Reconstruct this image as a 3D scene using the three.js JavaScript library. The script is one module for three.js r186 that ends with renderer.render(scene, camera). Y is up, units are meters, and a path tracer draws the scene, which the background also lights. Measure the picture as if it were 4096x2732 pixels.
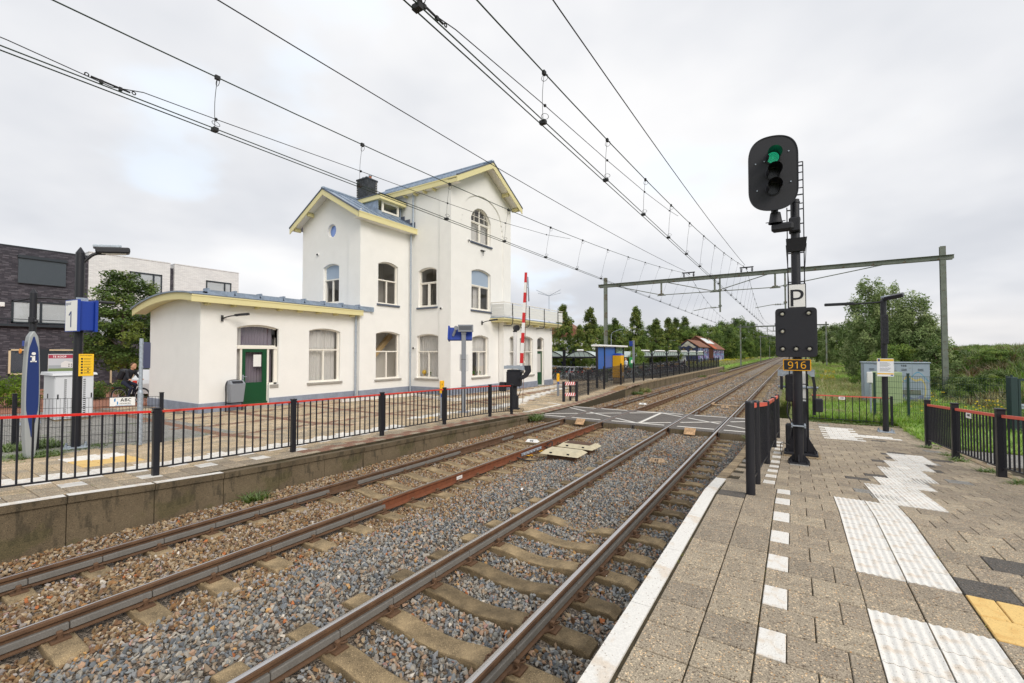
import * as THREE from 'three';
import { mergeGeometries, toCreasedNormals } from 'three/addons/utils/BufferGeometryUtils.js';
import { FontLoader } from 'three/addons/loaders/FontLoader.js';
import { TextGeometry } from 'three/addons/geometries/TextGeometry.js';
import { ConvexGeometry } from 'three/addons/geometries/ConvexGeometry.js';

// ---------------------------------------------------------------- camera, sky, sun, exposure
// x: away from the tracks to the right, -z: along the tracks, y = 0: top of rail
const scene = new THREE.Scene();
const camera = new THREE.PerspectiveCamera(75.006, 1024 / 683, 0.05, 3000);
camera.position.set(0, 2.478, 0);
camera.rotation.order = 'YXZ';
camera.rotation.set(THREE.MathUtils.degToRad(1.448), THREE.MathUtils.degToRad(32.354), 0);
scene.add(camera);
const renderer = new THREE.WebGLRenderer({ antialias: true });
renderer.setSize(1024, 683);
renderer.toneMapping = THREE.LinearToneMapping;
renderer.toneMappingExposure = 1.33;
renderer.shadowMap.enabled = true;

let seed = 7;
const rnd = () => { seed = (seed * 1664525 + 1013904223) >>> 0; return seed / 4294967296; };
const rr = (a, b) => a + (b - a) * rnd();
const hash = (x, y, z) => { let h = (Math.imul(x | 0, 374761393) + Math.imul(y | 0, 668265263) + Math.imul(z | 0, 2147483647 ^ 0x5bd1e995)) | 0; h = Math.imul(h ^ (h >>> 13), 1274126177); h ^= h >>> 16; return (h >>> 0) / 4294967296; };
const sm = (t) => t * t * (3 - 2 * t);
function noise3(x, y, z) {
  const X = Math.floor(x), Y = Math.floor(y), Z = Math.floor(z), u = sm(x - X), v = sm(y - Y), w = sm(z - Z);
  const l = (a, b, t) => a + (b - a) * t, c = (i, j, k) => hash(X + i, Y + j, Z + k);
  return l(l(l(c(0, 0, 0), c(1, 0, 0), u), l(c(0, 1, 0), c(1, 1, 0), u), v), l(l(c(0, 0, 1), c(1, 0, 1), u), l(c(0, 1, 1), c(1, 1, 1), u), v), w);
}
const fbm3 = (x, y, z, o = 5) => { let s = 0, a = 0.5, t = 0; for (let i = 0; i < o; i++) { s += a * noise3(x, y, z); t += a; a *= 0.5; x = x * 2.03 + 7.1; y = y * 2.03 + 3.7; z = z * 2.03 + 1.9; } return s / t; };
// tiling noise in the unit square, with period p cells
function tnoise(u, v, p, s = 0) {
  const x = u * p, y = v * p, X = Math.floor(x), Y = Math.floor(y), fx = sm(x - X), fy = sm(y - Y), m = (n) => ((n % p) + p) % p;
  const a = hash(m(X), m(Y), s), b = hash(m(X + 1), m(Y), s), c = hash(m(X), m(Y + 1), s), d = hash(m(X + 1), m(Y + 1), s);
  return (a + (b - a) * fx) * (1 - fy) + (c + (d - c) * fx) * fy;
}
const tfbm = (u, v, p, o = 4, s = 0) => { let r = 0, a = 0.5, t = 0; for (let i = 0; i < o; i++) { r += a * tnoise(u, v, p, s + i * 17); t += a; a *= 0.55; p *= 2; } return r / t; };
const clamp = (x, a = 0, b = 1) => Math.min(b, Math.max(a, x));
const step = (a, b, x) => sm(clamp((x - a) / (b - a)));
const lerp = (a, b, t) => a + (b - a) * t;
const pw = (tab, t) => { if (t >= tab[0][0]) return tab[0][1]; for (let i = 1; i < tab.length; i++) if (t >= tab[i][0]) { const [a, b] = tab[i - 1], [c, d] = tab[i]; return lerp(b, d, (t - a) / (c - a)); } return tab[tab.length - 1][1]; };

{ // one broken overcast sky, the same all round
  const W = 2048, Hh = 1024, data = new Float32Array(W * Hh * 4);
  for (let j = 0; j < Hh; j++) {
    const el = ((j + 0.5) / Hh - 0.5) * Math.PI, y = Math.sin(el), ce = Math.cos(el);
    for (let i = 0; i < W; i++) {
      const az = ((i + 0.5) / W - 0.5) * 2 * Math.PI, x = ce * Math.cos(az), z = ce * Math.sin(az), o = (j * W + i) * 4;
      let r, g, b;
      if (y < -0.02) { r = 0.3; g = 0.3; b = 0.29; } else {
        const k = 1 / (Math.max(y, 0) + 0.22), px = x * k, pz = z * k;
        const n1 = fbm3(px * 0.9 + 11.3, 3.1, pz * 0.9 + 4.7, 6), n2 = fbm3(px * 2.1 + 1.7, 9.2, pz * 2.1 + 14.2, 6);
        const n3 = fbm3(x * 1.6 + 31, y * 4.5 + 2, z * 1.6 + 8, 5);
        const lit = step(0.3, 0.68, 0.55 * n1 + 0.25 * n2 + 0.2 * n3), thin = step(0.6, 0.74, n2);
        const L = 0.535 + 0.225 * lit;
        r = L * lerp(0.945, 1.004, lit); g = L * lerp(0.98, 1.0, lit); b = L * lerp(1.055, 1.004, lit);
        const t = thin * 0.35; r = lerp(r, 0.66, t); g = lerp(g, 0.8, t); b = lerp(b, 0.96, t);
        const w = Math.exp(-Math.pow((y - 0.03) / 0.05, 2)) * 0.6; r *= 1 + 0.05 * w; b *= 1 - 0.06 * w;
      }
      data[o] = r; data[o + 1] = g; data[o + 2] = b; data[o + 3] = 1;
    }
  }
  const t = new THREE.DataTexture(data, W, Hh, THREE.RGBAFormat, THREE.FloatType);
  t.mapping = THREE.EquirectangularReflectionMapping; t.magFilter = THREE.LinearFilter; t.wrapS = THREE.RepeatWrapping; t.needsUpdate = true;
  scene.background = t; scene.environment = t;
}
const sun = new THREE.DirectionalLight(0xfff6ea, 1.5);       // a veiled sun: broad and soft
sun.name = 'sun'; sun.position.set(58, 56, 14); sun.target.position.set(-12, 0, -18);
sun.castShadow = true; sun.shadow.radius = 60; sun.shadow.mapSize.set(4096, 4096);
Object.assign(sun.shadow.camera, { left: -70, right: 70, top: 70, bottom: -70, near: 1, far: 300 });
scene.add(sun, sun.target);

// ---------------------------------------------------------------- helpers
const V = (x, y, z) => new THREE.Vector3(x, y, z);
const lin = (r, g, b) => new THREE.Color().setRGB(r, g, b);
const srgb = (h) => new THREE.Color(h);
const M = {};
const tint = (hex, mean) => new THREE.Color(hex).multiplyScalar(1 / mean);   // a colour for a grey map whose linear mean is given
const mat = (name, o) => { const m = new THREE.MeshPhysicalMaterial({ roughness: 0.7, ...o }); m.name = name; m.side = THREE.DoubleSide; M[name] = m; return m; };
function tex(n, fn, colour = true, m = n) {                    // fn(u, v) -> [r, g, b] sRGB 0..1 or a grey number
  const d = new Uint8Array(n * m * 4);
  for (let j = 0; j < m; j++) for (let i = 0; i < n; i++) {
    let c = fn((i + 0.5) / n, (j + 0.5) / m, i, j); if (typeof c === 'number') c = [c, c, c];
    const o = (j * n + i) * 4; for (let k = 0; k < 3; k++) d[o + k] = clamp(c[k]) * 255; d[o + 3] = 255;
  }
  const t = new THREE.DataTexture(d, n, m); t.wrapS = t.wrapT = THREE.RepeatWrapping; t.magFilter = THREE.LinearFilter; t.minFilter = THREE.LinearFilter;
  if (colour) t.colorSpace = THREE.SRGBColorSpace; t.needsUpdate = true; return t;
}
const rep = (t, s) => { const c = t.clone(); c.repeat.set(1 / s, 1 / s); c.needsUpdate = true; return c; };
const mixc = (a, b, t) => [lerp(a[0], b[0], t), lerp(a[1], b[1], t), lerp(a[2], b[2], t)];
const c255 = (r, g, b) => [r / 255, g / 255, b / 255];
function canvasTex(w, h, draw) { const c = document.createElement('canvas'); c.width = w; c.height = h; const x = c.getContext('2d'); draw(x, w, h); const t = new THREE.CanvasTexture(c); t.colorSpace = THREE.SRGBColorSpace; return t; }

function uvBox(g) {                                            // uv in metres, by the face's main direction
  g = g.index ? g.toNonIndexed() : g;
  const p = g.attributes.position, uv = new Float32Array(p.count * 2), a = V(), b = V(), c = V();
  for (let i = 0; i < p.count; i += 3) {
    a.fromBufferAttribute(p, i); b.fromBufferAttribute(p, i + 1); c.fromBufferAttribute(p, i + 2);
    const n = V().subVectors(b, a).cross(V().subVectors(c, a)), ax = Math.abs(n.x), ay = Math.abs(n.y), az = Math.abs(n.z);
    [a, b, c].forEach((q, k) => { const o = (i + k) * 2; if (ay >= ax && ay >= az) { uv[o] = q.x; uv[o + 1] = q.z; } else if (ax >= az) { uv[o] = q.z; uv[o + 1] = q.y; } else { uv[o] = q.x; uv[o + 1] = q.y; } });
  }
  g.setAttribute('uv', new THREE.BufferAttribute(uv, 2)); return g;
}
function soup(gs, keepUV) {
  const list = (Array.isArray(gs) ? gs : [gs]).flat(Infinity).map((g) => { g = g.index ? g.toNonIndexed() : g; if (!keepUV) g = uvBox(g); for (const k of Object.keys(g.attributes)) if (!['position', 'normal', 'uv', 'color'].includes(k)) g.deleteAttribute(k); return g; });
  return list.length > 1 ? mergeGeometries(list) : list[0];
}
const taken = new Map();
const numbered = (n) => { const k = taken.get(n) ?? 0; taken.set(n, k + 1); return k ? n + '_' + String(k).padStart(3, '0') : n; };
function mesh(name, g, m, parent) { const o = new THREE.Mesh(g, m); o.name = name; o.castShadow = o.receiveShadow = true; parent.add(o); return o; }
const part = (name, gs, m, parent, keepUV) => mesh(name, soup(gs, keepUV), m, parent);
function tag(o, label, category, group, kind) { o.userData = { label, category }; if (group) o.userData.group = group; if (kind) o.userData.kind = kind; return o; }
function thing(name, label, category, p = [0, 0, 0], turn = 0, group) { const o = new THREE.Group(); o.name = numbered(name); o.position.set(...p); o.rotation.y = turn; scene.add(o); return tag(o, label, category, group); }
function struct(name, parent = scene) { const o = new THREE.Group(); o.name = numbered(name); o.userData.kind = 'structure'; parent.add(o); return o; }
const structMesh = (name, gs, m, keepUV) => { const o = mesh(numbered(name), soup(gs, keepUV), m, scene); o.userData.kind = 'structure'; return o; };
function dup(o, p, turn, label, scale, group) { const c = o.clone(); c.name = numbered(o.name.replace(/_\d{3}$/, '')); c.userData = { ...o.userData }; c.position.set(...p); c.rotation.y = turn; if (label) c.userData.label = label; if (group) c.userData.group = group; if (scale) c.scale.set(...(Array.isArray(scale) ? scale : [scale, scale, scale])); scene.add(c); return c; }

// geometries
const box = (x0, x1, y0, y1, z0, z1) => new THREE.BoxGeometry(Math.abs(x1 - x0), Math.abs(y1 - y0), Math.abs(z1 - z0)).translate((x0 + x1) / 2, (y0 + y1) / 2, (z0 + z1) / 2);
function cbox(x0, x1, y0, y1, z0, z1, c = 0.01) {              // chamfered box, 44 triangles
  const X = [Math.min(x0, x1), Math.max(x0, x1)], Y = [Math.min(y0, y1), Math.max(y0, y1)], Z = [Math.min(z0, z1), Math.max(z0, z1)];
  c = Math.min(c, (X[1] - X[0]) * 0.49, (Y[1] - Y[0]) * 0.49, (Z[1] - Z[0]) * 0.49);
  const v = (i, j, k, ax) => [ax === 0 ? X[i] : X[i] + (i ? -c : c), ax === 1 ? Y[j] : Y[j] + (j ? -c : c), ax === 2 ? Z[k] : Z[k] + (k ? -c : c)];
  const pos = [], ctr = [(X[0] + X[1]) / 2, (Y[0] + Y[1]) / 2, (Z[0] + Z[1]) / 2];
  const tri = (a, b, d) => { const u = [0, 1, 2].map((i) => b[i] - a[i]), w = [0, 1, 2].map((i) => d[i] - a[i]), n = [u[1] * w[2] - u[2] * w[1], u[2] * w[0] - u[0] * w[2], u[0] * w[1] - u[1] * w[0]]; const s = n.reduce((t, q, i) => t + q * ((a[i] + b[i] + d[i]) / 3 - ctr[i]), 0); pos.push(...(s >= 0 ? [...a, ...b, ...d] : [...a, ...d, ...b])); };
  const quad = (a, b, d, e) => { tri(a, b, d); tri(a, d, e); };
  for (const s of [0, 1]) { quad(v(s, 0, 0, 0), v(s, 1, 0, 0), v(s, 1, 1, 0), v(s, 0, 1, 0)); quad(v(0, s, 0, 1), v(1, s, 0, 1), v(1, s, 1, 1), v(0, s, 1, 1)); quad(v(0, 0, s, 2), v(1, 0, s, 2), v(1, 1, s, 2), v(0, 1, s, 2)); }
  for (const s of [0, 1]) for (const t of [0, 1]) { quad(v(s, t, 0, 0), v(s, t, 1, 0), v(s, t, 1, 1), v(s, t, 0, 1)); quad(v(s, 0, t, 0), v(s, 1, t, 0), v(s, 1, t, 2), v(s, 0, t, 2)); quad(v(0, s, t, 1), v(1, s, t, 1), v(1, s, t, 2), v(0, s, t, 2)); for (const q of [0, 1]) tri(v(s, t, q, 0), v(s, t, q, 1), v(s, t, q, 2)); }
  const g = new THREE.BufferGeometry(); g.setAttribute('position', new THREE.Float32BufferAttribute(pos, 3)); g.computeVertexNormals(); g.setAttribute('uv', new THREE.Float32BufferAttribute(new Float32Array(pos.length / 3 * 2), 2)); return g;
}
const cyl = (r0, r1, h, n = 12, open) => new THREE.CylinderGeometry(r1, r0, h, n, 1, !!open).translate(0, h / 2, 0);
function between(g, p, q) { const d = V().subVectors(q, p); g.applyQuaternion(new THREE.Quaternion().setFromUnitVectors(V(0, 1, 0), d.clone().normalize())); g.translate(p.x, p.y, p.z); return g; }
const rod = (p, q, r, n = 8, r1 = r) => between(cyl(r, r1, p.distanceTo(q), n), p, q);
function bar(p, q, w, h) {                                      // box between two points, w sideways, h upwards
  const d = V().subVectors(q, p), L = d.length(), m = new THREE.Matrix4(), zx = d.clone().normalize(), up = Math.abs(zx.y) > 0.98 ? V(1, 0, 0) : V(0, 1, 0), s = V().crossVectors(up, zx).normalize(), u = V().crossVectors(zx, s);
  m.makeBasis(s, u, zx); return new THREE.BoxGeometry(w, h, L).translate(0, 0, L / 2).applyMatrix4(m).translate(p.x, p.y, p.z);
}
const tube = (pts, r, seg = 12, rad = 6, closed = false) => new THREE.TubeGeometry(new THREE.CatmullRomCurve3(pts, closed), seg, r, rad, closed);
function polyTube(pts, r, rad = 5) { const out = []; for (let i = 1; i < pts.length; i++) out.push(rod(pts[i - 1], pts[i], r, rad)); return out; }
const shapeOf = (pts) => { const s = new THREE.Shape(); pts.forEach(([x, y], i) => (i ? s.lineTo(x, y) : s.moveTo(x, y))); return s; };
const extr = (shape, d, bevel = 0, seg = 12) => new THREE.ExtrudeGeometry(shape, { depth: d, bevelEnabled: bevel > 0, bevelSize: bevel, bevelThickness: bevel, bevelSegments: 2, bevelOffset: -bevel, curveSegments: seg });
const rrect = (w, h, r) => { const s = new THREE.Shape(), x = -w / 2, y = -h / 2; s.moveTo(x + r, y); s.lineTo(x + w - r, y); s.quadraticCurveTo(x + w, y, x + w, y + r); s.lineTo(x + w, y + h - r); s.quadraticCurveTo(x + w, y + h, x + w - r, y + h); s.lineTo(x + r, y + h); s.quadraticCurveTo(x, y + h, x, y + h - r); s.lineTo(x, y + r); s.quadraticCurveTo(x, y, x + r, y); return s; };
const turnY = (g, a) => g.rotateY(a);
const quadPlane = (w, h) => new THREE.PlaneGeometry(w, h);
const fontB = await new FontLoader().loadAsync('fonts/droid/droid_sans_bold.typeface.json');
const fontR = await new FontLoader().loadAsync('fonts/droid/droid_sans_regular.typeface.json');
function text(str, size, depth = 0.003, font = fontB) { const g = new TextGeometry(str, { font, size, depth, curveSegments: 4, bevelEnabled: false }); g.computeBoundingBox(); const b = g.boundingBox; return g.translate(-(b.min.x + b.max.x) / 2, -(b.min.y + b.max.y) / 2, 0); }
function sheet(x0, x1, z0, z1, nx, nz, fy, name) {              // a height field
  const g = new THREE.BufferGeometry(), p = [], id = []; for (let j = 0; j <= nz; j++) for (let i = 0; i <= nx; i++) { const x = lerp(x0, x1, i / nx), z = lerp(z0, z1, j / nz); p.push(x, fy(x, z), z); }
  for (let j = 0; j < nz; j++) for (let i = 0; i < nx; i++) { const a = j * (nx + 1) + i, b = a + 1, c = a + nx + 1, d = c + 1; z1 < z0 ? id.push(a, b, c, b, d, c) : id.push(a, c, b, b, c, d); }
  g.setAttribute('position', new THREE.Float32BufferAttribute(p, 3)); g.setIndex(id); g.computeVertexNormals(); g.setAttribute('uv', new THREE.Float32BufferAttribute(p.flatMap((v, i) => (i % 3 === 0 ? [v, p[i + 2]] : [])), 2)); return g;
}
function instanced(name, g, m, list, parent) {                   // list: [x, y, z, rx, ry, rz, sx, sy, sz, r, g, b]
  const o = new THREE.InstancedMesh(g, m, list.length), mm = new THREE.Matrix4(), q = new THREE.Quaternion(), e = new THREE.Euler(), c = new THREE.Color();
  list.forEach((l, i) => { mm.compose(V(l[0], l[1], l[2]), q.setFromEuler(e.set(l[3], l[4], l[5])), V(l[6], l[7], l[8])); o.setMatrixAt(i, mm); if (l.length > 9) o.setColorAt(i, c.setRGB(l[9], l[10], l[11])); });
  o.name = name; o.castShadow = o.receiveShadow = true; o.userData.kind = 'stuff'; parent.add(o); return o;
}

// ---------------------------------------------------------------- materials
const T = {};
T.fine = tex(256, (u, v) => tfbm(u, v, 32, 3, 5), false);
T.med = tex(256, (u, v) => tfbm(u, v, 8, 5, 9), false);
const speck = (u, v, n, s) => hash(Math.floor(u * n), Math.floor(v * n), s);
T.conc = tex(512, (u, v, i, j) => { const n = tfbm(u, v, 6, 5, 3), f = speck(u, v, 256, 4), g = 0.5 + 0.28 * (n - 0.5) + 0.2 * (f - 0.5) + (speck(u, v, 128, 6) > 0.97 ? 0.18 : 0) - (speck(u, v, 160, 7) > 0.985 ? 0.25 : 0); return [g * 1.03, g, g * 0.93]; });
T.wallconc = tex(512, (u, v) => { const n = tfbm(u, v, 4, 5, 13), f = speck(u, v, 256, 14), st = tfbm(u * 1, v * 0.25, 24, 3, 15), k = step(0.55, 0.75, tfbm(u, v, 5, 4, 21)); let c = mixc(c255(92, 80, 62), c255(124, 110, 88), n); c = mixc(c, c255(64, 58, 46), 0.6 * step(0.5, 0.8, st)); const g = 1 + 0.25 * (f - 0.5) - (speck(u, v, 230, 8) > 0.975 ? 0.3 : 0) + (speck(u, v, 256, 18) > 0.985 ? 0.3 : 0); return mixc(c, c255(82, 80, 46), k * 0.35).map((q) => q * g); });
T.stucco = tex(512, (u, v) => { const n = tfbm(u, v, 5, 5, 23), f = tfbm(u, v, 90, 2, 24); const g = 0.945 + 0.028 * (n - 0.5) + 0.012 * (f - 0.5); return [g * 1.003, g, g * 0.986]; });
T.rust = tex(512, (u, v) => { const n = tfbm(u, v, 6, 5, 33), f = speck(u, v, 256, 34); return mixc(c255(80, 60, 46), c255(120, 90, 64), n).map((q) => q * (0.88 + 0.24 * f)); });
T.galv = tex(256, (u, v) => { const n = tfbm(u, v, 14, 3, 43), f = speck(u, v, 60, 44); const g = 0.56 + 0.16 * (n - 0.5) + 0.05 * f; return [g * 0.98, g, g * 1.03]; });
T.weather = tex(256, (u, v) => { const n = tfbm(u, v, 6, 5, 53); return mixc(c255(104, 112, 104), c255(140, 146, 136), n).map((q, i) => q * (1 - 0.35 * step(0.62, 0.78, tfbm(u, v, 9, 4, 54)) * [0.4, 0.9, 1.2][i])); });
T.grassy = tex(512, (u, v) => mixc(c255(86, 104, 46), c255(132, 136, 74), tfbm(u, v, 10, 5, 63)).map((q) => q * (0.8 + 0.4 * speck(u, v, 256, 64))));
T.gravel = tex(512, (u, v) => { // far ballast: only grain
  const f = speck(u, v, 170, 74), n = tfbm(u, v, 8, 4, 75); return mixc(c255(112, 102, 92), c255(150, 140, 128), n).map((q) => q * (0.62 + 0.7 * f)); });
const painted = (name, col, o = {}) => mat(name, { color: col, roughness: 0.45, bumpMap: rep(T.fine, 0.12), bumpScale: 0.0004, ...o });
T.stone = tex(256, (u, v) => { const n = tfbm(u, v, 6, 5, 203), f = speck(u, v, 128, 204), g = 0.5 + 0.1 * (n - 0.5) + 0.07 * (f - 0.5); return [g, g, g]; });
mat('stucco', { map: rep(T.stucco, 2.6), roughness: 0.92, bumpMap: rep(T.fine, 0.16), bumpScale: 0.0022 });
mat('plinth', { color: tint('#8b93a3', 0.215), map: rep(T.stone, 1.1), roughness: 0.85 });
painted('cream', srgb('#e2d8a2')); painted('frame', srgb('#eeeae0')); painted('green', srgb('#0d4a2a'), { roughness: 0.3 });
mat('zinc', { color: tint('#98a3af', 0.29), map: rep(T.galv, 1.4), roughness: 0.45, metalness: 0.4 });
mat('slate', { color: tint('#5c6474', 0.215), map: rep(T.stone, 0.7), roughness: 0.8 });
mat('greystone', { color: tint('#a39f98', 0.215), map: rep(T.stone, 0.8), roughness: 0.9 });
painted('black', srgb('#1b1c24'), { roughness: 0.42 }); painted('blacksoft', srgb('#22232a'), { roughness: 0.62 });
painted('red', srgb('#d8402f'), { map: rep(tex(256, (u, v) => mixc([1, 1, 1], c255(196, 120, 104), step(0.5, 0.75, tfbm(u, v, 8, 4, 91)) * 0.6)), 0.9) });
painted('white', srgb('#f0f0ee')); painted('grey', srgb('#8b9098')); painted('yellow', srgb('#f2b516')); painted('blue', srgb('#1c3f9e')); painted('darkblue', srgb('#16306e'));
mat('galv', { color: tint('#a9b0b6', 0.29), map: rep(T.galv, 0.35), roughness: 0.5, metalness: 0.4 });
mat('steelgrey', { map: rep(T.weather, 1.3), roughness: 0.75, metalness: 0.1 });
mat('rust', { map: rep(T.rust, 0.7), roughness: 0.82, bumpMap: rep(T.med, 0.08), bumpScale: 0.0015 });
mat('polished', { color: lin(0.55, 0.53, 0.52), metalness: 1, roughness: 0.27, bumpMap: rep(T.fine, 0.3), bumpScale: 0.0002 });
mat('damper', { color: tint('#77746f', 0.215), map: rep(T.stone, 0.9), roughness: 0.7 });
mat('concrete', { map: rep(T.conc, 0.9), color: tint('#8f8270', 0.215), roughness: 0.95, bumpMap: rep(T.med, 0.12), bumpScale: 0.004 });
mat('wallconc', { map: rep(T.wallconc, 1.7), roughness: 0.97, bumpMap: rep(T.fine, 0.22), bumpScale: 0.004 });
mat('glass', { color: lin(1, 1, 1), transmission: 1, thickness: 0, roughness: 0.02, ior: 1.5 });
mat('curtain', { color: srgb('#d8d6d2'), roughness: 0.95, transmission: 0.25, bumpMap: rep(T.fine, 0.02), bumpScale: 0.0008 });
mat('interior', { color: srgb('#6a655c'), roughness: 0.95 });
mat('woodlight', { color: srgb('#b79a6a'), roughness: 0.8 });
mat('cable', { color: srgb('#26272a'), roughness: 0.7 }); mat('copper', { color: srgb('#3c4a42'), roughness: 0.6, metalness: 0.4 });
// ================================================================ ground, ballast and the two tracks
const LT = -6.645, RT = -2.855, HG = 0.7535;                     // track centres, half the spacing of the rail heads
const RAILS = [LT - HG, LT + HG, RT - HG, RT + HG];
const LEFTY = [[1, 0.66], [-1.3, 0.55], [-3.2, 0.42], [-5.6, 0.36], [-8, 0.325], [-10.5, 0.285], [-13, 0.23], [-14.8, 0.13], [-15.7, 0.05], [-19.3, 0.05], [-20.3, 0.075], [-23, 0.16], [-26.3, 0.3], [-28.5, 0.41], [-400, 0.42]];
const yardY = [[1, 0.4], [-3, 0.33], [-8, 0.2], [-19, 0.19], [-28, 0.13], [-60, 0.13]];
const leftY = (x, z) => { const a = pw(LEFTY, z), b = pw(yardY, z); return lerp(b, a, step(-13.6, -10.6, x)); };
const RIGHTY = [[5, 0.76], [-6, 0.76], [-7, 0.68], [-9.4, 0.46], [-11.8, 0.335], [-13.7, 0.24], [-16, 0.09], [-18, 0.03], [-40, 0.0]];
const rightY = (z) => pw(RIGHTY, z);
const rightField = (x, z) => { const n = fbm3(x * 0.35, 0, z * 0.35, 3) - 0.5, e = step(6.5, 13, x + (z + 40) * 0.02), d = step(-19, -30, z); return lerp(0, -0.22, d) + 0.16 * n + e * step(-14, -32, z) * 2.75 + step(0.6, -1.2, x) * -0.18 * d; };

{ // one ground sheet out to the horizon, and the land that lies on it
  mat('farland', { map: rep(T.grassy, 9), roughness: 1 });
  structMesh('ground', sheet(-1500, 1500, 700, -2200, 12, 12, () => -1.2), M.farland, true);
  mat('turf', { map: rep(T.grassy, 3.1), roughness: 1, bumpMap: rep(T.med, 0.5), bumpScale: 0.05 });
  structMesh('meadow', sheet(-0.2, 70, -18.9, -170, 60, 110, (x, z) => rightField(x, z)), M.turf, true);
  structMesh('verge', sheet(-46, -8.9, -74.2, -330, 36, 60, (x, z) => 0.02 + 0.14 * fbm3(x * 0.3, 5, z * 0.3, 3) - 0.24 * step(-10.4, -8.9, x)), M.turf, true);
  structMesh('far_verge', sheet(-0.9, 70, -169.5, -330, 10, 20, () => -0.25), M.turf, true);
}

const sleeperZ = []; for (let z = -3.23 + 0.645 * 7; z > -118; z -= 0.645) if (z > -15.2 || z < -19.2) sleeperZ.push(z);
const ballastY = (x, z) => {
  const n = (fbm3(x * 1.7, 2, z * 1.7, 3) - 0.5) * 0.05, dl = Math.abs(x - LT), dr = Math.abs(x - RT);
  let y = -0.2;
  const hump = Math.exp(-Math.pow((x + 4.75) / 0.55, 2)); y += 0.075 * hump;
  if (dr < 0.68) y += lerp(-0.05, 0.04, step(-5.9, -7.2, z)) * (1 - step(0.5, 0.68, dr)) * step(-20, -12, z);
  if ((dr > 0.82 && dr < 1.35) || (dl > 0.82 && dl < 1.3)) y -= 0.022;
  if (dl < 0.6) y += lerp(0.02, -0.045, step(-4, -6, z)) * (1 - step(0.2, 0.6, dl)) * step(-20, -12, z);
  if (x < -8.0) y += 0.03 * step(-8, -8.4, x);
  if (x > -1.7) y -= 0.03 * step(-1.7, -1.2, x);
  return y + n * (dl < 1.4 || dr < 1.4 ? 0.35 : 1);
};
{ // ballast: a bed, and the stones that lie on it
  mat('bed', { map: rep(T.gravel, 2.3), roughness: 1, bumpMap: rep(T.fine, 0.7), bumpScale: 0.05 });
  mat('bedfar', { map: rep(T.gravel, 4.7), roughness: 1, bumpMap: rep(T.fine, 1.3), bumpScale: 0.06 });
  structMesh('ballast_bed', sheet(-9.0, -0.7, 6, -52, 60, 220, (x, z) => ballastY(x, z) - (z < -15.1 && z > -19.3 ? 0.12 : 0.03)), M.bed, true);
  structMesh('far_ballast_bed', sheet(-9.1, -0.4, -51.9, -420, 16, 60, (x, z) => -0.2 - 0.25 * Math.max(0, -8.4 - x, x + 1.1)), M.bedfar, true);
  const shapes = [];
  for (let k = 0; k < 7; k++) { const pts = []; for (let i = 0; i < 11; i++) { const a = rr(0, 6.283), c = rr(-1, 1), s = Math.sqrt(1 - c * c), r = rr(0.82, 1.1); pts.push(V(r * s * Math.cos(a) * rr(0.9, 1.2), r * c * 0.78, r * s * Math.sin(a))); } shapes.push(new ConvexGeometry(pts)); }
  mat('stone', { color: lin(1, 1, 1), roughness: 0.93 });
  const hex = (list, w = [1, 1, 1]) => list.map((h) => { const c = srgb(h); return c.setRGB(c.r * w[0], c.g * w[1], c.b * w[2]); });
  const grey = hex(['#8f8c86', '#7d8084', '#6c7279', '#98928a', '#8d7d6b', '#a08672', '#787a78', '#84898d', '#9c9890', '#5f646a'], [1.02, 0.995, 0.95]);
  const tan = hex(['#8f7a5c', '#7a6448', '#9c8a70', '#6a503a', '#98908a', '#8c6a46', '#84705a', '#a4937a']), odd = hex(['#b08a58', '#a8663c', '#c0b8ac', '#a08078']);
  const lists = shapes.map(() => []);
  const put = (x, z, s, dy) => {
    if (z > -19.25 && z < -15.2) return;                            // the level crossing
    for (const r of RAILS) if (Math.abs(x - r) < 0.075) return;
    const y = ballastY(x, z);
    if (Math.abs(x - LT) < 1.3 || Math.abs(x - RT) < 1.3) {
      const q = (z + 3.23) / 0.645, d = Math.abs(q - Math.round(q)) * 0.645, t = Math.abs(x - (Math.abs(x - LT) < 1.3 ? LT : RT));
      const top = -0.178 - 0.054 * (1 - step(0.1, 0.58, t));
      if (d < 0.125 && y + 0.004 < top) return;
      if (d < 0.2 && Math.abs(t - HG) < 0.2) return;
    }
    const wl = clamp(step(-4.6, -5.7, x + (fbm3(x * 1.2, 7, z * 1.2, 3) - 0.5) * 1.4) + (Math.abs(x - RT) < 0.4 ? 0.55 * step(0.45, 0.65, fbm3(x * 2, 3, z * 2, 3)) : 0) + (Math.abs(Math.abs(x - RT) - HG) < 0.25 ? 0.3 : 0) + (z < -21 ? 0.35 : 0));
    const p = rnd() < 0.035 ? odd : rnd() < wl ? tan : grey, c = p[Math.floor(rnd() * p.length)], g = rr(0.9, 1.36);
    const k = Math.floor(rnd() * lists.length), e = s * (rnd() < 0.12 ? rr(1.2, 1.6) : rr(0.6, 1.2));
    lists[k].push([x, y - 0.012 + dy, z, rr(0, 6.3), rr(0, 6.3), rr(0, 6.3), e * rr(0.85, 1.3), e * rr(0.7, 1), e, c.r * g, c.g * g, c.b * g]);
  };
  const fill = (z0, z1, d, s, x0 = -8.42, x1 = -0.98) => { for (let z = z0; z > z1; z -= d) for (let x = x0; x < x1; x += d) { put(x + rr(-d, d) * 0.5, z + rr(-d, d) * 0.5, s, rr(-0.004, 0.01)); if (rnd() < 0.4) put(x + rr(-d, d), z + rr(-d, d), s * 0.8, rr(0.012, 0.024)); } };
  fill(0.6, -15.2, 0.043, 0.027); fill(-19.2, -34, 0.062, 0.036); fill(-34, -60, 0.1, 0.05);
  const g = struct('ballast_stones'); g.userData.kind = 'stuff';
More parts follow.
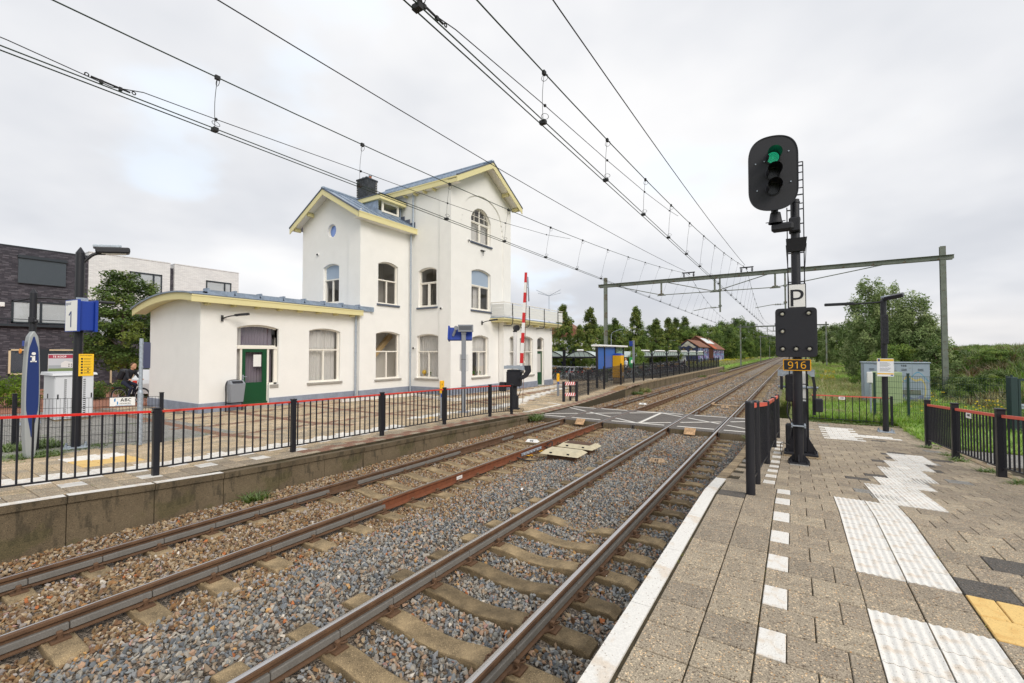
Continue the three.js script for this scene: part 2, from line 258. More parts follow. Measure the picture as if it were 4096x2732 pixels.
  lists.forEach((l, k) => instanced('stones', shapes[k], M.stone, l, g));
}

{ // the tracks: rails with dampers, concrete sleepers with clips
  const prof = (s) => { const a = [[0.036, -0.006], [0.036, -0.034], [0.03, -0.042], [0.0085, -0.056], [0.0085, -0.138], [0.03, -0.152], [0.075, -0.162], [0.075, -0.173]]; const p = [[0.0, 0], [0.026, -0.001], ...a, ...a.slice().reverse().map(([x, y]) => [-x, y]), [-0.026, -0.001]]; return shapeOf(p.map(([x, y]) => [x * s, y])); };
  const railG = (x, z0, z1) => new THREE.ExtrudeGeometry(prof(1), { depth: z0 - z1, bevelEnabled: false }).translate(x, 0, z1);
  // sleepers: concave in the middle
  const sl = new THREE.Shape(); sl.moveTo(-1.29, -0.4); sl.lineTo(-1.29, -0.215); sl.lineTo(-1.22, -0.178); sl.lineTo(-0.56, -0.176); sl.bezierCurveTo(-0.36, -0.178, -0.3, -0.228, 0, -0.232); sl.bezierCurveTo(0.3, -0.228, 0.36, -0.178, 0.56, -0.176); sl.lineTo(1.22, -0.178); sl.lineTo(1.29, -0.215); sl.lineTo(1.29, -0.4); sl.closePath();
  const slG = [0, 1, 2].map((k) => soup(extr(sl, 0.2, 0.016, 6).translate(k * 0.37, 0, -0.1)).translate(-k * 0.37, 0, 0));
  const slFar = soup(box(-1.29, 1.29, -0.4, -0.18, -0.12, 0.12));
  mat('sleeper', { map: rep(T.conc, 0.8), color: tint('#8a7c66', 0.215), roughness: 0.96, bumpMap: rep(T.med, 0.1), bumpScale: 0.004 });
  mat('sleeper_dark', { map: rep(T.conc, 0.6), color: tint('#716552', 0.215), roughness: 0.96, bumpMap: rep(T.med, 0.1), bumpScale: 0.005 });
  mat('sleeper_tan', { map: rep(T.conc, 0.7), color: tint('#8f8069', 0.215), roughness: 0.96, bumpMap: rep(T.med, 0.1), bumpScale: 0.004 });
  const clip = soup([tube([V(0.02, 0, -0.1), V(0.075, 0.03, -0.085), V(0.1, 0.045, -0.05), V(0.06, 0.035, -0.02), V(0.03, 0.03, 0), V(0.06, 0.035, 0.02), V(0.1, 0.045, 0.05), V(0.075, 0.03, 0.085), V(0.02, 0, 0.1)], 0.0095, 16, 5), cbox(0.03, 0.075, 0, 0.07, -0.022, 0.022, 0.006), cyl(0.03, 0.03, 0.012, 8).translate(0.052, 0.035, 0), box(-0.01, 0.12, -0.012, 0.006, -0.07, 0.07)]);
  mat('rustred', { map: rep(T.rust, 0.6), color: lin(1.55, 0.95, 0.75), roughness: 0.85 });
  const damp = soup(cbox(0, 0.042, -0.145, -0.076, -0.319, 0.319, 0.007));
  const names = [[LT, 'railway track beside the station platform, its rails brown and its bed full of tan stones'], [RT, 'railway track nearest the platform edge with white band, bright running rails and arched sleepers']];
  names.forEach(([cx, label], ti) => {
    const t = thing('railway_track', label, 'track', [cx, 0, 0]);
    [-HG, HG].forEach((ox, ri) => {
      const rail = part('rail', railG(ox, 6, -420), M.rust, t);
      const w = ti ? 0.024 : 0.012, off = ti ? 0 : (ri ? -0.012 : 0.012);
      part('running_surface', new THREE.ExtrudeGeometry(shapeOf([[-w, 0], [0, 0.0022], [w, 0], [0, -0.001]]), { depth: 426, bevelEnabled: false }).translate(ox + off, 0.0004, -420), M.polished, rail);
      for (let z = 1.2; z > -62; z -= 0.645) {
        if ((z < -14.4 && z > -19.6) || rnd() < (z < -20 ? 0.12 : 0.02)) continue;
        if (ti === 0 && ri === 1 && z < -5 && z > -27) continue;
        if (ti === 0 && ri === 0 && ((z < -5.1 && z > -5.8) || (z < -9.2 && z > -11))) continue;
        for (const s of [-1, 1]) { const d = mesh('rail_damper', damp, M.damper, rail); d.position.set(ox + s * 0.0095, 0, z - 0.3225); if (s < 0) d.rotation.y = Math.PI; }
      }
      if (ti === 0 && ri === 1) { const r = mesh('weathered_length', soup(railG(0, 0, 0.002)), M.rustred, rail); r.geometry = soup(new THREE.ExtrudeGeometry(shapeOf([[0.0362, -0.012], [0.0362, -0.034], [0.0302, -0.0422], [0.0088, -0.056], [0.0088, -0.138], [0.0302, -0.1516], [0.0755, -0.1616], [0.0755, -0.17], [0.07, -0.17], [0.0, -0.15], [0.0, -0.03]]), { depth: 9.4, bevelEnabled: false })); r.position.set(ox, 0, -14.6); r.userData.label = 'orange-rusted length of rail without dampers'; }
    });
    const far = [];
    for (const z of sleeperZ) {
      if (z < -62) { far.push(slFar.clone().translate(0, 0, z)); continue; }
      const m = ti === 0 ? (rnd() < 0.6 ? M.sleeper_tan : M.sleeper) : (rnd() < 0.3 ? M.sleeper_dark : M.sleeper);
      const s = mesh('sleeper', z < -40 ? slFar : slG[Math.floor(rnd() * 3)], m, t); s.position.set(rr(-0.01, 0.01), rr(-0.004, 0.003), z);
      if (z > -40) for (const ox of [-HG, HG]) for (const q of [-1, 1]) { const c = mesh('rail_clip', clip, M.rust, s); c.position.set(ox + q * 0.062, -0.168, 0); if (q < 0) c.rotation.y = Math.PI; }
    }
    const f = mesh('far_sleepers', mergeGeometries(far), M.sleeper, t); f.userData.kind = 'stuff';
  });
}
// ================================================================ platforms, forecourt, level crossing
function hexa(b, t) {                                            // four bottom corners and four top corners, in ring order
  const q = [...b, ...t].map(([x, y, z]) => V(x, y, z)), pos = [], c = q.reduce((s, v) => s.add(v), V()).divideScalar(8);
  const tri = (i, j, k) => { const n = V().subVectors(q[j], q[i]).cross(V().subVectors(q[k], q[i])); const o = V().addVectors(q[i], q[j]).add(q[k]).divideScalar(3).sub(c); for (const a of n.dot(o) >= 0 ? [i, j, k] : [i, k, j]) pos.push(q[a].x, q[a].y, q[a].z); };
  const quad = (i, j, k, l) => { tri(i, j, k); tri(i, k, l); };
  quad(0, 1, 2, 3); quad(4, 5, 6, 7); for (let i = 0; i < 4; i++) quad(i, (i + 1) % 4, 4 + ((i + 1) % 4), 4 + i);
  const g = new THREE.BufferGeometry(); g.setAttribute('position', new THREE.Float32BufferAttribute(pos, 3)); g.computeVertexNormals(); g.setAttribute('uv', new THREE.Float32BufferAttribute(new Float32Array(pos.length / 3 * 2), 2)); return g;
}
const ramp = (x0, x1, z0, z1, yb, fy, dy = 0) => hexa([[x0, yb, z0], [x1, yb, z0], [x1, yb, z1], [x0, yb, z1]], [[x0, fy(x0, z0) + dy, z0], [x1, fy(x1, z0) + dy, z0], [x1, fy(x1, z1) + dy, z1], [x0, fy(x0, z1) + dy, z1]]);
// pebble-dashed concrete tiles
T.tile = tex(512, (u, v) => { const n = tfbm(u, v, 7, 4, 101), f = speck(u, v, 170, 102), p = speck(u, v, 96, 103), d = speck(u, v, 120, 104); let g = 0.52 + 0.1 * (n - 0.5) + 0.24 * (f - 0.5); let c = [g * 1.02, g, g * 0.95]; if (p > 0.965) c = mixc(c, [0.86, 0.8, 0.7], 0.7); else if (p < 0.03) c = mixc(c, [0.24, 0.21, 0.18], 0.7); if (d > 0.985) c = mixc(c, [0.74, 0.55, 0.34], 0.6); return c; });
T.whitetile = tex(512, (u, v) => { const n = step(0.52, 0.8, tfbm(u, v, 9, 5, 111)), f = speck(u, v, 150, 112), d = speck(u, v, 190, 113); let c = mixc(c255(236, 234, 228), c255(214, 192, 166), n * 0.5); const g = 0.97 + 0.06 * (f - 0.5); c = c.map((q) => q * g); if (d > 0.985) c = mixc(c, [0.5, 0.42, 0.36], 0.5); return c; });
const tileM = (name, hex) => mat(name, { map: rep(T.tile, 0.83), color: tint(hex, 0.235), roughness: 0.93, bumpMap: rep(T.fine, 0.2), bumpScale: 0.003 });
const TB = [tileM('tile_a', '#968d82'), tileM('tile_b', '#9c9387'), tileM('tile_c', '#8f877d'), tileM('tile_d', '#a1988b')];
tileM('tile_dark', '#595757'); tileM('tile_blue', '#8b8d90'); tileM('tile_red', '#866a5e'); tileM('tile_beige', '#bdaf9c'); tileM('tile_pale', '#b3a590');
mat('tile_white', { map: rep(T.whitetile, 0.9), roughness: 0.9, bumpMap: rep(T.fine, 0.2), bumpScale: 0.003 });
mat('tile_yellow', { map: rep(T.whitetile, 0.9), color: srgb('#ffda90'), roughness: 0.85 });
mat('paint_white', { map: rep(T.whitetile, 1.3), roughness: 0.75, bumpMap: rep(T.fine, 0.15), bumpScale: 0.002 });
mat('bedding', { color: srgb('#57503f'), map: rep(T.conc, 0.3), roughness: 1 }); M.bedding.color.multiplyScalar(2.4);
mat('asphalt', { map: rep(T.tile, 1.3), color: tint('#6f6c69', 0.235), roughness: 0.95 });
const tileG = [0, 1, 2, 3].map((k) => soup(cbox(-0.1475, 0.1475, -0.05, 0, -0.1462, 0.1462, 0.005).translate(k * 0.31, 0, k * 0.57)).translate(-k * 0.31, 0, -k * 0.57));
const halfG = [0, 1].map((k) => soup(cbox(-0.0725, 0.0725, -0.05, 0, -0.1462, 0.1462, 0.005).translate(k * 0.41, 0, k * 0.23)).translate(-k * 0.41, 0, -k * 0.23));
const ribG = (() => { const s = new THREE.Shape(); s.moveTo(-0.1475, -0.05); s.lineTo(0.1475, -0.05); const n = 36; for (let i = 0; i <= n; i++) { const x = 0.1475 - 0.295 * i / n; s.lineTo(x, 0.0035 * Math.cos(i / n * Math.PI * 2 * 6) + 0.001); } s.closePath(); return soup(new THREE.ExtrudeGeometry(s, { depth: 0.296, bevelEnabled: false }).translate(0, 0, -0.148)); })();
const pick = (a) => a[Math.floor(rnd() * a.length)];
function layTiles(parent, list, most, cam = [0, -0.6]) {         // list: {g, m, x, z, y, s}: the nearest as single tiles, the others as one mass
  const score = (t) => Math.hypot(t.x - cam[0], t.z - cam[1]); list.sort((a, b) => score(a) - score(b));
  const rest = new Map();
  list.forEach((t, i) => {
    if (i < most) { const o = mesh('tile', t.g, t.m, parent); o.position.set(t.x, t.y, t.z); o.rotation.x = t.s; o.rotation.z = rr(-0.004, 0.004); o.rotation.y = rr(-0.006, 0.006); if (t.flip) o.rotation.y += Math.PI; return; }
    const k = t.g.uuid + t.m.uuid; if (!rest.has(k)) rest.set(k, { g: t.g, m: t.m, l: [] }); const b = rr(0.9, 1.08);
    rest.get(k).l.push([t.x, t.y + rr(-0.001, 0.002), t.z, t.s, rr(-0.006, 0.006) + (t.turn || 0), rr(-0.004, 0.004), 1, 1, 1, b, b, b]);
  });
  for (const r of rest.values()) instanced('more_tiles', r.g, r.m, r.l, parent);
}

// ---- the platform the camera stands on
{
  const P = struct('near_platform'); const sl = (z) => Math.atan((rightY(z - 0.15) - rightY(z + 0.15)) / 0.3);
  const zs = [2, -6, -7, -9.4, -11.8, -13.7, -16, -18, -19.2]; for (let i = 1; i < zs.length; i++) part('bedding', ramp(-0.93, 3.0, zs[i - 1], zs[i], -0.7, (x, z) => rightY(z), -0.012), M.bedding, P);
  const L = [];
  const add = (g, m, x, z) => L.push({ g, m, x, z, y: rightY(z), s: sl(z) });
  const brown = () => pick(TB);
  const inset = (x, z) => { // tactile strip: [left edge, right edge]
    if (z > -3.82) return [0.39, 1.0]; if (z > -4.44) return null; if (z > -6.7) return [0.39, 1.0];
    if (z > -8.37) return [0.84, 1.44]; if (z > -12.6) { const k = Math.floor((-z - 8.37) / 1.02); return [1.05 + k * 0.2, 1.65 + k * 0.2]; } return null;
  };
  for (let i = -1; i < 62; i++) {
    const z = -0.82 - 0.302 * i - 0.151, odd = ((i % 2) + 2) % 2, x1 = z < -14.6 ? 2.75 : 3.0 + 0.0, tac = inset(0, z);
    if (z > -6.75) {
      add(pick(tileG), i === 17 ? M.tile_dark : brown(), -0.67, z); add(pick(tileG), brown(), -0.3665, z);
      if (odd) { add(pick(halfG), M.tile_white, -0.136, z); for (const x of [0.09]) add(pick(tileG), brown(), x, z); add(pick(halfG), rnd() < 0.3 ? M.tile_dark : rnd() < 0.25 ? M.tile_blue : brown(), 0.315, z); }
      else for (const x of [-0.062, 0.24]) add(pick(tileG), brown(), x, z);
      for (const x of [0.54, 0.845]) add(tac ? ribG : pick(tileG), tac ? M.tile_white : brown(), x, z);
      for (let x = 1.155 - (odd ? 0.15 : 0); x < x1; x += 0.302) { const e = x < 1.1; add(e ? pick(halfG) : pick(tileG), (i === 10 || i === 11) && x < 2.2 ? M.tile_yellow : rnd() < 0.05 ? M.tile_dark : brown(), e ? x + 0.075 : x, z); }
    } else {
      for (let x = -0.7 + (odd ? 0.15 : 0); x < x1 + (z < -9 ? 0.2 : 0); x += 0.302) {
        const far = z < -14.7 && z > -18 && x > 0.75 && x < 1.45, ins = tac && x > tac[0] + 0.14 && x < tac[1] - 0.14;
        if (Math.abs(x + 0.25) < 0.15 && odd && z > -13) { add(pick(halfG), M.tile_white, x - 0.076, z); add(pick(halfG), brown(), x + 0.076, z); continue; }
        if (ins) continue;
        const bar = z < -15.6 && z > -16.6 && x > 1.45 && x < 2.4 && Math.floor(i / 2) % 2;
        const ed = tac && (Math.abs(x - tac[0]) < 0.3 || Math.abs(x - tac[1] - 0.1) < 0.25);
        add(far ? ribG : pick(tileG), far || bar ? M.tile_white : ed && rnd() < 0.22 ? (rnd() < 0.6 ? M.tile_dark : M.tile_blue) : rnd() < 0.02 ? M.tile_dark : rnd() < 0.015 ? M.tile_blue : brown(), x, z);
      }
      if (tac) for (const x of [tac[0] + 0.15, tac[0] + 0.452]) add(ribG, M.tile_white, x, z), L[L.length - 1].y += 0.003;
    }
  }
  layTiles(P, L, 295);
  // edge units
  for (let z = 1.9, i = 0; z > -14; z -= 0.995, i++) {
    const w = z > -6.3, e = z < -10 ? 0.12 * (z + 10) * -0.1 : 0;
    part('edge_block', ramp(-0.975, -0.842, z, z - 0.99, -0.6, (x, q) => rightY(q), w ? 0.004 : 0.012), w ? M.paint_white : M.concrete, P);
    part('wall_panel', ramp(-0.94, -0.842, z, z - 0.992, -0.7, (x, q) => Math.max(0.02, rightY(q) - 0.2)), M.wallconc, P).position.x = -0.001;
  }
  structMesh('side_grass', sheet(3.1, 70, -15.2, -18.96, 20, 6, (x, z) => 0.02 + 0.05 * fbm3(x, 1, z, 2) - 0.02 * step(-18, -19, z)), M.turf, true); structMesh('roadside_land', sheet(8.9, 70, 6, -15.25, 8, 6, () => 0.25), M.turf, true);
  // grey paved path behind the railing
  const Q = struct('side_path'), G = []; part('bedding', ramp(3.06, 9, -6, -15.3, -0.6, (x, z) => rightY(z) * 0.75 - 0.02, -0.012), M.bedding, Q);
  for (let i = 0; i < 30; i++) for (let x = 3.25 + (i % 2) * 0.15; x < 8.6; x += 0.302) { const z = -6.2 - i * 0.302; G.push({ g: pick(tileG), m: M.tile_blue, x, z, y: rightY(z) * 0.75 - 0.02 + 0.001, s: sl(z) * 0.75 }); }
  layTiles(Q, G, 0);
  const kerb = struct('path_kerb'); for (let z = -6; z > -15; z -= 1) part('kerb_stone', ramp(3.0, 3.1, z, z - 0.99, -0.5, (x, q) => rightY(q), 0.01), M.concrete, kerb);
}

// ---- platform and forecourt of the station
{
  const P = struct('station_platform');
  const zs = [2, -1.3, -3.2, -5.6, -8, -10.5, -13, -14.8, -15.7, -19.3, -20.3, -23, -26.3, -28.5, -74]; 
  const xs = [-8.6, -10.6, -11.6, -12.6, -13.6];
  for (let i = 1; i < zs.length; i++) for (let j = 1; j < xs.length; j++) part('bedding', ramp(xs[j], xs[j - 1] - (zs[i] < -28 && j === 1 ? 0.3 : 0), zs[i - 1], zs[i], -0.7, leftY, -0.012), M.bedding, P);
  for (const [z0, z1] of [[8, 1], [1, -3], [-3, -8], [-8, -19], [-19, -28], [-28, -75]]) part('paved_yard', ramp(-60, -13.6, z0, z1, -0.7, (x, z) => pw(yardY, z), -0.012), M.asphalt, P);
  const L = [], white = [[-10.1, -9.8, 0.5, -9.6], [-11.05, -10.75, -10.8, -14.6], [-11.45, -11.1, -14.6, -18.7]];
  const soft = [M.tile_beige, M.tile_pale, M.tile_pale, TB[3]];
  for (let i = 0; i < 124; i++) for (let j = 0; j < 50; j++) {
    const z = 0.7 - 0.302 * i - 0.151, x = -8.63 - 0.302 * j - 0.151 - (i % 2 ? 0.151 : 0);
    if (i % 2 && j === 0 && !(z < -30)) L.push({ g: pick(halfG), m: pick(TB), x: -8.706, z, y: leftY(-8.7, z), s: Math.atan((leftY(x, z - 0.15) - leftY(x, z + 0.15)) / 0.3) });
    if (x < -22.8 && z < -7.6 && z > -16) continue; if (x < -18.95 && z < -8 && z > -30) continue; if (x < -15.6 && z < -18.5 && z > -30) continue; if (x < -13.5 && z > -0.4) continue; if (z < -30 && x > -9) continue;
    let m = x > -9.2 ? pick(TB) : pick(soft), g = pick(tileG);
    const w = white.some(([a, b, c, d]) => x > a - 0.12 && x < b + 0.12 && z < c && z > d);
    const broad = z < -18.6 && z > -27 && Math.abs(x - (-11.5 + (z + 18.6) * 0.16)) < 0.3;
    if (w || broad) { m = M.tile_white; g = z > -9 ? ribG : g; }
    else if (x < -11.3 && z < -5.5 && (((Math.round(i + j * 0.0) % 9) === 4) || (j % 8 === 5))) m = M.tile_red;
    else if (z < -2.75 && z > -3.4 && x < -10.6 && x > -11.4) m = M.tile_yellow;
    else if (z < -2.75 && z > -3.4 && x < -11.4 && x > -12.2) { m = M.tile_white; g = ribG; }
    else if (z < -11 && z > -11.6 && x < -10.3 && x > -10.95) m = M.tile_yellow;
    else if (x < -13.2 && z > -6.5) m = M.tile_blue;
    else if (x > -9.3 && x < -9.0 && i % 3 === 0 && z > -6.2) m = M.tile_white;
    else if (x > -8.95 && z < -5.5) m = M.tile_red;
    const s = Math.atan((leftY(x, z - 0.15) - leftY(x, z + 0.15)) / 0.3); L.push({ g, m, x, z, y: leftY(x, z), s });
  }
  layTiles(P, L, 295, [-4, -1]);
  // retaining wall of L-shaped concrete panels
  const edge = (x, z) => pw([[2, 0.66], [-1.3, 0.552], [-3.2, 0.41], [-4.4, 0.35], [-6.8, 0.285], [-9.4, 0.23], [-14.8, 0.08]], z);
  for (let z = 1.05; z > -14.5; z -= 1.0) {
    const z1 = z - 0.99, w = z > -3.1, d = rr(-0.012, 0.012);
    part('wall_panel', ramp(-8.62, -8.5 + d, z, z1, -0.7, edge, -0.1), M.wallconc, P);
    const cp = part('wall_coping', ramp(-8.62, -8.46 + d, z, z1, 0, edge, 0.004), M.wallconc, P); cp.geometry = soup(hexa([[-8.62, edge(0, z) - 0.1, z], [-8.47 + d, edge(0, z) - 0.1, z], [-8.47 + d, edge(0, z1) - 0.1, z1], [-8.62, edge(0, z1) - 0.1, z1]], [[-8.62, edge(0, z), z], [-8.455 + d, edge(0, z), z], [-8.455 + d, edge(0, z1), z1], [-8.62, edge(0, z1), z1]]));
    if (w) part('edge_paint', hexa([[-8.62, edge(0, z) + 0.0005, z - 0.01], [-8.46 + d, edge(0, z) + 0.0005, z - 0.01], [-8.46 + d, edge(0, z1) + 0.0005, z1 + 0.01], [-8.62, edge(0, z1) + 0.0005, z1 + 0.01]], [[-8.62, edge(0, z) + 0.004, z - 0.01], [-8.457 + d, edge(0, z) + 0.004, z - 0.01], [-8.457 + d, edge(0, z1) + 0.004, z1 + 0.01], [-8.62, edge(0, z1) + 0.004, z1 + 0.01]]), M.paint_white, P);
  }
  // far end of the platform, beyond the crossing
  const farE = (x, z) => pw([[-19.5, 0.02], [-22, 0.1], [-26.8, 0.33], [-27, 0.41], [-80, 0.42]], z);
  mat('ramp_brick', { map: rep(T.tile, 0.5), color: tint('#8d7455', 0.235), roughness: 0.95 });
  for (let z = -20.2; z > -27; z -= 0.97) part('wall_panel', ramp(-9.3, -8.72, z, Math.max(-27, z - 0.965), -0.6, farE), z > -27 ? M.ramp_brick : M.wallconc, P), part('wall_coping', ramp(-8.8, -8.68, z, Math.max(-27, z - 0.965), -0.6, farE, -0.03), M.wallconc, P);
  for (let z = -27; z > -72; z -= 1.5) { part('wall_panel', ramp(-9.2, -8.86 + rr(-0.01, 0.01), z, z - 1.49, -0.6, farE, -0.02), M.wallconc, P); part('wall_coping', ramp(-9.2, -8.84, z, z - 1.492, 0.34, farE, 0.01), M.concrete, P); }
  // pale kerb round the house
  const kerb = tag(struct('forecourt_kerb'), undefined); kerb.userData = { kind: 'structure' };
  const run = [[-17.7, -13.2], [-17.1, -17.2], [-13.6, -16.3], [-13.2, -21.3], [-13.9, -29]];
  for (let i = 1; i < run.length; i++) { const [ax, az] = run[i - 1], [bx, bz] = run[i], n = Math.round(Math.hypot(bx - ax, bz - az) / 0.9); for (let k = 0; k < n; k++) { const p = V(lerp(ax, bx, k / n), leftY(ax, az) + 0.02, lerp(az, bz, k / n)), q = V(lerp(ax, bx, (k + 0.985) / n), leftY(bx, bz) + 0.02, lerp(az, bz, (k + 0.985) / n)); part('kerb_stone', bar(p, q, 0.16, 0.2), M.tile_white, kerb); } }
}

// ---- the crossing
{
  const C = struct('level_crossing_deck');
  T.deck = tex(512, (u, v) => { const gx = (u * 12) % 1, gz = (v * 12) % 1, l = (gz < 0.05) || (((u * 12 + (Math.floor(v * 12) % 2) * 0.5) % 1) < 0.05); const n = tfbm(u, v, 8, 4, 121), f = speck(u, v, 220, 122); const c = mixc(c255(82, 77, 73), c255(102, 96, 90), n).map((q) => q * (0.9 + 0.2 * f)); return l ? mixc(c, c255(176, 168, 156), 0.55) : c; });
  T.deckb = tex(256, (u, v) => { const gz = (v * 12) % 1, l = (gz < 0.07) || (((u * 12 + (Math.floor(v * 12) % 2) * 0.5) % 1) < 0.07); return l ? 0.2 : 0.8; }, false);
  mat('deck', { map: rep(T.deck, 1.8), roughness: 0.75, bumpMap: rep(T.deckb, 1.8), bumpScale: 0.006 });
  mat('deckside', { map: rep(T.wallconc, 1.1), roughness: 0.95 }); mat('deck_edge', { color: tint('#8a8580', 0.29), map: rep(T.galv, 0.5), roughness: 0.5, metalness: 0.3 });
  const cols = [[-9.15, RAILS[0] - 0.06], [RAILS[0] + 0.075, RAILS[1] - 0.075], [RAILS[1] + 0.06, -4.76], [-4.72, RAILS[2] - 0.06], [RAILS[2] + 0.075, RAILS[3] - 0.075], [RAILS[3] + 0.06, -0.5]];
  const zz = [-15.25, -16.6, -17.9, -19.15];
  for (const [a, b] of cols) { for (let i = 1; i < zz.length; i++) { const p = part('panel', cbox(a, b, -0.2, -0.006, zz[i - 1] - 0.006, zz[i] + 0.006, 0.012), M.deck, C); part('steel_edge', [box(a + 0.001, a + 0.022, -0.05, -0.002, zz[i - 1] - 0.02, zz[i] + 0.02), box(b - 0.022, b - 0.001, -0.05, -0.002, zz[i - 1] - 0.02, zz[i] + 0.02)], M.deck_edge, p); } part('end_beam', hexa([[a, -0.3, -15.2], [b, -0.3, -15.2], [b, -0.3, -15.262], [a, -0.3, -15.262]], [[a + 0.07, -0.03, -15.225], [b - 0.07, -0.03, -15.225], [b - 0.07, -0.03, -15.262], [a + 0.07, -0.03, -15.262]]), M.deckside, C); }
  const line = (name, x0, z0, x1, z1, w = 0.11) => { // white paint, broken where the rails pass
    const n = 60, runs = []; let cur = null; for (let i = 0; i <= n; i++) { const x = lerp(x0, x1, i / n), ok = !RAILS.some((r) => Math.abs(x - r) < 0.11) && Math.abs(x + 4.74) > 0.03 || Math.abs(x1 - x0) < 0.1; if (ok) { cur = cur || [i, i]; cur[1] = i; } else if (cur) { runs.push(cur); cur = null; } } if (cur) runs.push(cur);
    const gs = runs.filter(([a, b]) => b > a).map(([a, b]) => { const y = (x) => (x < -9.1 ? leftY(x, -17) + 0.006 : 0); const p = V(lerp(x0, x1, a / n), -0.001, lerp(z0, z1, a / n)), q = V(lerp(x0, x1, b / n), -0.001, lerp(z0, z1, b / n)); return bar(p, q, w, 0.006); });
    if (gs.length) part(name, gs, M.paint_white, C);
  };
  line('painted_line', -9.1, -15.72, -0.5, -15.74); line('painted_line', -9.1, -18.86, -0.5, -18.86); line('painted_line', -4.66, -15.8, -4.66, -18.8);
  line('painted_line', -9.05, -18.8, -4.85, -15.8, 0.09); line('painted_line', -9.05, -15.8, -4.85, -18.8, 0.09); line('painted_line', -4.6, -18.8, -0.55, -15.8, 0.09); line('painted_line', -4.6, -15.8, -0.55, -18.8, 0.09);
  const pl = (n, a, b) => part('painted_line', bar(V(a[0], leftY(a[0], a[1]) + 0.006, a[1]), V(b[0], leftY(b[0], b[1]) + 0.006, b[1]), n, 0.012), M.paint_white, C);
  pl(0.12, [-9.3, -15.75], [-9.3, -18.9]); pl(0.12, [-9.24, -15.8], [-10.1, -15.9]); pl(0.12, [-9.24, -18.9], [-10.1, -19.2]);
  mat('tanplate', { color: tint('#b79a7e', 0.21), map: rep(T.conc, 0.4), roughness: 0.85 });
  for (const [x, z, l] of [[LT, -15.13, 'tan deflector plate between the brown rails at the crossing edge'], [RT, -15.13, 'tan deflector plate between the bright rails at the crossing edge']]) { const t = thing('deflector_plate', l, 'plate', [x, -0.04, z], 0, 'deflector plates at the crossing'); part('plate', cbox(-0.17, 0.17, -0.014, 0.014, -0.14, 0.14, 0.008).rotateX(0.7), M.tanplate, t); part('bracket', box(-0.05, 0.05, -0.16, -0.03, -0.03, 0.03), M.rust, t); }
}
